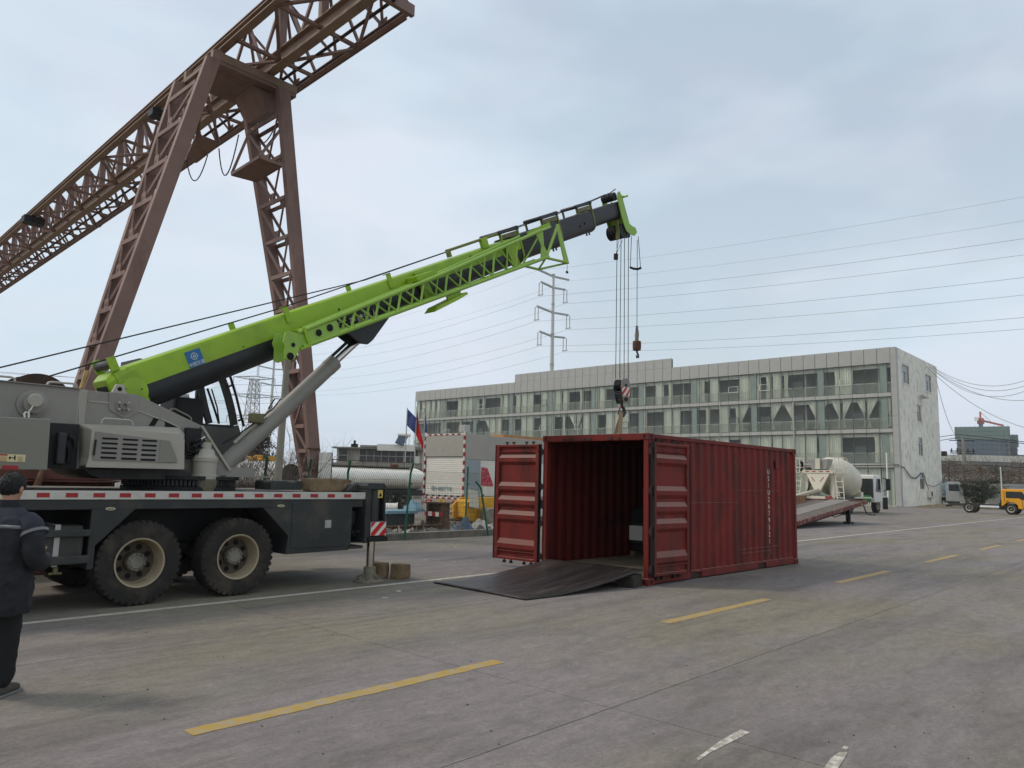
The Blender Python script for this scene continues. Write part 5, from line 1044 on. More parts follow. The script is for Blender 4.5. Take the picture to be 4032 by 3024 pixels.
# open electrical cabinet on the gantry leg
ec = thing('electrical_cabinet', 'white electrical cabinet with open door fixed to the gantry leg', 'cabinet', (12.9,18.6,1.6))
a, b_ = onY(*Z6(1015,845),18.5), onY(*Z6(1110,1078),18.5)
MB().box((a.x,18.50,b_.z),(b_.x,18.53,a.z)).build('door', m_wht, ec, bevel=.006); MB().box((b_.x-.02,18.54,b_.z-.03),(b_.x+.06,19.0,a.z+.02)).build('cabinet_body', m_black, ec, bevel=.01)
for z in (.28,.85): MB().bar((a.x-.35,18.6,b_.z+z),(a.x+.05,18.6,b_.z+z),.05,.05).build('bracket', m_rust, ec)
# leaning concrete pole
one('concrete_pole', MB().tube([(8.98,15.62,-.03),(8.95,15.45,2.0),(8.84,15.2,4.6)], [.098,.088,.062], 20), mat('pole_concrete', (.30,.285,.255), .85, var=.15, scale=2, dirt=(.2,.19,.16), damt=.25), 'leaning tapered concrete pole behind the crane cylinder', 'pole', loc=(9.02,15.62,0), smooth=True)
# fence
m_fg = mat('fence_green', (.010,.125,.078), .5, var=.15, scale=5); m_wire = mat('fence_wire', (.055,.075,.068), .6, var=.2)
def fpost(base, top, kink, label, par=None):
    f = thing('fence_post', label, 'fence post', base, group='green fence posts behind the crane')
    MB().tube([base, V(base)+(V(top)-V(base))*.80, top], .030, 8).build('post', m_fg, f, smooth=True)
    MB().tube([top, V(top)+V(kink)], .030, 8).build('bent_top', m_fg, f, smooth=True)
    MB().cbox(V(base)+(V(top)-V(base))*.85+V((0,-.03,0)),(.09,.05,.05)).build('clamp', m_fg, f)
    return f
def panel(p0, p1, h0, h1, label):
    p0, p1 = V(p0), V(p1); L_ = (p1-p0).length; n_ = int(L_/.062); d = (p1-p0)/L_; o = thing('mesh_fence', label, 'fence', p0, group='wire fence panels behind the crane'); mb = MB()
    for i in range(n_+1):
        q = p0+d*(L_*i/n_); h = h1; bl = .10*math.sin(PI*i/n_)
        mb.bar(q+V((0,0,h0)),q+V((0,0,h*.82)),.0042); mb.bar(q+V((0,0,h*.82)),q+V((0,-.20,h)),.0042)
    mb.build('vertical_wire', m_wire, o, kind='stuff'); mb = MB()
    for k in range(12):
        z = h0+(h1*.82-h0)*k/10; y = 0
        if k == 11: z = h1; y = -.20
        mb.bar(p0+V((0,y,z)),p1+V((0,y,z)),.006)
    mb.build('horizontal_wire', m_wire, o, kind='stuff')
FY = 16.35
fx = [onY(x_,1950,FY).x for x_ in (1046,1218,1372,1600)]
fxs = [-6.5,-3.8,-1.1,1.6,4.3,6.8]+fx
lab = ['green fence post with bent top behind the bare shrub','green fence post with bent top in front of the open pipe','green fence post with bent top in front of the white tank side','leaning green fence post beside the blue lidded box']
for i, x_ in enumerate(fxs):
    k = i-6
    if k >= 0: fpost((x_,FY,-.03),(x_-(.05 if k < 3 else -.12),FY,1.82),(-.12,-.26,.30),lab[k])
    else: fpost((x_,FY,-.03),(x_,FY,1.82),(-.05,-.26,.30),f'green fence post behind the crane, {["sixth","fifth","fourth","third","second","first"][i]} left of the bare shrub')
names = [f'wire panel behind the crane, {k} left of the bare shrub' for k in ('sixth','fifth','fourth','third','second')]+['wire panel left of the bare shrub','wire panel in front of the open white pipe','wire panel behind the gantry leg foot','wire panel in front of the white tank end']
for i in range(len(fxs)-1): panel((fxs[i],FY+.03,0),(fxs[i+1],FY+.03,0),.1,2.0,'green welded '+names[i])
fpost((onZ(*T3(1000,1445)).x,onZ(*T3(1000,1445)).y,-.03),(onX(*T3(1030,830),18.6).x,onX(*T3(1030,830),18.6).y,onX(*T3(1030,830),18.6).z),(-.1,-.1,.33),'straight green fence post in front of the box truck corner')
fpost((16.85,16.44,-.03),(16.48,16.46,1.45),(-.22,.02,.2),'leaning green fence post near the open container door')
panel((13.6,16.45,0),(16.6,16.5,0),.15,1.9,'green welded wire panel in front of the taped rail post')
# ---- box truck
bt_ = thing('box_truck', 'grey box truck with roller shutters and red white edge tape', 'truck', (21,23.2,0))
def tb(mb, nm, mt, par=None, **k): return mb.build(nm, mt, par or bt_, **k)
m_tbox = mat('truck_box_grey', (.36,.35,.33), .55, var=.08, scale=1, dirt=(.2,.195,.18), damt=.25, dscale=1.2); m_shut = mat('shutter_silver', (.66,.66,.64), .5, metal=.0, var=.08, scale=1.5, dirt=(.52,.52,.50), damt=.3); m_blueg = mat('truck_post_bluegrey', (.27,.33,.38), .5, var=.06)
m_ora = mat('stripe_orange', (.62,.20,.02), .5, var=.1); m_num = mat('number_blue', (.10,.20,.27), .6, var=.2)
TX0, TX1, TY0, TY1 = 21.0, 28.6, 21.98, 24.45; zt_, zhd, zfl = 3.56, 2.62, .98
tb(MB().box((TX0+.06,TY0+.03,zfl),(TX1,TY1-.03,zt_-.02)), 'box_body', m_tbox)
rh = tb(MB().box((TX0-.01,TY0+.07,zhd),(TX0+.05,TY1-.07,zt_-.06)), 'rear_header', m_tbox, bevel=.01)
def shutter(o, d, w_, z0, z1, nrm, nm='roller_shutter'):
    mb = MB(); n_ = int((z1-z0)/.075); o = V(o); d = V(d); nrm = V(nrm); vv = []
    for k in range(n_*4+1):
        z = z0+(z1-z0)*k/(n_*4); e = (0,.005,.006,.002)[k%4]
        vv += [o+V((0,0,z))+nrm*e, o+d*w_+V((0,0,z))+nrm*e]
    mb.add(vv,[(2*i,2*i+1,2*i+3,2*i+2) for i in range(n_*4)])
    return tb(mb, nm, m_shut)
sh = shutter((TX0+.045,TY1-.10,0),(0,-1,0),TY1-TY0-.2,zfl+.04,zhd-.03,(-1,0,0))
text_mesh('鲁H807T8', .24, m_num, 'number_lettering', sh, frame((TX0+.020,TY0+1.35,1.28),(0,-1,0),(0,0,1)), sx=1.25)
for k in range(6):
    tb(MB().cbox((TX0+.0,TY0+.30+k*.38,zfl+.02),(.05,.07,.07)), 'shutter_lock', m_black, sh)
k = 0; z = zfl-.4
while z < zt_-.03:
    for y in (TY0+.005,TY1-.065): tb(MB().box((TX0-.02,y+.01,z),(TX0+.06,y+.052,z+.168)), 'edge_tape', m_wht if k % 2 else m_redr)
    z += .17; k += 1
for k in range(13): tb(MB().box((TX0-.02,TY0+.07+k*.179,zt_-.055),(TX0+.05,TY0+.245+k*.179,zt_)), 'edge_tape', m_redr if k % 2 else m_wht)
for k in range(12): tb(MB().box((TX0-.03,TY0+.15+k*.18,zfl-.10),(TX0+.0,TY0+.325+k*.18,zfl-.04)), 'edge_tape', m_redr if k % 2 else m_wht)
rp_ = tb(MB().box((TX0-.02,TY0+.02,.50),(TX0+.06,TY1-.02,zfl-.01)), 'rear_panel', m_tbox, bevel=.01)
pltm = mat('plate_yellow', (.55,.36,.03), .5, var=.06)
pt_ = tb(MB().box((TX0-.035,TY0+1.0,.60),(TX0-.022,TY0+1.48,.84)), 'number_plate', pltm, rp_); text_mesh('807T8', .155, m_black, 'plate_number', pt_, frame((TX0-.037,TY0+1.24,.665),(0,-1,0),(0,0,1))); text_mesh('鲁H', .085, m_black, 'plate_region', pt_, frame((TX0-.037,TY0+1.24,.79),(0,-1,0),(0,0,1)))
for y in (TY0+.22,TY0+1.85):
    tl_ = tb(MB().box((TX0-.045,y,.64),(TX0-.021,y+.36,.82)), 'tail_lamp', m_redr, rp_, bevel=.01); tb(MB().box((TX0-.05,y+.1,.70),(TX0-.0455,y+.26,.76)), 'lamp_lens', m_wht, tl_)
for y in (TY0+.42,TY0+1.55):
    for q in range(5): tb(MB().prism([(y+q*.1,.52),(y+q*.1+.06,.52),(y+q*.1+.11,.62),(y+q*.1+.05,.62)], TX0-.026, TX0-.0205, 'yz'), 'chevron', m_ora if q % 2 else m_yel, rp_)
tb(MB().box((TX0-.06,TY0+.1,.34),(TX0+.05,TY1-.1,.48)), 'rear_bumper', m_tbox)
tb(MB().box((TX0+.2,TY0+.4,.45),(TX1+1.5,TY1-.4,.80)), 'chassis', m_black)
for y in (TY0+.22,TY1-.22):
    wheel(TX0+1.9, y, .45, .45, .3, -1 if y < 23 else 1, bt_, lugs=20); wheel(TX1+.6, y, .45, .45, .28, -1 if y < 23 else 1, bt_, lugs=20)
# side facing the road: header, posts, shutters
tb(MB().box((TX0+.07,TY0-.01,2.52),(TX1,TY0+.029,zt_-.02)), 'side_header', m_tbox, bevel=.01)
for x0, x1 in ((TX0+.07,TX0+.95),(TX0+2.3,TX0+2.5),(TX0+4.4,TX0+4.6),(TX1-.5,TX1)): tb(MB().box((x0,TY0-.006,zfl),(x1,TY0+.029,2.515)), 'side_post', m_blueg, bevel=.006)
for x0, x1 in ((TX0+.96,TX0+2.29),(TX0+2.51,TX0+4.39),(TX0+4.61,TX1-.51)): shutter((x0,TY0+.02,0),(1,0,0),x1-x0,zfl+.05,2.5,(0,-1,0),'side_shutter')
bnr = tb(MB().add([(TX0+1.02,TY0-.012,2.22),(TX0+1.35,TY0-.012,2.18),(TX0+1.75,TY0-.012,1.44),(TX0+1.0,TY0-.012,1.46)],[(3,2,1,0)]), 'red_banner', mat('banner_red', (.40,.03,.06), .7, var=.35, scale=9, dirt=(.6,.45,.45), damt=.35, dscale=12), solid=.01)
for k in range(16): tb(MB().box((TX0+.9+k*.3,TY0-.02,zfl-.08),(TX0+1.19+k*.3,TY0+.01,zfl-.02)), 'edge_tape', m_redr if k % 2 else m_wht)
tb(MB().box((TX1+.1,TY0+.1,.6),(TX1+1.7,TY1-.1,2.5)), 'cab', m_wht, bevel=.1)
lp_ = onX(*T3(990,270),21.2); tb(MB().cbox((21.2,lp_.y,zt_+.22),(.28,.36,.28)).tube([(21.2,lp_.y,zt_),(21.2,lp_.y,zt_+.12)],.03,6), 'work_lamp', m_steel)
one('timber_stack', MB().box((23.4,22.1,3.55),(30.2,22.9,3.66)), mat('orange_timber',(.42,.21,.08),.8,var=.2), 'long orange timber lying on the box truck roof', 'timber', loc=(26,22.5,3.55))
# ---- white tank trailer, open pipe and second tank behind the fence
m_tank = mat('tank_white', (.80,.79,.76), .45, var=.08, scale=.8, dirt=(.60,.57,.50), damt=.28, dscale=1.2, dstretch=(1,1,.4))
tt_ = thing('tank_trailer', 'long white tank trailer with a pipe rack on top behind the fence', 'tank trailer', (25.2,32,0))
def tq(mb, nm, mt, par=None, **k): return mb.build(nm, mt, par or tt_, **k)
tdirx = V((1,0,0))
pr_ = [(.0,0)]+[(1.15*math.sin(a*PI/16), .5*(1-math.cos(a*PI/16))) for a in range(1,9)]
prof = [(0.001,-0.0)]+[(r_,h_) for r_,h_ in pr_[1:]]+[(1.15,3),(1.15,3.02),(1.15,7.5)]+[(r_,8.0-h_) for r_,h_ in reversed(pr_[1:])]+[(0.001,8.0)]
tk_ = MB().lathe(prof, (19.1,32.0,0), 'x', 32); tk_.v = [(a,b_,1.62+c*.52) for a,b_,c in tk_.v]; tq(tk_, 'tank', m_tank, smooth=True)
tq(MB().box((19.5,31.3,.75),(26.9,32.7,1.05)), 'chassis', m_chas)
for x_ in (25.2,24.0,21.0):
    for y_ in (30.95,33.05): wheel(x_, y_, .5, .5, .32, -1 if y_ < 32 else 1, tt_, lugs=20, mr=m_hub)
tq(MB().box((20,31.4,2.20),(26.2,32.4,2.24)), 'walkway', m_rust)
for x_ in [20.2+.9*k for k in range(7)]: tq(MB().tube([(x_,31.4,2.24),(x_,31.4,2.50)], .02, 5), 'rack_post', m_rust)
tq(MB().tube([(20,31.4,2.50),(26,31.4,2.50)], .025, 6), 'rack_rail', m_rust); tq(MB().lathe([(.22,0),(.22,.18),(.12,.22),(0.001,.22)], (25.4,32.0,2.2), 'z', 16), 'manhole', m_rust)
pp_ = thing('open_pipe', 'big white steel pipe with its dark open end facing the road', 'pipe', dep(1148,1872,38).to_tuple())
c0_ = dep(1146,1868,31); ax_ = V((.12,.99,0)).normalized(); sx_ = ax_.cross(V((0,0,1)))
mb = MB().lathe([(.435,0),(.46,0),(.46,2.2),(.435,2.2)], c0_, (ax_,sx_,V((0,0,1))), 36); mb.build('pipe_shell', m_tank, pp_, smooth=True)
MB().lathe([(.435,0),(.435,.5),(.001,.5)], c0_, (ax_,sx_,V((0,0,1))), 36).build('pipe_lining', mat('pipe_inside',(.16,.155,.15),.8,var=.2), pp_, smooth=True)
for s_ in (.5,1.8): 
    q = c0_+ax_*s_; MB().cbox((q.x,q.y,(q.z-.46)/2),(.5,.5,max(.1,q.z-.46)),Matrix.Rotation(.9,3,'Z')).build('cradle', m_rustd, pp_)
st2 = thing('storage_tank', 'second white storage tank beyond the open pipe and bare shrub', 'tank', (17,33,0))
q0 = dep(985,1862,40); mb = MB().lathe([(0.001,-.3),(.5,-.2),(.72,.0),(.72,4.0),(.5,4.3),(0.001,4.4)], q0-V((2.0,.9,0)), (V((.9,.3,0)).normalized(),V((-.3,.9,0)).normalized(),V((0,0,1))), 28); mb.build('tank_shell', m_tank, st2, smooth=True)
MB().box((q0.x-2,q0.y-1.2,0),(q0.x+1.5,q0.y+.6,q0.z-.7)).build('tank_base', m_rustd, st2)
ye = thing('yellow_pump', 'yellow pump frame on top of the white tank behind the shrub', 'pump', dep(1040,1806,38).to_tuple())
for x_, y_, w_, h_ in ((1000,1806,.5,.22),(1018,1803,.35,.3),(1050,1810,.9,.14),(1068,1806,.3,.22)):
    q = dep(x_,y_,38); MB().cbox(q,(w_,.4,h_)).build('pump_part', mat('machine_yellow',(.62,.33,.02),.5,var=.15,dirt=(.35,.2,.03),damt=.2), ye, bevel=.04)
# small white duct, lidded box, yellow skid, concrete block, board
m_yels = mat('machine_yellow',(.62,.33,.02))
q = onZ(*Z6(1680,1400)); wd_ = MB(); ax_ = V((.75,-.66,0)).normalized(); sx_ = ax_.cross(V((0,0,1)))
dt = thing('white_duct', 'short white round duct lying on the ground before the truck wheel', 'duct', (q.x,q.y,0))
wd_.lathe([(.24,-.65),(.27,-.65),(.27,0),(.30,0),(.30,.05),(.24,.05),(.24,-.6),(.001,-.6)], (q.x,q.y,.30), (ax_,sx_,V((0,0,1))), 24).build('duct_shell', m_wht, dt, smooth=True)
for s_ in (-.5,-.3,-.1): MB().lathe([(.271,s_),(.285,s_+.02),(.271,s_+.04)], (q.x,q.y,.30), (ax_,sx_,V((0,0,1))), 24).build('duct_ridge', m_wht, dt, smooth=True)
cbx = thing('lidded_crate', 'dark crate with a pale blue lid beside the leaning fence post', 'crate', (16.3,20.3,0))
MB().box((15.75,20.1,.02),(16.95,20.7,.48)).build('crate_body', m_chas, cbx, bevel=.03); MB().box((15.68,20.02,.48),(17.0,20.78,.60)).build('lid', mat('lid_blue',(.20,.36,.47),.5,var=.15,dirt=(.35,.42,.45),damt=.3), cbx, bevel=.02)
ys_ = thing('yellow_skid', 'bright yellow steel machine base half hidden by the container door', 'machine', (21.0,21.3,0))
pts = [(20.15,.18),(20.15,.72),(20.55,1.0),(22.7,1.0),(23.0,.6),(23.0,.1),(20.7,.05)]
MB().prism(pts, 20.95, 21.05).build('side_plate', m_yels, ys_, bevel=.02); MB().prism(pts, 21.6, 21.7).build('side_plate', m_yels, ys_, bevel=.02); MB().box((20.3,21.05,.2),(22.9,21.6,.92)).build('drum_body', m_yels, ys_, bevel=.08); MB().prism([(20.85,.0),(21.05,.0),(21.05,.75),(20.85,.75)],20.86,20.94).build('foot', m_yels, ys_, bevel=.02)
stone('concrete_block', (21.35,20.45,0), (1.15,.5,.62), R(-8), 'weathered grey concrete block before the yellow machine base', mt=mat('old_concrete',(.24,.22,.19),.9,var=.25,scale=2,dirt=(.13,.12,.1),damt=.4,bump=.4), rough=.03)
one('white_board', MB().bar((20.45,20.75,.62),(20.55,20.95,1.28),.5,.02,(0,1,0)), mat('board_cream',(.52,.50,.43),.7,var=.08), 'pale board leaning between the truck and the yellow machine', 'board', loc=(20.5,20.8,.6))
# steel sections piled behind the crane
random.seed(5)
cols = [mat('scrap_red',(.19,.075,.06),.8,var=.3,scale=3,dirt=(.07,.04,.03),damt=.4), mat('scrap_green',(.30,.33,.28),.8,var=.25,scale=3,dirt=(.16,.14,.11),damt=.4), mat('scrap_grey',(.27,.245,.22),.85,var=.3,scale=3,dirt=(.1,.085,.07),damt=.4), m_rust]
nm_ = ['rust red','pale green','grey','brown']
od = ['first','second','third','fourth','fifth','sixth','seventh','eighth','ninth']
for r_ in range(9):
    for c_ in range(2):
        ci = (r_*3+c_+(r_//2)) % 4; y_ = 14.2+c_*.62+r_*.03; x0 = -3.0+random.uniform(-.4,.4)+c_*.2; x1 = 6.3+random.uniform(-1.6,.5); z_ = .10+r_*.19; jt_ = random.uniform(-.05,.05)
        if r_ % 2: mb = MB().ibeam((x0,y_,z_),(x1,y_+jt_,z_),.50,.17,.025)
        else: mb = MB().box((x0,y_-.28,z_-.09),(x1,y_+.28,z_+.085))
        one('steel_section', mb, cols[ci], f'{nm_[ci]} steel section, {od[r_]} layer up, {["front","back"][c_]} row, behind the crane', 'steel section', 'steel sections piled behind the crane', loc=(x0,y_,z_-.09), bevel=.008)
one('steel_tube', MB().tube([onY(*Z5(310,1160),14.0),onY(*Z5(380,985),14.2)], .06, 8), m_rust, 'slanting rusty tube standing against the steel pile', 'tube', smooth=True)
# rubbish along the kerb
random.seed(3)
m_lit = mat('litter_pale',(.38,.37,.35),.9,var=.2,scale=4); m_litd = mat('litter_grey',(.16,.15,.14),.9,var=.4,scale=3); m_tarp = mat('tarp_blue',(.10,.14,.20),.8,var=.3,scale=6)
def crumple(c, r, h, seed, mb):
    n_ = 9
    mb.sheet(lambda u,v: (c[0]+(u-.5)*2*r*(1+.3*mnoise.noise(V((u*3,v*3,seed)))), c[1]+(v-.5)*2*r*(1+.3*mnoise.noise(V((u*3,v*3,seed+9)))), c[2]+max(0,h*(.5+mnoise.noise(V((u*4,v*4,seed+3))))*math.sin(PI*u)*math.sin(PI*v)*1.6)+.004), n_, n_)
lm_ = MB()
for q in ((1790,2215),(1795,2155),(1650,2140),(1680,2205),(1515,2355),(1735,2285),(1570,2330),(1720,2175),(3705,2160)):
    g_ = onZ(*q); crumple((g_.x,g_.y,0), random.uniform(.02,.05), random.uniform(.005,.02), random.random()*50, lm_)
for k in range(40): 
    x_ = random.uniform(11,18.5); crumple((x_,random.uniform(16.9,19.6),.0), random.uniform(.05,.22), random.uniform(.02,.15), k, lm_)
tag(lm_.build('litter', m_lit, smooth=True), 'scraps of pale paper and plastic strewn along the kerb and road', 'litter', kind='stuff')
lm_ = MB()
for k in range(150): crumple((random.uniform(9,19.5),random.uniform(16.9,20.8),-.01), random.uniform(.06,.3), random.uniform(.03,.2), 100+k, lm_)
tag(lm_.build('rubble', m_litd, smooth=True), 'grey rubble and dry scraps heaped behind the fence', 'rubble', kind='stuff')
for c_, r_, h_, mt_, lb, nm in (((17.3,18.0,0),.34,.35,m_tarp,'crumpled dark blue tarpaulin on the rubble by the rail','tarpaulin'),((18.05,17.9,0),.55,.32,m_lit,'crumpled white plastic sheet on the rubble by the rail','plastic_sheet'),((17.2,20.5,.55),.4,.35,m_tarp and mat('lid_blue',(1,1,1)),'pale blue plastic bag heaped behind the lidded crate','plastic_bag')):
    mb = MB(); crumple(c_, r_, h_, r_*100, mb); one(nm, mb, mt_, lb, 'sheet', loc=c_, solid=.004, smooth=True)
sk_ = MB()
for k in range(45):
    q = (random.uniform(300,3900), random.uniform(2400,3000)); g_ = onZ(*q); a = random.uniform(0,PI); L_ = random.uniform(.006,.022)
    sk_.bar((g_.x,g_.y,.003),(g_.x+L_*math.cos(a),g_.y+L_*math.sin(a),.004),.004)
tag(sk_.build('grit', m_black), 'dark twigs and grit scattered over the concrete road', 'grit', kind='stuff')
# bare shrub
def shrub(name, base, h, spread, n_, label, mt, seed, lv=4, r0=.02, leaf=None):
    rnd = random.Random(seed); t = thing(name, label, 'shrub', base); mb = MB(); tips = []
    def grow(p, d, L_, r_, k):
        q = p+d*L_; mb.tube([p,(p+q)/2+V((rnd.uniform(-1,1),rnd.uniform(-1,1),0))*L_*.08,q], [r_,r_*.8,r_*.6], 4, False)
        if k == 0: tips.append(q); return
        for _ in range(rnd.choice((2,3))):
            nd = (d+V((rnd.uniform(-1,1),rnd.uniform(-1,1),rnd.uniform(-.35,.6)))*.75).normalized(); grow(q, nd, L_*rnd.uniform(.6,.85), r_*.62, k-1)
    for i in range(n_):
        a = rnd.uniform(0,2*PI); d = V((math.cos(a)*spread,math.sin(a)*spread,1)).normalized(); grow(V(base)+V((rnd.uniform(-.2,.2)*spread,rnd.uniform(-.2,.2)*spread,0)), d, h*.34*rnd.uniform(.7,1.1), r0, lv)
    mb.build('branches', mt, t)
    return t, tips
m_twig = mat('bare_twigs',(.13,.095,.085),.9,var=.3,scale=4)
shrub('bare_shrub', (9.45,17.2,0), 3.1, .75, 24, 'bare brown twiggy shrub behind the crane turntable', m_twig, 4, 4, .018)
shrub('bare_shrub', (8.6,17.5,0), 2.9, .7, 14, 'smaller bare shrub nearer the slewing drive', m_twig, 9, 4, .016)
# ---- old house with glazed upper floor, solar heater
ho = thing('old_house', 'weathered low house with a glazed upper floor and flat roof', 'house', dep(1490,1900,62).to_tuple()[:2]+(0,), math.atan2(47.9-53.3,40.5-35.4))
def hh(mb, nm, mt, par=None, **k): return mb.build(nm, mt, par or ho, local=True, **k)
m_hw = mat('house_wall',(.46,.455,.43),.9,var=.15,scale=.8,dirt=(.28,.27,.25),damt=.4,dscale=1.2); m_hc = mat('house_concrete',(.27,.26,.24),.9,var=.2,scale=.8,dirt=(.15,.14,.13),damt=.4)
W2 = 3.75
hh(MB().box((-3.7,.25,0),(3.7,5,2.45)), 'lower_storey', m_hc); hh(MB().box((-3.75,-.55,2.45),(3.75,5,2.80)), 'balcony_slab', m_hc); hh(MB().box((-3.7,.5,2.8),(3.6,5,4.0)), 'upper_storey', m_hw)
hh(MB().box((-3.95,-.35,4.0),(3.85,5.2,4.12)), 'flat_roof', m_hc); hh(MB().box((-1.6,-.42,4.12),(3.8,5.1,4.30)), 'roof_edge', m_hc)
m_hg = mat('house_glass',(.055,.065,.065),.15,var=.4,scale=1.2)
for x0, x1 in ((-3.5,-2.75),)+tuple((-1.75+k*.62,-1.18+k*.62) for k in range(8)):
    fr_ = hh(MB().box((x0-.04,.30,2.88),(x0,.40,3.95)).box((x1,.30,2.88),(x1+.04,.40,3.95)).box((x0,.30,3.42),(x1,.40,3.46)).box((x0,.30,2.86),(x1,.40,2.90)), 'window_frame', m_wfr); hh(MB().box((x0,.34,2.9),(x1,.36,3.95)), 'window_pane', m_hg, fr_)
hh(MB().box((-1.9,.28,2.80),(3.4,.46,2.88)), 'window_sill', m_hc)
for x0 in (-3.3,-1.0,1.4): hh(MB().box((x0,.2,.2),(x0+1.5,.26,2.1)), 'shutter_door', m_chas)
hh(MB().cbox((3.1,.2,3.2),(.45,.06,.6)), 'notice_board', m_wht); hh(MB().cbox((-2.2,.3,4.25),(.5,.5,.3)).tube([(-2.2,.3,4.3),(-2.2,.3,4.7)],.1,8), 'roof_vent', m_black)
shh = thing('solar_heater', 'white solar water heater with slanted dark panel on the low roof', 'solar heater', dep(1590,1750,62).to_tuple(), ROOT['old_house'].to_euler().z)
MB().box((-2.2,.0,-.55),(.9,1.6,-.02)).build('parapet_box', m_wht, shh, local=True); MB().bar((-.35,-.3,-.02),(-.1,.5,.75),.75,.05,(0,1,0)).build('collector', mat('solar_panel',(.05,.07,.11),.25,var=.3), shh, local=True); MB().tube([(-.6,.55,.82),(.45,.55,.82)],.17,12).build('water_tank', m_wht, shh, local=True, smooth=True)
for x_ in (-.5,.35): MB().bar((x_,.6,-.02),(x_,.55,.8),.04,.04).build('stand', m_steel, shh, local=True)
# ---- flags
def flag(px_, py, col, label, curl, h=1.55, wdt=1.0):
    b_ = dep(px_,py,45); f = thing('flag', label, 'flag', (b_.x,b_.y,0)); MB().tube([(b_.x,b_.y,0),(b_.x,b_.y,b_.z)], [.045,.03], 8).build('flag_pole', m_steel, f, smooth=True)
    dr = V((.679,-.734,0))
    MB().sheet(lambda u,v: b_+dr*(u*wdt)*(.35+.65*v if curl else 1)*(.7)+V((.734,.679,0))*.10*math.sin(u*7+v*2)+V((0,0,-.05-v*h*.62-u*(.75+.2*curl)*h*.55)), 14, 10).build('flag_cloth', col, f, smooth=True, solid=.006)
m_fb = mat('flag_blue',(.055,.075,.23),.8,var=.1); m_fr = mat('flag_red',(.60,.015,.025),.8,var=.08)
flag(1604,1606,m_fb,'dark blue flag hanging from the pole nearest the sky side',0,1.6,1.0); flag(1641,1602,m_fr,'red flag hanging from the middle pole',1,2.6,1.05); flag(1675,1598,m_fb,'narrow furled blue flag on the pole by the building',1,2.2,.5)
# ---- trees on the left
def tree(name, base, h, rc, label, dark, seed, conif=True, n_=2600, cat='tree'):
    rnd = random.Random(seed); t = thing(name, label, cat, base); B = V(base)
    MB().tube([B,B+V((0,0,h*.5)),B+V((0,0,h*.95))], [.03*h,.02*h,.004*h], 8).build('trunk', mat('bark',(.07,.055,.045),.9,var=.3,scale=4), t)
    br = MB(); lf_ = MB()
    for k in range(60):
        z = h*(.12+.82*rnd.random()); a = rnd.uniform(0,2*PI); rr = rc*((1-z/h)**.75 if conif else math.sin(PI*min(1,z/h))**.5)*rnd.uniform(.6,1.15)
        e = B+V((math.cos(a)*rr,math.sin(a)*rr,z-.08*rr*(1 if conif else -2))); s0 = B+V((0,0,z)); br.tube([s0,e], [.008*h,.002*h], 4, False)
        for _ in range(int(n_/60)):
            u = rnd.random()**.6; p = s0+(e-s0)*u+V((rnd.gauss(0,.07*h),rnd.gauss(0,.07*h),rnd.gauss(0,.035*h))); s_ = h*rnd.uniform(.016,.034)
            n1 = V((rnd.gauss(0,1),rnd.gauss(0,1),rnd.gauss(0,1))).normalized(); n2 = n1.orthogonal().normalized(); 
            lf_.add([p-n1*s_-n2*s_*.4,p+n1*s_-n2*s_*.3,p+n1*s_*.8+n2*s_*.5,p-n1*s_*.7+n2*s_*.5],[(0,1,2,3)])
    br.build('limbs', mat('bark',(1,1,1)), t, kind='stuff'); lf_.build('crown', dark, t, kind='stuff')
    return t
m_con = mat('conifer_leaf',(.030,.036,.026),.85,var=.45,scale=1.5); m_con2 = mat('shrub_leaf',(.050,.060,.028),.85,var=.5,scale=2); m_dry = mat('dry_leaf',(.16,.105,.060),.85,var=.4,scale=2)
b_ = dep(1012,1830,70); tree('conifer_tree', (b_.x,b_.y,0), 6.3, 2.7, 'dense dark conifer behind the crane luffing cylinder', m_con, 3, True, 4200)
b_ = dep(1175,1830,60); sh_, _ = shrub('bare_tree', (b_.x,b_.y,0), 4.2, .5, 5, 'thin leafless tree behind the concrete pole and tanks', m_twig, 21, 5, .04)
# ------------------------------------------------------------------ power lines
m_pole = mat('pylon_steel', (.50,.52,.53), .5, metal=.3, var=.08, scale=.4); m_pola = mat('pylon_arm', (.36,.38,.40), .5, var=.1); m_line = mat('conductor', (.30,.31,.33), .6, var=.1)
ARMS = ((51.1,6.0,0),(48.3,4.7,2.9),(42.1,6.0,3.0),(36.2,4.8,2.9))
def monopole(x, y, zt, label):
    t = thing('power_pylon', label, 'pylon', (x,y,0), group='tubular steel power pylons'); z = 0; n_ = 7
    for k in range(n_):
        z0, z1 = zt*k/n_, zt*(k+1)/n_; r0, r1 = .72-.42*k/n_, .72-.42*(k+1)/n_
        MB().tube([(x,y,z0),(x,y,z1)], [r0,r1], 14).build('mast_section', m_pole, t, smooth=True)
        MB().tube([(x,y,z1-.25),(x,y,z1)], r1+.10, 14).build('flange', m_pola, t, smooth=True)
    for az, hw, ins in ARMS:
        zz = az-(51.6-zt)
        a = MB().bar((x-hw,y,zz+.35),(x,y,zz-.1),.35,.42).bar((x,y,zz-.1),(x+hw,y,zz+.35),.35,.42).build('crossarm', m_pola, t)
        if ins:
            for s_ in (-1,1):
                MB().tube([(x+s_*hw,y-.5,zz+.2),(x+s_*hw,y-.5,zz-ins)], .11, 6).tube([(x+s_*hw,y+.5,zz+.2),(x+s_*hw,y+.5,zz-ins)], .11, 6).build('insulator', m_pola, a); MB().bar((x+s_*hw,y-.8,zz-ins),(x+s_*hw,y+.8,zz-ins),.2,.2).build('yoke', m_pola, a)
    return t
PYX, PYY = 136.3, 113.3
monopole(PYX, PYY, 51.9, 'tall silver tube pylon with four crossarms above the office roof')
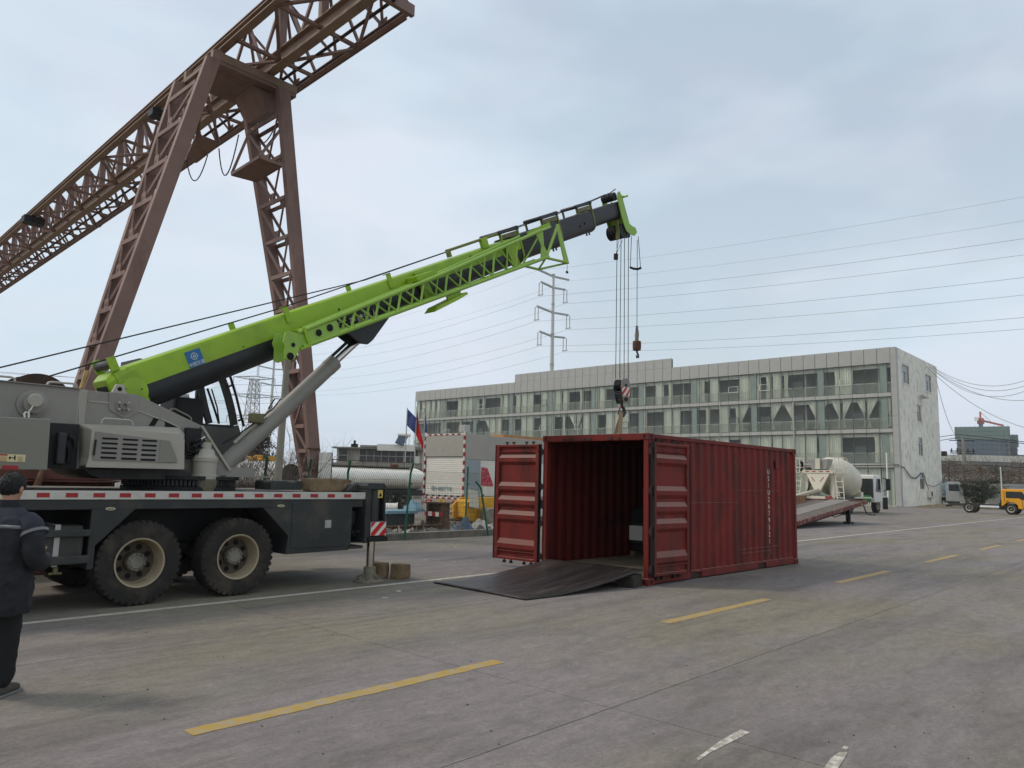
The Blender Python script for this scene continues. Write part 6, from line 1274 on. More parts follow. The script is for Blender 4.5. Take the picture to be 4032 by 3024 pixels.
monopole(PYX+1, 245, 49, 'silver tube pylon beside the lattice tower behind the boom')
k = 0
for az, hw, ins in ARMS:
    for s_ in (-1,1):
        x_ = PYX+s_*hw; z_ = az-ins+(.35 if not ins else 0); mb = MB()
        pr_ = [(x_, PYY-260*i/26, z_-6*4*(i/26)*(1-i/26)) for i in range(27)]; pl_ = [(x_+i/13, PYY+(245-PYY)*i/13, z_-2.9*i/13-3.4*4*(i/13)*(1-i/13)) for i in range(14)]; pm_ = [(x_+1, 245+260*i/13, z_-2.9-5*4*(i/13)*(1-i/13)) for i in range(14)]
        lb = ['ground wire of the top crossarm','conductor under the second crossarm','conductor under the third crossarm','conductor under the lowest crossarm'][k//2]+(' on its near end' if s_ < 0 else ' on its far end')
        one('power_line', mb.tube(list(reversed(pr_))+pl_[1:]+pm_[1:], .030 if ins else .020, 4, False), m_line, 'thin overhead '+lb, 'power line', 'overhead lines between the pylons'); k += 1
lt = thing('lattice_tower', 'grey steel lattice power tower seen under the boom', 'pylon', dep(990,1846,250).to_tuple()[:2]+(0,))
LB = dep(1003,1480,250); bx0, by0, ht_ = LB.x, LB.y, 36.5
def lw(z): return 1.0+max(0,(34-z))*.062
mbL = MB(); zs = [0,5,10,14.5,18.5,22,25,27.5,29.5,31.5,33.2]
for sx_ in (-1,1):
    for sy_ in (-1,1):
        for i in range(len(zs)-1): mbL.bar((bx0+sx_*lw(zs[i]),by0+sy_*lw(zs[i]),zs[i]),(bx0+sx_*lw(zs[i+1]),by0+sy_*lw(zs[i+1]),zs[i+1]),.22)
mbL.build('tower_leg', m_pola, lt, kind='stuff'); mbL = MB()
for i in range(len(zs)-1):
    a, b_ = lw(zs[i]), lw(zs[i+1])
    for p, q in (((-1,-1),(1,-1)),((1,-1),(1,1)),((1,1),(-1,1)),((-1,1),(-1,-1))):
        P0, Q0 = (bx0+p[0]*a,by0+p[1]*a,zs[i]),(bx0+q[0]*a,by0+q[1]*a,zs[i]); P1, Q1 = (bx0+p[0]*b_,by0+p[1]*b_,zs[i+1]),(bx0+q[0]*b_,by0+q[1]*b_,zs[i+1])
        mbL.bar(P0,Q1,.13).bar(Q0,P1,.13).bar(P1,Q1,.13)
mbL.build('tower_bracing', m_pola, lt, kind='stuff')
ad = V((.85,-.53,0))
for z_, hw, hh_ in ((33.6,6.6,1.6),(27.6,8.6,1.8),(20.5,7.8,2.0)):
    c_ = V((bx0,by0,z_)); mb = MB()
    for s_ in (-1,1):
        tip = c_+ad*s_*hw; 
        for o_ in (V((-.53,-.85,0)),V((.53,.85,0))): mb.bar(c_+o_*1.0+V((0,0,hh_*.3)),tip,.16).bar(c_+o_*1.0-V((0,0,hh_*.5)),tip,.16)
        for t_ in (.25,.5,.75): mb.bar(c_+ad*s_*hw*t_+V((0,0,hh_*.3*(1-t_))),c_+ad*s_*hw*t_-V((0,0,hh_*.5*(1-t_))),.12); mb.bar(c_+ad*s_*hw*t_+V((0,0,hh_*.3*(1-t_))),c_+ad*s_*hw*(t_+.25)-V((0,0,hh_*.5*(.75-t_))),.10)
        mb.tube([tip,tip-V((0,0,2.2))],.12,5)
    mb.build('tower_arm', m_pola, lt, kind='stuff')
for k, (z_, hw) in enumerate(((33.6,6.6),(27.6,8.6),(20.5,7.8))):
    for s_ in (-1,1):
        c_ = V((bx0,by0,z_-2.2))+ad*s_*hw; d_ = V((.53,.85,0)); e0 = V((-1,.12,0)).normalized()
        one('power_line', MB().tube([c_+e0*240*(1-i/12)+V((0,0,-7*4*(i/12)*(1-i/12)+6*(1-i/12))) for i in range(13)]+[c_+V((.55,.84,0))*240*i/12+V((0,0,-7*4*(i/12)*(1-i/12))) for i in range(1,13)], .05, 4, False), m_line, ['overhead line on the lattice tower top arm','overhead line on the lattice tower middle arm','overhead line on the lattice tower lowest arm'][k]+(', crane side' if s_ < 0 else ', office side'), 'power line', 'overhead lines of the lattice tower')
# service cables from the office corner to the right
C0 = V((98.5,22.8,16.4))
for k, (dx, ez, sag) in enumerate(((0,13.5,4.2),(.4,12.6,4.6),(-1,9.5,3.6),(-2,7.5,3.2),(.6,13.0,5.2))):
    e_ = dep(4060,[1490,1510,1575,1690,1530][k],80); s0 = C0+V((dx*1.5,0,-.1*k)); one('service_cable', MB().tube([s0+(e_-s0)*i/14+V((0,0,-sag*.35*4*(i/14)*(1-i/14))) for i in range(15)], .028, 4, False), m_line, 'slack service cable from the office roof corner, '+['highest','second','fourth','lowest','third'][k]+' at the picture edge', 'cable', 'service cables at the office corner')
s0 = V((100,22.8,14.8)); e_ = dep(3765,1715,110); one('service_cable', MB().tube([s0+(e_-s0)*i/10+V((0,0,-1.2*4*(i/10)*(1-i/10))) for i in range(11)], .03, 4, False), m_line, 'single slack cable dropping from the office corner to the street pole', 'cable', 'service cables at the office corner')
for y0, y1, y2, lb in ((1722,1710,1742,'upper'),(1736,1723,1748,'lower')):
    one('street_cable', MB().tube([dep(3690,y0,118),dep(3775,y1,112),dep(4050,y2,95)], .05, 5, False), m_black, f'{lb} of the two dark street cables crossing before the tower block', 'cable', 'street cables')
one('street_cable', MB().tube([dep(3705,1830,116),dep(3870,1832,108),dep(4050,1842,98)], .07, 5, False), m_black, 'thick dark cable crossing in front of the long factory', 'cable', 'street cables')
# ------------------------------------------------------------------ sloping flatbed trailer
m_dk = mat('trailer_deck', (.20,.182,.172), .75, var=.2, scale=1.5, dirt=(.12,.105,.098), damt=.3); m_tred = mat('trailer_red', (.135,.035,.028), .75, var=.35, scale=3, dirt=(.32,.27,.22), damt=.36, dscale=5)
tr = thing('flatbed_trailer', 'low rusty flatbed trailer with its front propped up on legs', 'trailer', (36,13.9,0))
XA, XB, ZA, ZB = 29.6, 40.4, .10, 1.12; YA, YB = 12.6, 15.25
def tz(x): return ZA+(ZB-ZA)*(x-XA)/(XB-XA)
def slab_(x0, x1, y0, y1, dz0, dz1): return MB().add([(x,y,tz(x)+dz) for dz in (dz0,dz1) for x,y in ((x0,y0),(x1,y0),(x1,y1),(x0,y1))], [(0,3,2,1),(4,5,6,7),(0,1,5,4),(1,2,6,5),(2,3,7,6),(3,0,4,7)])
slab_(XA,XB,YA+.1,YB-.1,-.10,-.02).build('bed', m_black, tr); slab_(XA,XB,13.45,14.40,-.018,.02).build('centre_plate', m_dk, tr)
for y0 in (YA,YB-.09): slab_(XA,XB+.05,y0,y0+.09,-.16,.03).build('side_rail', m_tred, tr, bevel=.01)
slab_(XB,XB+.06,YA+.09,YB-.09,-.14,.03).build('end_rail', m_tred, tr)
for k in range(34):
    x = XA+.15+k*.305
    for y0, y1, sh in ((YA+.10,13.44,-.16),(14.41,YB-.10,.16)):
        vv = [(x+a+(sh if (y == y1) == (sh > 0) else 0), y, tz(x)+dz) for dz in (-.016,.022) for a,y in ((0,y0),(.20,y0),(.20,y1),(0,y1))]
        MB().add(vv, [(0,3,2,1),(4,5,6,7),(0,1,5,4),(1,2,6,5),(2,3,7,6),(3,0,4,7)]).build('deck_slat', m_dk, tr)
for y0 in (13.2,14.6): slab_(XA+3,XB-.2,y0,y0+.14,-.42,-.10).build('main_beam', m_rustd, tr)
for y0 in (12.95,14.75):
    lg_ = MB().box((38.75,y0,.10),(38.93,y0+.18,tz(38.8)-.1)).build('landing_leg', m_black, tr); MB().box((38.6,y0-.08,.0),(39.08,y0+.26,.10)).build('foot', m_black, lg_)
MB().tube([(38.84,13.04,.5),(38.84,14.84,.5)], .035, 6).build('leg_tie', m_black, tr)
MB().tube([(36.2,13.1,.55),(37.0,13.05,.35),(38.2,13.1,.45),(38.7,13.0,.4)], .02, 6).build('air_hose', m_black, tr); MB().tube([(40.3,12.8,1.0),(40.5,12.7,.5),(40.9,12.6,.42),(41.3,12.5,.42)], .03, 6).build('crank', m_black, tr)
one('steel_tray', MB().box((36.8,16.1,.0),(41.3,16.16,1.28)).box((36.8,16.16,.0),(41.3,17.2,.2)), mat('rusty_yellow',(.26,.15,.07),.85,var=.4,scale=1.5,stretch=(3,1,.5),dirt=(.09,.045,.03),damt=.45), 'rusty yellow steel tray standing behind the flatbed trailer', 'tray', loc=(38,16.1,0))
# ------------------------------------------------------------------ concrete mixer truck
mx_ = thing('mixer_truck', 'cream concrete mixer truck seen from behind with chute and ladders', 'mixer truck', (51.2,19.3,0), R(-2))
mx_.scale = (.86,1,1)
def mq(mb, nm, mt, par=None, **k): return mb.build(nm, mt, par or mx_, local=True, **k)
m_crm = mat('mixer_cream', (.62,.60,.52), .5, var=.07, scale=1.2, dirt=(.45,.42,.35), damt=.25); m_cabw = mat('mixer_cab_white', (.66,.67,.68), .35, var=.04, coat=.3)
m_dgl = mat('vehicle_glass', (.025,.03,.033), .1, var=.2, spec=.6)
a0, a1 = V((1.3,0,2.95)), V((7.6,0,1.95)); dx_ = (a1-a0).normalized(); sy_ = V((0,1,0)); sz_ = dx_.cross(sy_)
dm = mq(MB().lathe([(.52,0),(.60,.05),(.82,.5),(1.18,1.5),(1.36,2.6),(1.38,3.6),(1.26,4.7),(.95,5.6),(.6,6.1),(.0,6.2)], a0, (dx_,sy_,sz_), 36), 'drum', m_crm, smooth=True)
mq(MB().lathe([(1.362,2.58),(1.375,2.60),(1.375,2.66),(1.362,2.68)], a0, (dx_,sy_,sz_), 36), 'drum_ring', m_crm, dm); mq(MB().lathe([(.0,.04),(.45,.04),(.45,.0)], a0, (dx_,sy_,sz_), 24), 'drum_mouth', m_boom2, dm)
mq(MB().box((.3,-.45,.75),(11.2,-.28,1.05)), 'chassis_beam', m_chas); mq(MB().box((.3,.28,.75),(11.2,.45,1.05)), 'chassis_beam', m_chas)
mq(MB().box((.15,-1.15,1.0),(.35,1.15,1.18)), 'rear_beam', m_crm); mq(MB().box((.9,-1.0,1.05),(1.2,-.8,2.75)), 'rear_post', m_crm); mq(MB().box((.9,.8,1.05),(1.2,1.0,2.75)), 'rear_post', m_crm)
mq(MB().box((.55,-1.05,2.72),(.8,1.05,2.92)), 'cross_beam', m_crm)
for y in (-.7,-.25,.25,.7): mq(MB().box((.54,y-.13,2.80),(.548,y+.13,2.86)), 'red_mark', m_redr)
mq(MB().add([(.85,-.5,2.95),(.85,.5,2.95),(1.6,.5,2.9),(1.6,-.5,2.9),(.7,-.72,3.70),(.7,.72,3.70),(1.7,.72,3.70),(1.7,-.72,3.70)],[(0,1,2,3),(4,7,6,5),(0,4,5,1),(1,5,6,2),(2,6,7,3),(3,7,4,0)]), 'hopper', mat('hopper_grey',(.34,.34,.33),.6,var=.15), bevel=.05)
mq(MB().box((.62,-.16,3.0),(.70,.16,3.72)), 'hopper_plate', m_crm)
cf = mq(MB().add([(.6,-.8,2.72),(.6,.8,2.72),(.45,.16,1.5),(.45,-.16,1.5),(1.0,-.7,2.72),(1.0,.7,2.72),(.75,.16,1.5),(.75,-.16,1.5)],[(0,3,2,1),(0,4,7,3),(1,2,6,5)]), 'collector', m_crm, solid=.03)
for s_ in (-1,1): mq(MB().bar((.52,s_*.18,2.15),(.55,s_*.42,2.45),.05,.02,(1,0,0)), 'red_mark', m_redr, cf)
ch0, ch1 = V((.55,-.1,1.60)), V((-.35,1.75,.98))
cd_ = (ch1-ch0).normalized(); cs_ = cd_.cross(V((0,0,1))).normalized(); cn_ = cs_.cross(cd_)
mq(MB().sheet(lambda u,v: ch0+(ch1-ch0)*v+cs_*(.24*math.cos(PI*(1+u)))+cn_*(.24*math.sin(PI*(1+u))+.1), 12, 2), 'chute', m_crm, solid=.03, smooth=True)
mq(MB().tube([(.55,.1,1.0),(.2,.9,1.28)], .05, 8), 'chute_prop', m_crm)
for s_ in (-1,1):
    ld = mq(MB().bar((.55,s_*1.30,.95),(.75,s_*1.15,2.7),.05).bar((.55,s_*1.75,.95),(.75,s_*1.6,2.7),.05), 'ladder', m_crm)
    for k in range(5): mq(MB().bar((.57+.04*k,s_*(1.3-.03*k),1.1+.36*k),(.57+.04*k,s_*(1.75-.03*k),1.1+.36*k),.05), 'rung', m_crm, ld)
    cg = mq(MB().box((.5,s_*1.2,2.72),(1.3,s_*1.75,2.76)), 'ladder_platform', m_crm)
    for z in (3.1,3.75):
        for a, b_ in (((.5,1.2),(.5,1.75)),((.5,1.75),(1.3,1.75)),((1.3,1.75),(1.3,1.2))): mq(MB().bar((a[0],s_*a[1],z),(b_[0],s_*b_[1],z),.05), 'cage_rail', m_crm, cg)
    for x_, y_ in ((.5,1.2),(.5,1.75),(1.3,1.75),(1.3,1.2)): mq(MB().bar((x_,s_*y_,2.74),(x_,s_*y_,3.75),.05), 'cage_post', m_crm, cg)
    mq(MB().lathe([(.12,0),(.12,-.05),(.05,-.05)],(.15,s_*.75,1.1),'x',14), 'tail_lamp', m_redr); mq(MB().lathe([(.12,0),(.12,-.05),(.05,-.05)],(.15,s_*1.0,1.1),'x',14), 'tail_lamp', m_redr)
    mq(MB().prism([(1.2,.75),(4.6,.75),(4.6,1.0),(4.1,1.18),(1.6,1.18),(1.2,1.0)], s_*.85, s_*1.2), 'mudguard', m_chas)
    mq(MB().prism([(1.3,1.1),(2.3,1.1),(1.6,2.0),(1.3,2.0)], s_*.55, s_*.95), 'side_plate', m_crm)
mq(MB().tube([(.95,-.1,2.6),(.7,.5,2.2),(.7,.75,1.5),(.9,.6,1.1)], .06, 8), 'hose', m_black); mq(MB().lathe([(.35,0),(.35,.12),(.2,.12)],(1.2,1.3,3.2),'y',16), 'water_hose', m_black)
for x_ in (2.2,3.6,9.8):
    for s_ in (-1,1):
        W_ = wheel(0,0,0,.52,.34,s_,None,lugs=16); 
        for o_ in [W_]: o_.parent = mx_; o_.location = (x_,s_*1.0,.52); o_.scale = (1/.86,1,1)
cab_ = mq(MB().prism([(9.0,.75),(10.9,.75),(11.0,1.5),(10.85,2.1),(10.5,2.78),(9.0,2.78)], -1.2, 1.2), 'cab', m_cabw, bevel=.08)
for s_ in (-1,1):
    mq(MB().prism([(9.2,1.55),(10.45,1.5),(10.35,2.5),(9.5,2.5)], s_*1.2-.005, s_*1.2+.012*s_), 'side_window', m_dgl, cab_); mq(MB().box((8.95,s_*.2,1.1),(8.985,s_*1.1,2.5)), 'rear_window', m_dgl, cab_)
    mq(MB().bar((10.9,s_*1.25,2.55),(11.3,s_*1.5,2.5),.05).bar((10.9,s_*1.25,1.6),(11.3,s_*1.5,1.7),.05).cbox((11.3,s_*1.5,2.1),(.15,.3,.85)), 'mirror', m_black, cab_)
mq(MB().add([(11.02,-1.05,1.55),(11.02,1.05,1.55),(10.6,.98,2.6),(10.6,-.98,2.6)],[(0,1,2,3)]), 'windscreen', m_dgl, cab_, solid=.02)
mq(MB().box((8.5,-1.0,.85),(8.85,1.0,1.25)), 'side_tank', mat('mixer_green',(.03,.22,.06),.5,var=.1), bevel=.03)
mq(MB().box((4.5,-1.2,1.05),(8.3,-.9,1.15)).box((4.5,.9,1.05),(8.3,1.2,1.15)).box((6.8,-.9,1.05),(7.3,.9,1.5)), 'drum_stand', m_crm)
# ------------------------------------------------------------------ barrier gate
bgx, bgy = 71.6, 20.9
bg_ = thing('barrier_gate', 'dark barrier gate cabinet with its white arm raised upright', 'barrier', (bgx,bgy,0))
MB().cbox((bgx,bgy,.52),(.45,.38,1.04),Matrix.Rotation(R(43),3,'Z')).build('cabinet', m_black, bg_, bevel=.02); MB().cbox((bgx-.26,bgy+.26,.52),(.06,.42,1.10),Matrix.Rotation(R(43),3,'Z')).build('side_panel', m_wht, bg_); MB().cbox((bgx,bgy,1.07),(.55,.45,.06),Matrix.Rotation(R(43),3,'Z')).build('top_cover', m_wht, bg_)
MB().bar((bgx+.28,bgy-.22,.9),(bgx+.2,bgy-.25,5.0),.10,.06).build('arm', m_wht, bg_)
q = dep(3945,1935,76); bg2 = thing('barrier_gate', 'slim white upright barrier arm behind the yellow cab', 'barrier', (q.x,q.y,0)); MB().bar((q.x,q.y,.9),(q.x-.05,q.y,dep(3945,1838,76).z),.10,.06).build('arm', m_wht, bg2); MB().cbox((q.x,q.y,.5),(.4,.35,1.0)).build('cabinet', m_black, bg2)
# ------------------------------------------------------------------ yellow chassis truck
yd = R(-92)
yt = thing('yellow_truck', 'bright yellow light truck with bare chassis frame behind the cab', 'truck', (71.56,14.38,0), yd)
def yq(mb, nm, mt, par=None, **k): return mb.build(nm, mt, par or yt, local=True, **k)
m_ycab = mat('truck_yellow', (.72,.34,.015), .35, var=.05, scale=2, coat=.3)
for x_ in (0,2.95):
    for y_, s_ in ((.12,-1),(1.6,1)):
        W_ = wheel(0,0,0,.42,.24,s_,None,lugs=16,mr=m_wht); W_.parent = yt; W_.location = (x_,y_,.42)
yq(MB().box((-1.6,.45,.55),(2.6,.55,.75)).box((-1.6,1.15,.55),(2.6,1.25,.75)).box((-1.5,.55,.58),(-1.4,1.15,.70)).box((.5,.55,.58),(.6,1.15,.70)).box((1.6,.55,.58),(1.7,1.15,.70)), 'chassis_frame', m_chas); yq(MB().box((-1.75,.1,.45),(-1.6,1.6,.60)), 'rear_bar', m_black)
yq(MB().tube([(.75,.35,.50),(2.1,.35,.50)], .16, 14), 'fuel_tank', m_chrome, smooth=True); yq(MB().box((2.1,.2,.40),(2.55,1.5,.9)), 'battery_box', m_black)
def yq2(mb, *a, **k): mb.v = [(v[0]-.3,v[1],v[2]) for v in mb.v]; return yq(mb,*a,**k)
cp = [(2.62,.62),(2.62,1.9),(2.72,2.02),(4.25,2.02),(4.75,1.25),(4.85,.95),(4.85,.45),(3.75,.45),(3.72,.72),(3.55,.90),(3.25,.96),(2.95,.90),(2.78,.70)]
yc = yq2(MB().prism(cp, .0, 1.72), 'cab', m_ycab, bevel=.05)
yq2(MB().prism([(2.95,1.30),(2.95,1.82),(4.05,1.82),(4.45,1.18),(4.0,1.18),(3.85,1.30)], -.012, .001), 'side_window', m_dgl, yc); yq2(MB().prism([(2.82,.98),(2.82,1.88),(2.845,1.88),(2.845,.98)], -.01, .001), 'door_seam', m_black, yc); yq2(MB().box((2.95,-.02,1.02),(3.12,.0,1.08)), 'door_handle', m_black, yc)
yq2(MB().prism([(4.02,1.12),(4.06,.5),(4.09,.5),(4.05,1.12)], -.01, .001), 'door_seam', m_black, yc)
yq2(MB().add([(4.32,.12,1.95),(4.32,1.6,1.95),(4.80,1.62,1.2),(4.80,.1,1.2)],[(0,1,2,3)]), 'windscreen', m_dgl, yc, solid=.02); yq2(MB().box((4.84,.1,.62),(4.90,.42,.82)).box((4.84,1.3,.62),(4.90,1.62,.82)), 'headlamp', m_wht, yc); yq2(MB().bar((4.6,-.05,1.7),(4.75,-.25,1.6),.04).cbox((4.78,-.28,1.45),(.1,.16,.4)), 'mirror', m_black, yc); yq2(MB().box((4.4,.0,.28),(4.92,1.72,.46)), 'bumper', m_black, yc)
# ------------------------------------------------------------------ grey lorry behind
q = dep(3760,1975,88); gl_ = thing('grey_lorry', 'silver grey lorry cab parked in front of the brown trees', 'lorry', (q.x,q.y,0), R(-78))
def gq(mb, nm, mt, par=None, **k): return mb.build(nm, mt, par or gl_, local=True, **k)
m_scab = mat('lorry_silver', (.60,.60,.60), .4, var=.1, coat=.2)
gcab = gq(MB().prism([(-.9,.55),(-.9,2.7),(-.7,2.85),(.55,2.85),(.85,1.9),(.95,.55)], -1.15, 1.15), 'cab', m_scab, bevel=.06)
gq(MB().prism([(-.55,1.75),(-.55,2.55),(.35,2.55),(.6,1.75)], -1.165, -1.149), 'side_window', m_dgl, gcab); gq(MB().add([(.60,-1.0,2.7),(.60,1.0,2.7),(.88,1.05,1.75),(.88,-1.05,1.75)],[(0,1,2,3)]), 'windscreen', m_dgl, gcab, solid=.02); gq(MB().box((.9,-1.1,.35),(1.05,1.1,.85)), 'bumper', m_scab, gcab); gq(MB().box((.95,-1.0,.6),(1.07,-.6,.8)).box((.95,.6,.6),(1.07,1.0,.8)), 'headlamp', m_wht, gcab)
gq(MB().box((-6,-.9,.6),(-.9,.9,1.0)), 'chassis', m_black); gq(MB().bar((.8,-1.15,2.6),(1.1,-1.4,2.5),.05).cbox((1.1,-1.4,2.1),(.1,.2,.7)), 'mirror', m_black, gcab)
gq(MB().bar((-1.6,-.6,1.0),(-3.2,-.6,4.4),.16,.22).bar((-3.0,-.6,4.2),(-1.0,-.6,2.6),.12,.14), 'loader_arm', m_hub)
for x_ in (0,-3.6):
    for s_ in (-1,1):
        W_ = wheel(0,0,0,.5,.3,s_,None,lugs=14); W_.parent = gl_; W_.location = (x_,s_*.95,.5)
# street pole, water sign, small railing
q = dep(3808,1980,112); pz = dep(3797,1728,112)
up_ = thing('street_pole', 'grey concrete street pole with cable arms behind the yellow truck', 'pole', (q.x,q.y,0)); MB().tube([(q.x,q.y,0),(q.x-.25,q.y+.1,pz.z+.4)], [.30,.20], 12).build('shaft', mat('pole_concrete',(1,1,1)), up_, smooth=True)
for z_ in (pz.z-.2,pz.z-1.8,pz.z-2.1): MB().bar((q.x-1.6,q.y+1.6,z_),(q.x+1.2,q.y-1.2,z_),.12,.12).build('cross_arm', m_black, up_)
for k in range(5): MB().tube([(q.x-1.4+.6*k,q.y+1.4-.6*k,pz.z-2.0),(q.x-1.4+.6*k,q.y+1.4-.6*k,pz.z-1.4)],.09,6).build('insulator', m_black, up_)
MB().box((q.x-2.9,q.y+1.9,pz.z-2.6),(q.x-1.9,q.y+2.5,pz.z-1.9)).build('transformer', m_black, up_)
q = dep(3708,1945,98); sg2 = thing('water_sign', 'blue water barrel on a white stand beside the end wall', 'water barrel', (q.x,q.y,0), R(-45))
MB().lathe([(.0,.9),(.85,.9),(.85,1.2),(.92,1.25),(.85,1.3),(.85,2.0),(.92,2.05),(.85,2.1),(.85,2.6),(.5,2.75),(.5,2.9),(.0,2.9)],(0,0,0),'z',20).build('barrel', mat('barrel_blue',(.20,.33,.44),.5,var=.25,scale=1.5,dirt=(.4,.46,.5),damt=.3), sg2, local=True, smooth=True); MB().box((-.9,-.6,.8),(.9,.6,.9)).build('stand_top', m_wht, sg2, local=True)
for x_ in (-.85,.85):
    for y_ in (-.55,.55): MB().box((x_-.06,y_-.06,0),(x_+.06,y_+.06,.8)).build('leg', m_wht, sg2, local=True)
q = dep(3735,1965,96); rl_ = thing('white_railing', 'short white railing beside the blue barrel', 'railing', (q.x,q.y,0), R(-47))
for x_ in range(6): MB().box((-1.2+x_*.55,-.04,0),(-1.12+x_*.55,.04,1.2)).build('upright', m_wht, rl_, local=True)
MB().box((-1.3,-.05,1.14),(1.8,.05,1.22)).build('top_rail', m_wht, rl_, local=True); MB().box((-1.3,-.05,.1),(1.8,.05,.18)).build('bottom_rail', m_wht, rl_, local=True)
# ------------------------------------------------------------------ factory, tower block under construction
fd = R(-47.2); q = dep(3880,1930,132)
fa = thing('factory_shed', 'long low factory shed with grey roof band and white signboard', 'factory', (q.x,q.y,0), fd)
def fq(mb, nm, mt, par=None, **k): return mb.build(nm, mt, par or fa, local=True, **k)
m_fw = mat('factory_wall',(.44,.42,.38),.9,var=.2,scale=.3); m_froof = mat('factory_roof',(.20,.205,.21),.8,var=.1,scale=.2); m_sgn = mat('signboard',(.62,.62,.58),.7,var=.06,dirt=(.40,.38,.30),damt=.3,dscale=.5)
fq(MB().box((-9,0,0),(22,18,5.2)), 'wall', m_fw); fq(MB().box((-9.5,-.6,5.2),(22.5,19,7.1)), 'roof_band', m_froof)
sb_ = fq(MB().box((-8.5,-.7,7.1),(9.8,-.5,8.2)), 'signboard', m_sgn)
for k in range(9): fq(MB().box((-8.4+k*2.02,-.73,7.15),(-8.4+k*2.02+2.0,-.701,8.15)), 'sign_panel', m_sgn, sb_)
fq(MB().box((-6,-1.6,0),(6,-.02,3.5)), 'lower_annex', mat('annex_white',(.70,.69,.65),.8,var=.1)); fq(MB().box((-6.5,-2.2,3.5),(6.5,0,3.7)), 'annex_roof', m_froof); fq(MB().box((2.2,-1.7,.0),(5.4,-1.59,2.6)), 'gate_opening', m_blackm)
for k in range(4): fq(MB().box((-5.5+k*1.9,-1.66,1.3),(-4.3+k*1.9,-1.59,2.7)), 'window', m_dgl)
q = dep(4010,1960,92); cs2 = thing('corrugated_shed', 'small grey corrugated shed above the yellow cab', 'shed', (q.x,q.y,0), fd)
MB().box((-1.8,0,0),(3.5,3,2.9)).build('wall', m_froof, cs2, local=True)
for k in range(8): MB().box((-1.85,-.06,.2+k*.33),(3.55,-.005,.2+k*.33+.25)).build('cladding_strip', m_steel, cs2, local=True)
m_hr = mat('tower_concrete',(.20,.21,.215),.9,var=.12,scale=.05); m_net = mat('safety_net_green',(.135,.205,.185),.9,var=.15,scale=.15); m_netb = mat('safety_net_blue',(.075,.11,.15),.9,var=.15,scale=.12,stretch=(1,1,.2)); m_hwin = mat('tower_window',(.07,.08,.09),.6,var=.2)
def tower(px0, px1, pyt, depth, th, label, nb, net=True):
    a, b_ = dep(px0,pyt,depth), dep(px1,pyt,depth); w_ = (b_-a).length; h = a.z; c_ = (a+b_)/2
    t = thing('tower_block', label, 'tower block', (c_.x,c_.y,0), math.atan2(c_.y,c_.x)-PI/2, group='tower blocks in the distance')
    def l(mb, nm, mt, par=None): return mb.build(nm, mt, par or t, local=True)
    l(MB().box((-w_/2,0,0),(w_/2,th,h-3)), 'core', m_hr)
    n_ = int(h/3.1)
    for k in range(n_):
        z = k*3.1; l(MB().box((-w_/2-.4,-.5,z),(w_/2+.4,th+.4,z+.35)), 'floor_edge', m_hr)
    for j in range(nb):
        x0 = -w_/2+w_*(j+.18)/nb; x1 = -w_/2+w_*(j+.82)/nb
        for k in range(n_-1): l(MB().box((x0,-.12,k*3.1+1.0),(x1,-.001,k*3.1+2.8)), 'window', m_hwin)
    if net:
        nt_ = l(MB().box((-w_/2-.9,-1.0,h-7.5),(w_/2+.9,-.8,h)), 'safety_net', m_net); l(MB().box((-w_/2-.95,-.79,h-7.5),(-w_/2-.75,th,h)), 'safety_net', m_net)
        l(MB().box((-w_/2+w_*.08,-.95,h-24),(w_/2-w_*.05,-.78,h-7.6)), 'debris_net', m_netb)
        for j in range(12): l(MB().box((-w_/2+w_*j/11-.08,-1.25,8),(-w_/2+w_*j/11+.08,-1.1,h+.6)), 'scaffold_pole', m_hr)
        for k in range(1,14): l(MB().box((-w_/2-1,-1.25,h-k*2.6),(w_/2+1,-1.12,h-k*2.6+.14)), 'scaffold_rail', m_hr)
    return t
tower(3779,3951,1678,450,14,'grey tower block under construction wrapped in green safety net',9)
tower(3953,3997,1712,455,12,'lower netted wing of the tower block under construction',3)
tower(4012,4060,1775,520,18,'pale distant tower block at the picture edge',4,False)
tower(700,745,1530,420,25,'white office tower glimpsed through the crane cab window',5,False)
tower(755,795,1600,380,25,'lower pale block glimpsed through the crane cab window',5,False)
q = dep(3863,1690,455); tc_ = thing('tower_crane', 'red and white tower crane on the unfinished tower block', 'tower crane', (q.x,q.y,0))
m_tcr = mat('tower_crane_red',(.42,.10,.08),.6,var=.2); zt2 = dep(3863,1640,455).z
MB().box((q.x-1,q.y-1,20),(q.x+1,q.y+1,zt2-2)).build('mast', m_hr, tc_); MB().box((q.x-1.6,q.y-1.6,zt2-4.5),(q.x+1.6,q.y+1.6,zt2-1)).build('slew_unit', m_tcr, tc_)
e_ = dep(3952,1676,450); MB().bar((q.x,q.y,zt2-2.2),e_,.9,1.1).build('boom', m_tcr, tc_); pk = V((q.x,q.y,zt2+3)); MB().bar((q.x,q.y,zt2-1),pk,.9,.9).build('apex', m_tcr, tc_); bk_ = dep(3845,1650,455); MB().bar((q.x,q.y,zt2-1.5),bk_,.9,.8).build('counter_arm', m_tcr, tc_); MB().cbox(bk_,(2,2,2.4)).build('counterweight', m_wht, tc_); MB().bar(pk,(V(e_)+V((q.x,q.y,zt2-2)))/2,.2,.2).build('tie_rod', m_tcr, tc_)
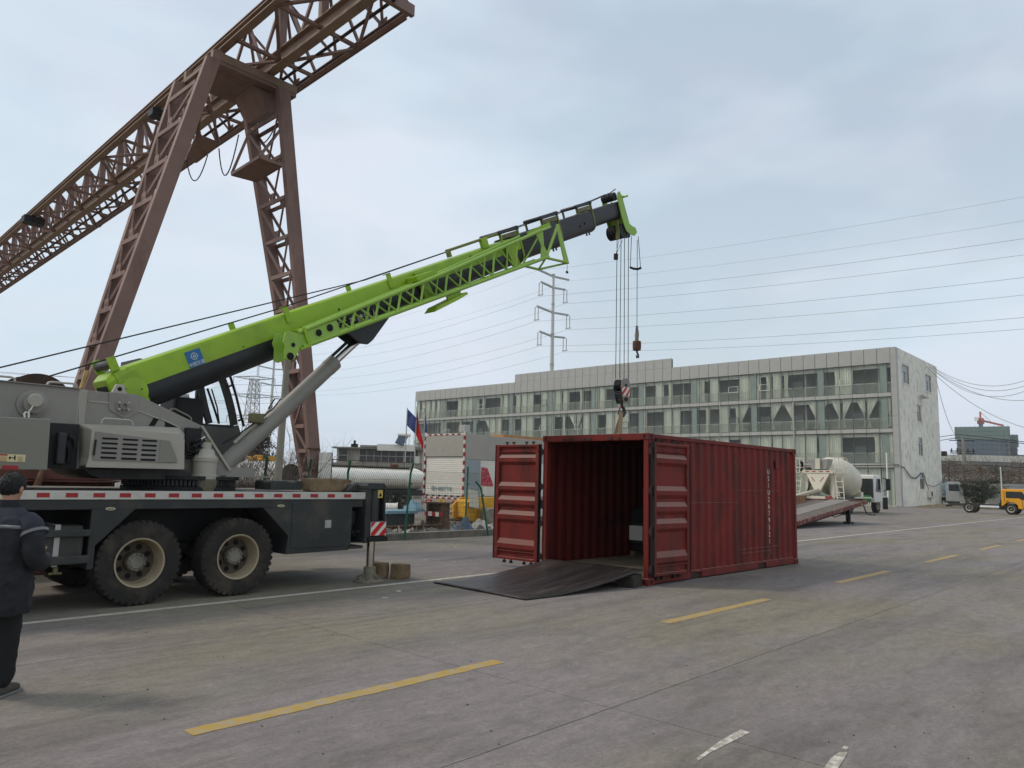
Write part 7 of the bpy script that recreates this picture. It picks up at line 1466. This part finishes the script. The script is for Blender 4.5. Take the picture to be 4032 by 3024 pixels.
# ------------------------------------------------------------------ trees on the right
b_ = dep(3866,1970,86); tree('evergreen_bush', (b_.x,b_.y,0), 3.3, 2.6, 'broad dark evergreen bush behind the yellow truck chassis', m_con2, 31, False, 3600, 'bush')
b_ = dep(3735,1960,92); tree('evergreen_bush', (b_.x,b_.y,0), 1.7, 1.1, 'small dark bush in front of the grey lorry wheel', m_con2, 32, False, 1500, 'bush')
b_ = dep(3925,1960,100); tree('evergreen_bush', (b_.x,b_.y,0), 2.6, 2.2, 'low brown green bush left of the white barrier arm', m_dry, 33, False, 1500, 'bush')
m_olv = mat('olive_leaf',(.105,.085,.045),.85,var=.4,scale=1.5)
for k, (px_, h_, r_, mt_, lb, n_) in enumerate(((3740,6.2,2.6,m_olv,'brown leaved street tree next to the office end wall',420),(3800,5.8,2.8,m_dry,'thin brown street tree in front of the factory signboard',260),(3870,6.0,2.8,m_olv,'olive brown street tree above the evergreen bush',380),(3925,5.8,2.4,m_con2,'greener street tree left of the white barrier arm',700),(3975,5.4,2.6,m_dry,'sparse brown street tree behind the yellow cab roof',260),(4020,6.4,2.6,m_olv,'brown street tree at the picture edge behind the yellow cab',420))):
    b_ = dep(px_,1950,105+4*(k%3)); tree('street_tree', (b_.x,b_.y,0), h_, r_, lb, mt_, 50+k, False, n_)
for k, px_ in enumerate((3765,3835,3900,3990)):
    b_ = dep(px_,1950,100); shrub('bare_tree', (b_.x,b_.y,0), 7.5, .45, 4, ['leafless tree against the signboard beside the street pole','leafless tree just left of the evergreen bush top','leafless tree between the bush and the white arm','leafless tree above the yellow cab'][k], m_twig, 70+k, 4, .07)
one('dirt_mound', MB().sheet(lambda u,v: (85.5+u*17+1.5*v, 22.7-2.6*v, .30*math.sin(PI*u)**.5*math.sin(PI*v)*(1+.6*mnoise.noise(V((u*9,v*4,2))))-.01), 50, 12), mat('dry_straw',(.26,.185,.105),.95,var=.3,scale=1), 'low mound of dry straw coloured earth along the end wall', 'mound', smooth=True)
# ------------------------------------------------------------------ person at the picture edge, seen from behind
def skin(name, pts, edges, rad, mt, parent=None, sub=2, root=0):
    me = bpy.data.meshes.new(name); me.from_pydata(pts, edges, []); o = bpy.data.objects.new(name, me); COL.objects.link(o)
    md = o.modifiers.new('skin','SKIN'); md.use_smooth_shade = True; md.branch_smoothing = .6
    me.skin_vertices[0].data[0].use_root = False
    for i, r_ in enumerate(rad): me.skin_vertices[0].data[i].radius = r_ if isinstance(r_,tuple) else (r_,r_)
    me.skin_vertices[0].data[root].use_root = True
    s_ = o.modifiers.new('sub','SUBSURF'); s_.levels = sub; s_.render_levels = sub
    dg = bpy.context.evaluated_depsgraph_get(); m2 = bpy.data.meshes.new_from_object(o.evaluated_get(dg)); o.modifiers.clear(); o.data = m2; m2.name = name; m2.materials.clear(); m2.materials.append(mt); m2.shade_smooth()
    for p_ in m2.polygons: p_.material_index = 0
    if parent: o.parent = parent
    return o
m_skin = mat('skin',(.42,.235,.165),.55,var=.1,scale=8); m_jack = mat('jacket_dark',(.016,.017,.022),.85,var=.3,scale=6,bump=.3,bscale=7); m_jblue = mat('jacket_navy',(.028,.030,.045),.85,var=.25,scale=6); m_trou = mat('trousers_black',(.009,.010,.010),.9,var=.3,scale=5,bump=.35,bscale=6); m_shoe = mat('shoe_grey',(.06,.055,.05),.8,var=.4,scale=14); m_hair = mat('hair_black',(.008,.008,.008),.65,var=.4,scale=20,bump=.6,bscale=45); m_band = mat('reflective_band',(.16,.165,.17),.5,var=.1)
PL = V((1.665,6.86,0)); PR = R(40-90)
X_ = lambda *a: tuple(a)
bp_ = [(0,0,.95),(0,0,1.15),(0,0,1.38),(0,.01,1.50),(.0,.03,1.585),(.0,.045,1.645),(.0,.04,1.715),
 (.10,0,.90),(.115,.02,.50),(.12,-.03,.09),(.12,.10,.035), (-.10,0,.90),(-.115,.05,.50),(-.12,.06,.09),(-.12,.19,.035),
 (.19,0,1.40),(.305,-.03,1.17),(.20,.20,1.08),(.12,.27,1.08), (-.19,0,1.40),(-.30,-.02,1.15),(-.20,.20,1.07),(-.12,.27,1.08)]
be_ = [(0,1),(1,2),(2,3),(3,4),(4,5),(5,6),(0,7),(7,8),(8,9),(9,10),(0,11),(11,12),(12,13),(13,14),(2,15),(15,16),(16,17),(17,18),(2,19),(19,20),(20,21),(21,22)]
br_ = [(.15,.11),(.14,.10),(.15,.10),.058,(.070,.082),(.078,.098),(.058,.075),.085,.058,.042,.035,.085,.058,.042,.035,.055,.042,.030,(.040,.020),.055,.042,.030,(.040,.020)]
per = skin('person', bp_, be_, br_, m_skin)
# ears, nose and fingers joined into the one body mesh
import bmesh
bmx = bmesh.new(); bmx.from_mesh(per.data)
def blob(c, s, rot=0):
    r = bmesh.ops.create_uvsphere(bmx, u_segments=10, v_segments=7, radius=1)
    for v in r['verts']: v.co = Matrix.Rotation(rot,3,'Z')@V((v.co.x*s[0],v.co.y*s[1],v.co.z*s[2]))+V(c)
for s_ in (-1,1):
    blob((s_*.083,.028,1.635),(.012,.022,.036)); blob((s_*.032,.118,1.655),(.014,.01,.009))
blob((0,.138,1.63),(.014,.02,.022)); blob((0,.122,1.592),(.024,.012,.006))
for s_ in (-1,1):
    for k in range(4):
        base = V((s_*(.115-.012*k),.29,1.10-.02*k))
        for j in range(3): blob(base+V((-s_*.018*j,.022*(1-.4*j),-.010*j)), (.0095,.016,.0095), 0)
    for j in range(3): blob(V((s_*.15,.285+.012*j,1.115+.012*j)), (.011,.014,.011))
bmx.to_mesh(per.data); bmx.free(); per.data.shade_smooth()
per.location = PL; per.rotation_euler = (0,0,PR); per.scale = (.93,.96,.945); ROOT['person'] = Matrix.Identity(4)
tag(per, 'person in dark work jacket and black trousers standing with back turned', 'person')
# jacket: torso shell with creases, sleeves, reflective stripe
RG = [(.64,.235,.180),(.67,.250,.192),(.80,.252,.192),(1.0,.240,.180),(1.2,.240,.172),(1.32,.240,.160),(1.40,.212,.138),(1.45,.160,.112),(1.49,.105,.092)]
def jac(a, z, off=0):
    for k in range(len(RG)-1):
        if z <= RG[k+1][0] or k == len(RG)-2: break
    t = max(0,min(1,(z-RG[k][0])/(RG[k+1][0]-RG[k][0]))); rx = RG[k][1]*(1-t)+RG[k+1][1]*t; ry = RG[k][2]*(1-t)+RG[k+1][2]*t
    c, s_ = math.cos(a), math.sin(a)
    fold = .016*mnoise.noise(V((c*2.2+z*1.5,s_*2.2,z*9)))+.009*mnoise.noise(V((c*6,s_*6,z*20)))+.010*mnoise.noise(V((c*3-z*4,s_*3,z*5+7)))
    rr = 1+off+fold/.2*(1 if z < 1.42 else .3)
    x = rx*rr*math.copysign(abs(c)**.85,c); y = ry*rr*math.copysign(abs(s_)**.85,s_)
    return (x, y-.01+.03*max(0,z-1.2), z)
jk_ = MB().sheet(lambda u,v: jac(2*PI*u, .64+.85*v), 72, 70).build('jacket', m_jack, per, local=True, smooth=True)
jk_.data.materials.append(m_jblue)
for p_ in jk_.data.polygons:
    if p_.center.z > 1.325: p_.material_index = 1
def sleeve(s_):
    P = [V((s_*.17,-.005,1.385)),V((s_*.235,-.015,1.345)),V((s_*.272,-.03,1.27)),V((s_*.300,-.05,1.16)),V((s_*.302,-.02,1.085)),V((s_*.27,.09,1.045)),V((s_*.22,.20,1.05)),V((s_*.19,.25,1.055))]; Rr = [.085,.092,.088,.082,.080,.072,.062,.056]
    pts = []; rr = []
    for k in range(len(P)-1):
        for j_ in range(5): t = j_/5; pts.append(P[k]*(1-t)+P[k+1]*t); rr.append(Rr[k]*(1-t)+Rr[k+1]*t)
    pts.append(P[-1]); rr.append(Rr[-1]); mb = MB().tube(pts, rr, 22)
    mb.v = [tuple(V(v)+(V(v)-V((s_*.27,0,1.2))).normalized()*(.012*mnoise.noise(V(v)*13)+.007*mnoise.noise(V(v)*26))) for v in mb.v]
    sl_ = mb.build('sleeve', m_jack, per, local=True, smooth=True); sl_.data.materials.append(m_jblue)
    for p_ in sl_.data.polygons:
        if p_.center.z > 1.285: p_.material_index = 1
for s_ in (-1,1): sleeve(s_)
MB().sheet(lambda u,v: jac(-PI+.12+u*(PI-.24), 1.318+.026*v+.012*math.sin(PI*u), .028), 40, 1).build('reflective_stripe', m_band, per, local=True, smooth=True, solid=.003)
for s_ in (-1,1): MB().tube([V((s_*.272,-.026,1.296)),V((s_*.283,-.030,1.274))], .103, 22, False).build('sleeve_stripe', m_band, per, local=True, smooth=True)
MB().sheet(lambda u,v: jac(2*PI*u, .652+.03*v, .02), 60, 1).build('hem', m_jack, per, local=True, smooth=True)
MB().lathe([(.095,1.452),(.085,1.51),(.078,1.55),(.072,1.548),(.078,1.47)], (0,.008,0), 'z', 20).build('collar', m_jack, per, local=True, smooth=True)
# trousers and shoes
tr_ = skin('trousers', [(0,0,.92),(.10,0,.82),(.118,.015,.50),(.125,-.025,.055),(-.10,0,.82),(-.118,.04,.50),(-.122,.05,.055)], [(0,1),(1,2),(2,3),(0,4),(4,5),(5,6)], [(.17,.13),(.115,.12),(.088,.092),(.078,.085),(.115,.12),(.088,.092),(.078,.085)], m_trou, per)
for v in tr_.data.vertices:
    c = v.co; v.co += V((1,1,0))*mnoise.noise(V((c.x*9,c.y*9,c.z*13)))*.012
for x_, y_ in ((.125,-.03),(-.122,.05)):
    shp = skin('shoe', [(x_,y_-.05,.05),(x_,y_+.06,.05),(x_,y_+.17,.04),(x_,y_+.21,.035)], [(0,1),(1,2),(2,3)], [(.045,.05),(.047,.05),(.048,.038),(.035,.026)], m_shoe, per)
    MB().prism([(x_-.048,y_-.10),(x_+.048,y_-.10),(x_+.052,y_+.16),(x_+.03,y_+.235),(x_-.03,y_+.235),(x_-.052,y_+.16)], .0, .022, 'xy').build('sole', m_band, shp, local=True, bevel=.006)
# hair: cap of short tufts
hr = MB(); n_ = 28
def hairf(u, v):
    a = 2*PI*u; ph = v*PI*(.80-.26*max(0,math.sin(a))-.12*(1-abs(math.sin(a))))
    r_ = 1+.05*mnoise.noise(V((math.cos(a)*4,math.sin(a)*4,v*9)))+.05*mnoise.noise(V((math.cos(a)*16,math.sin(a)*16,v*9)))+.04*mnoise.noise(V((math.cos(a)*40,math.sin(a)*40,v*16)))
    return (.092*r_*math.sin(ph)*math.cos(a), .030+.112*r_*math.sin(ph)*math.sin(a), 1.668+.108*r_*math.cos(ph))
hr.sheet(hairf, 130, 60).build('hair', m_hair, per, local=True, smooth=True)
# ------------------------------------------------------------------ haze
hz_m = bpy.data.materials.new('haze_air'); hz_m.use_nodes = True; hn = hz_m.node_tree; hn.nodes.clear()
ho_ = hn.nodes.new('ShaderNodeOutputMaterial'); hv = hn.nodes.new('ShaderNodeVolumePrincipled'); hv.inputs['Density'].default_value = .00026; hv.inputs['Color'].default_value = (.93,.96,1,1); hv.inputs['Anisotropy'].default_value = .2
hn.links.new(hv.outputs['Volume'], ho_.inputs['Volume'])
tag(MB().box((-1510,-1510,-1.1),(1510,1510,75)).build('haze', hz_m), 'thin grey blue haze in the air over the yard', 'haze', kind='stuff')
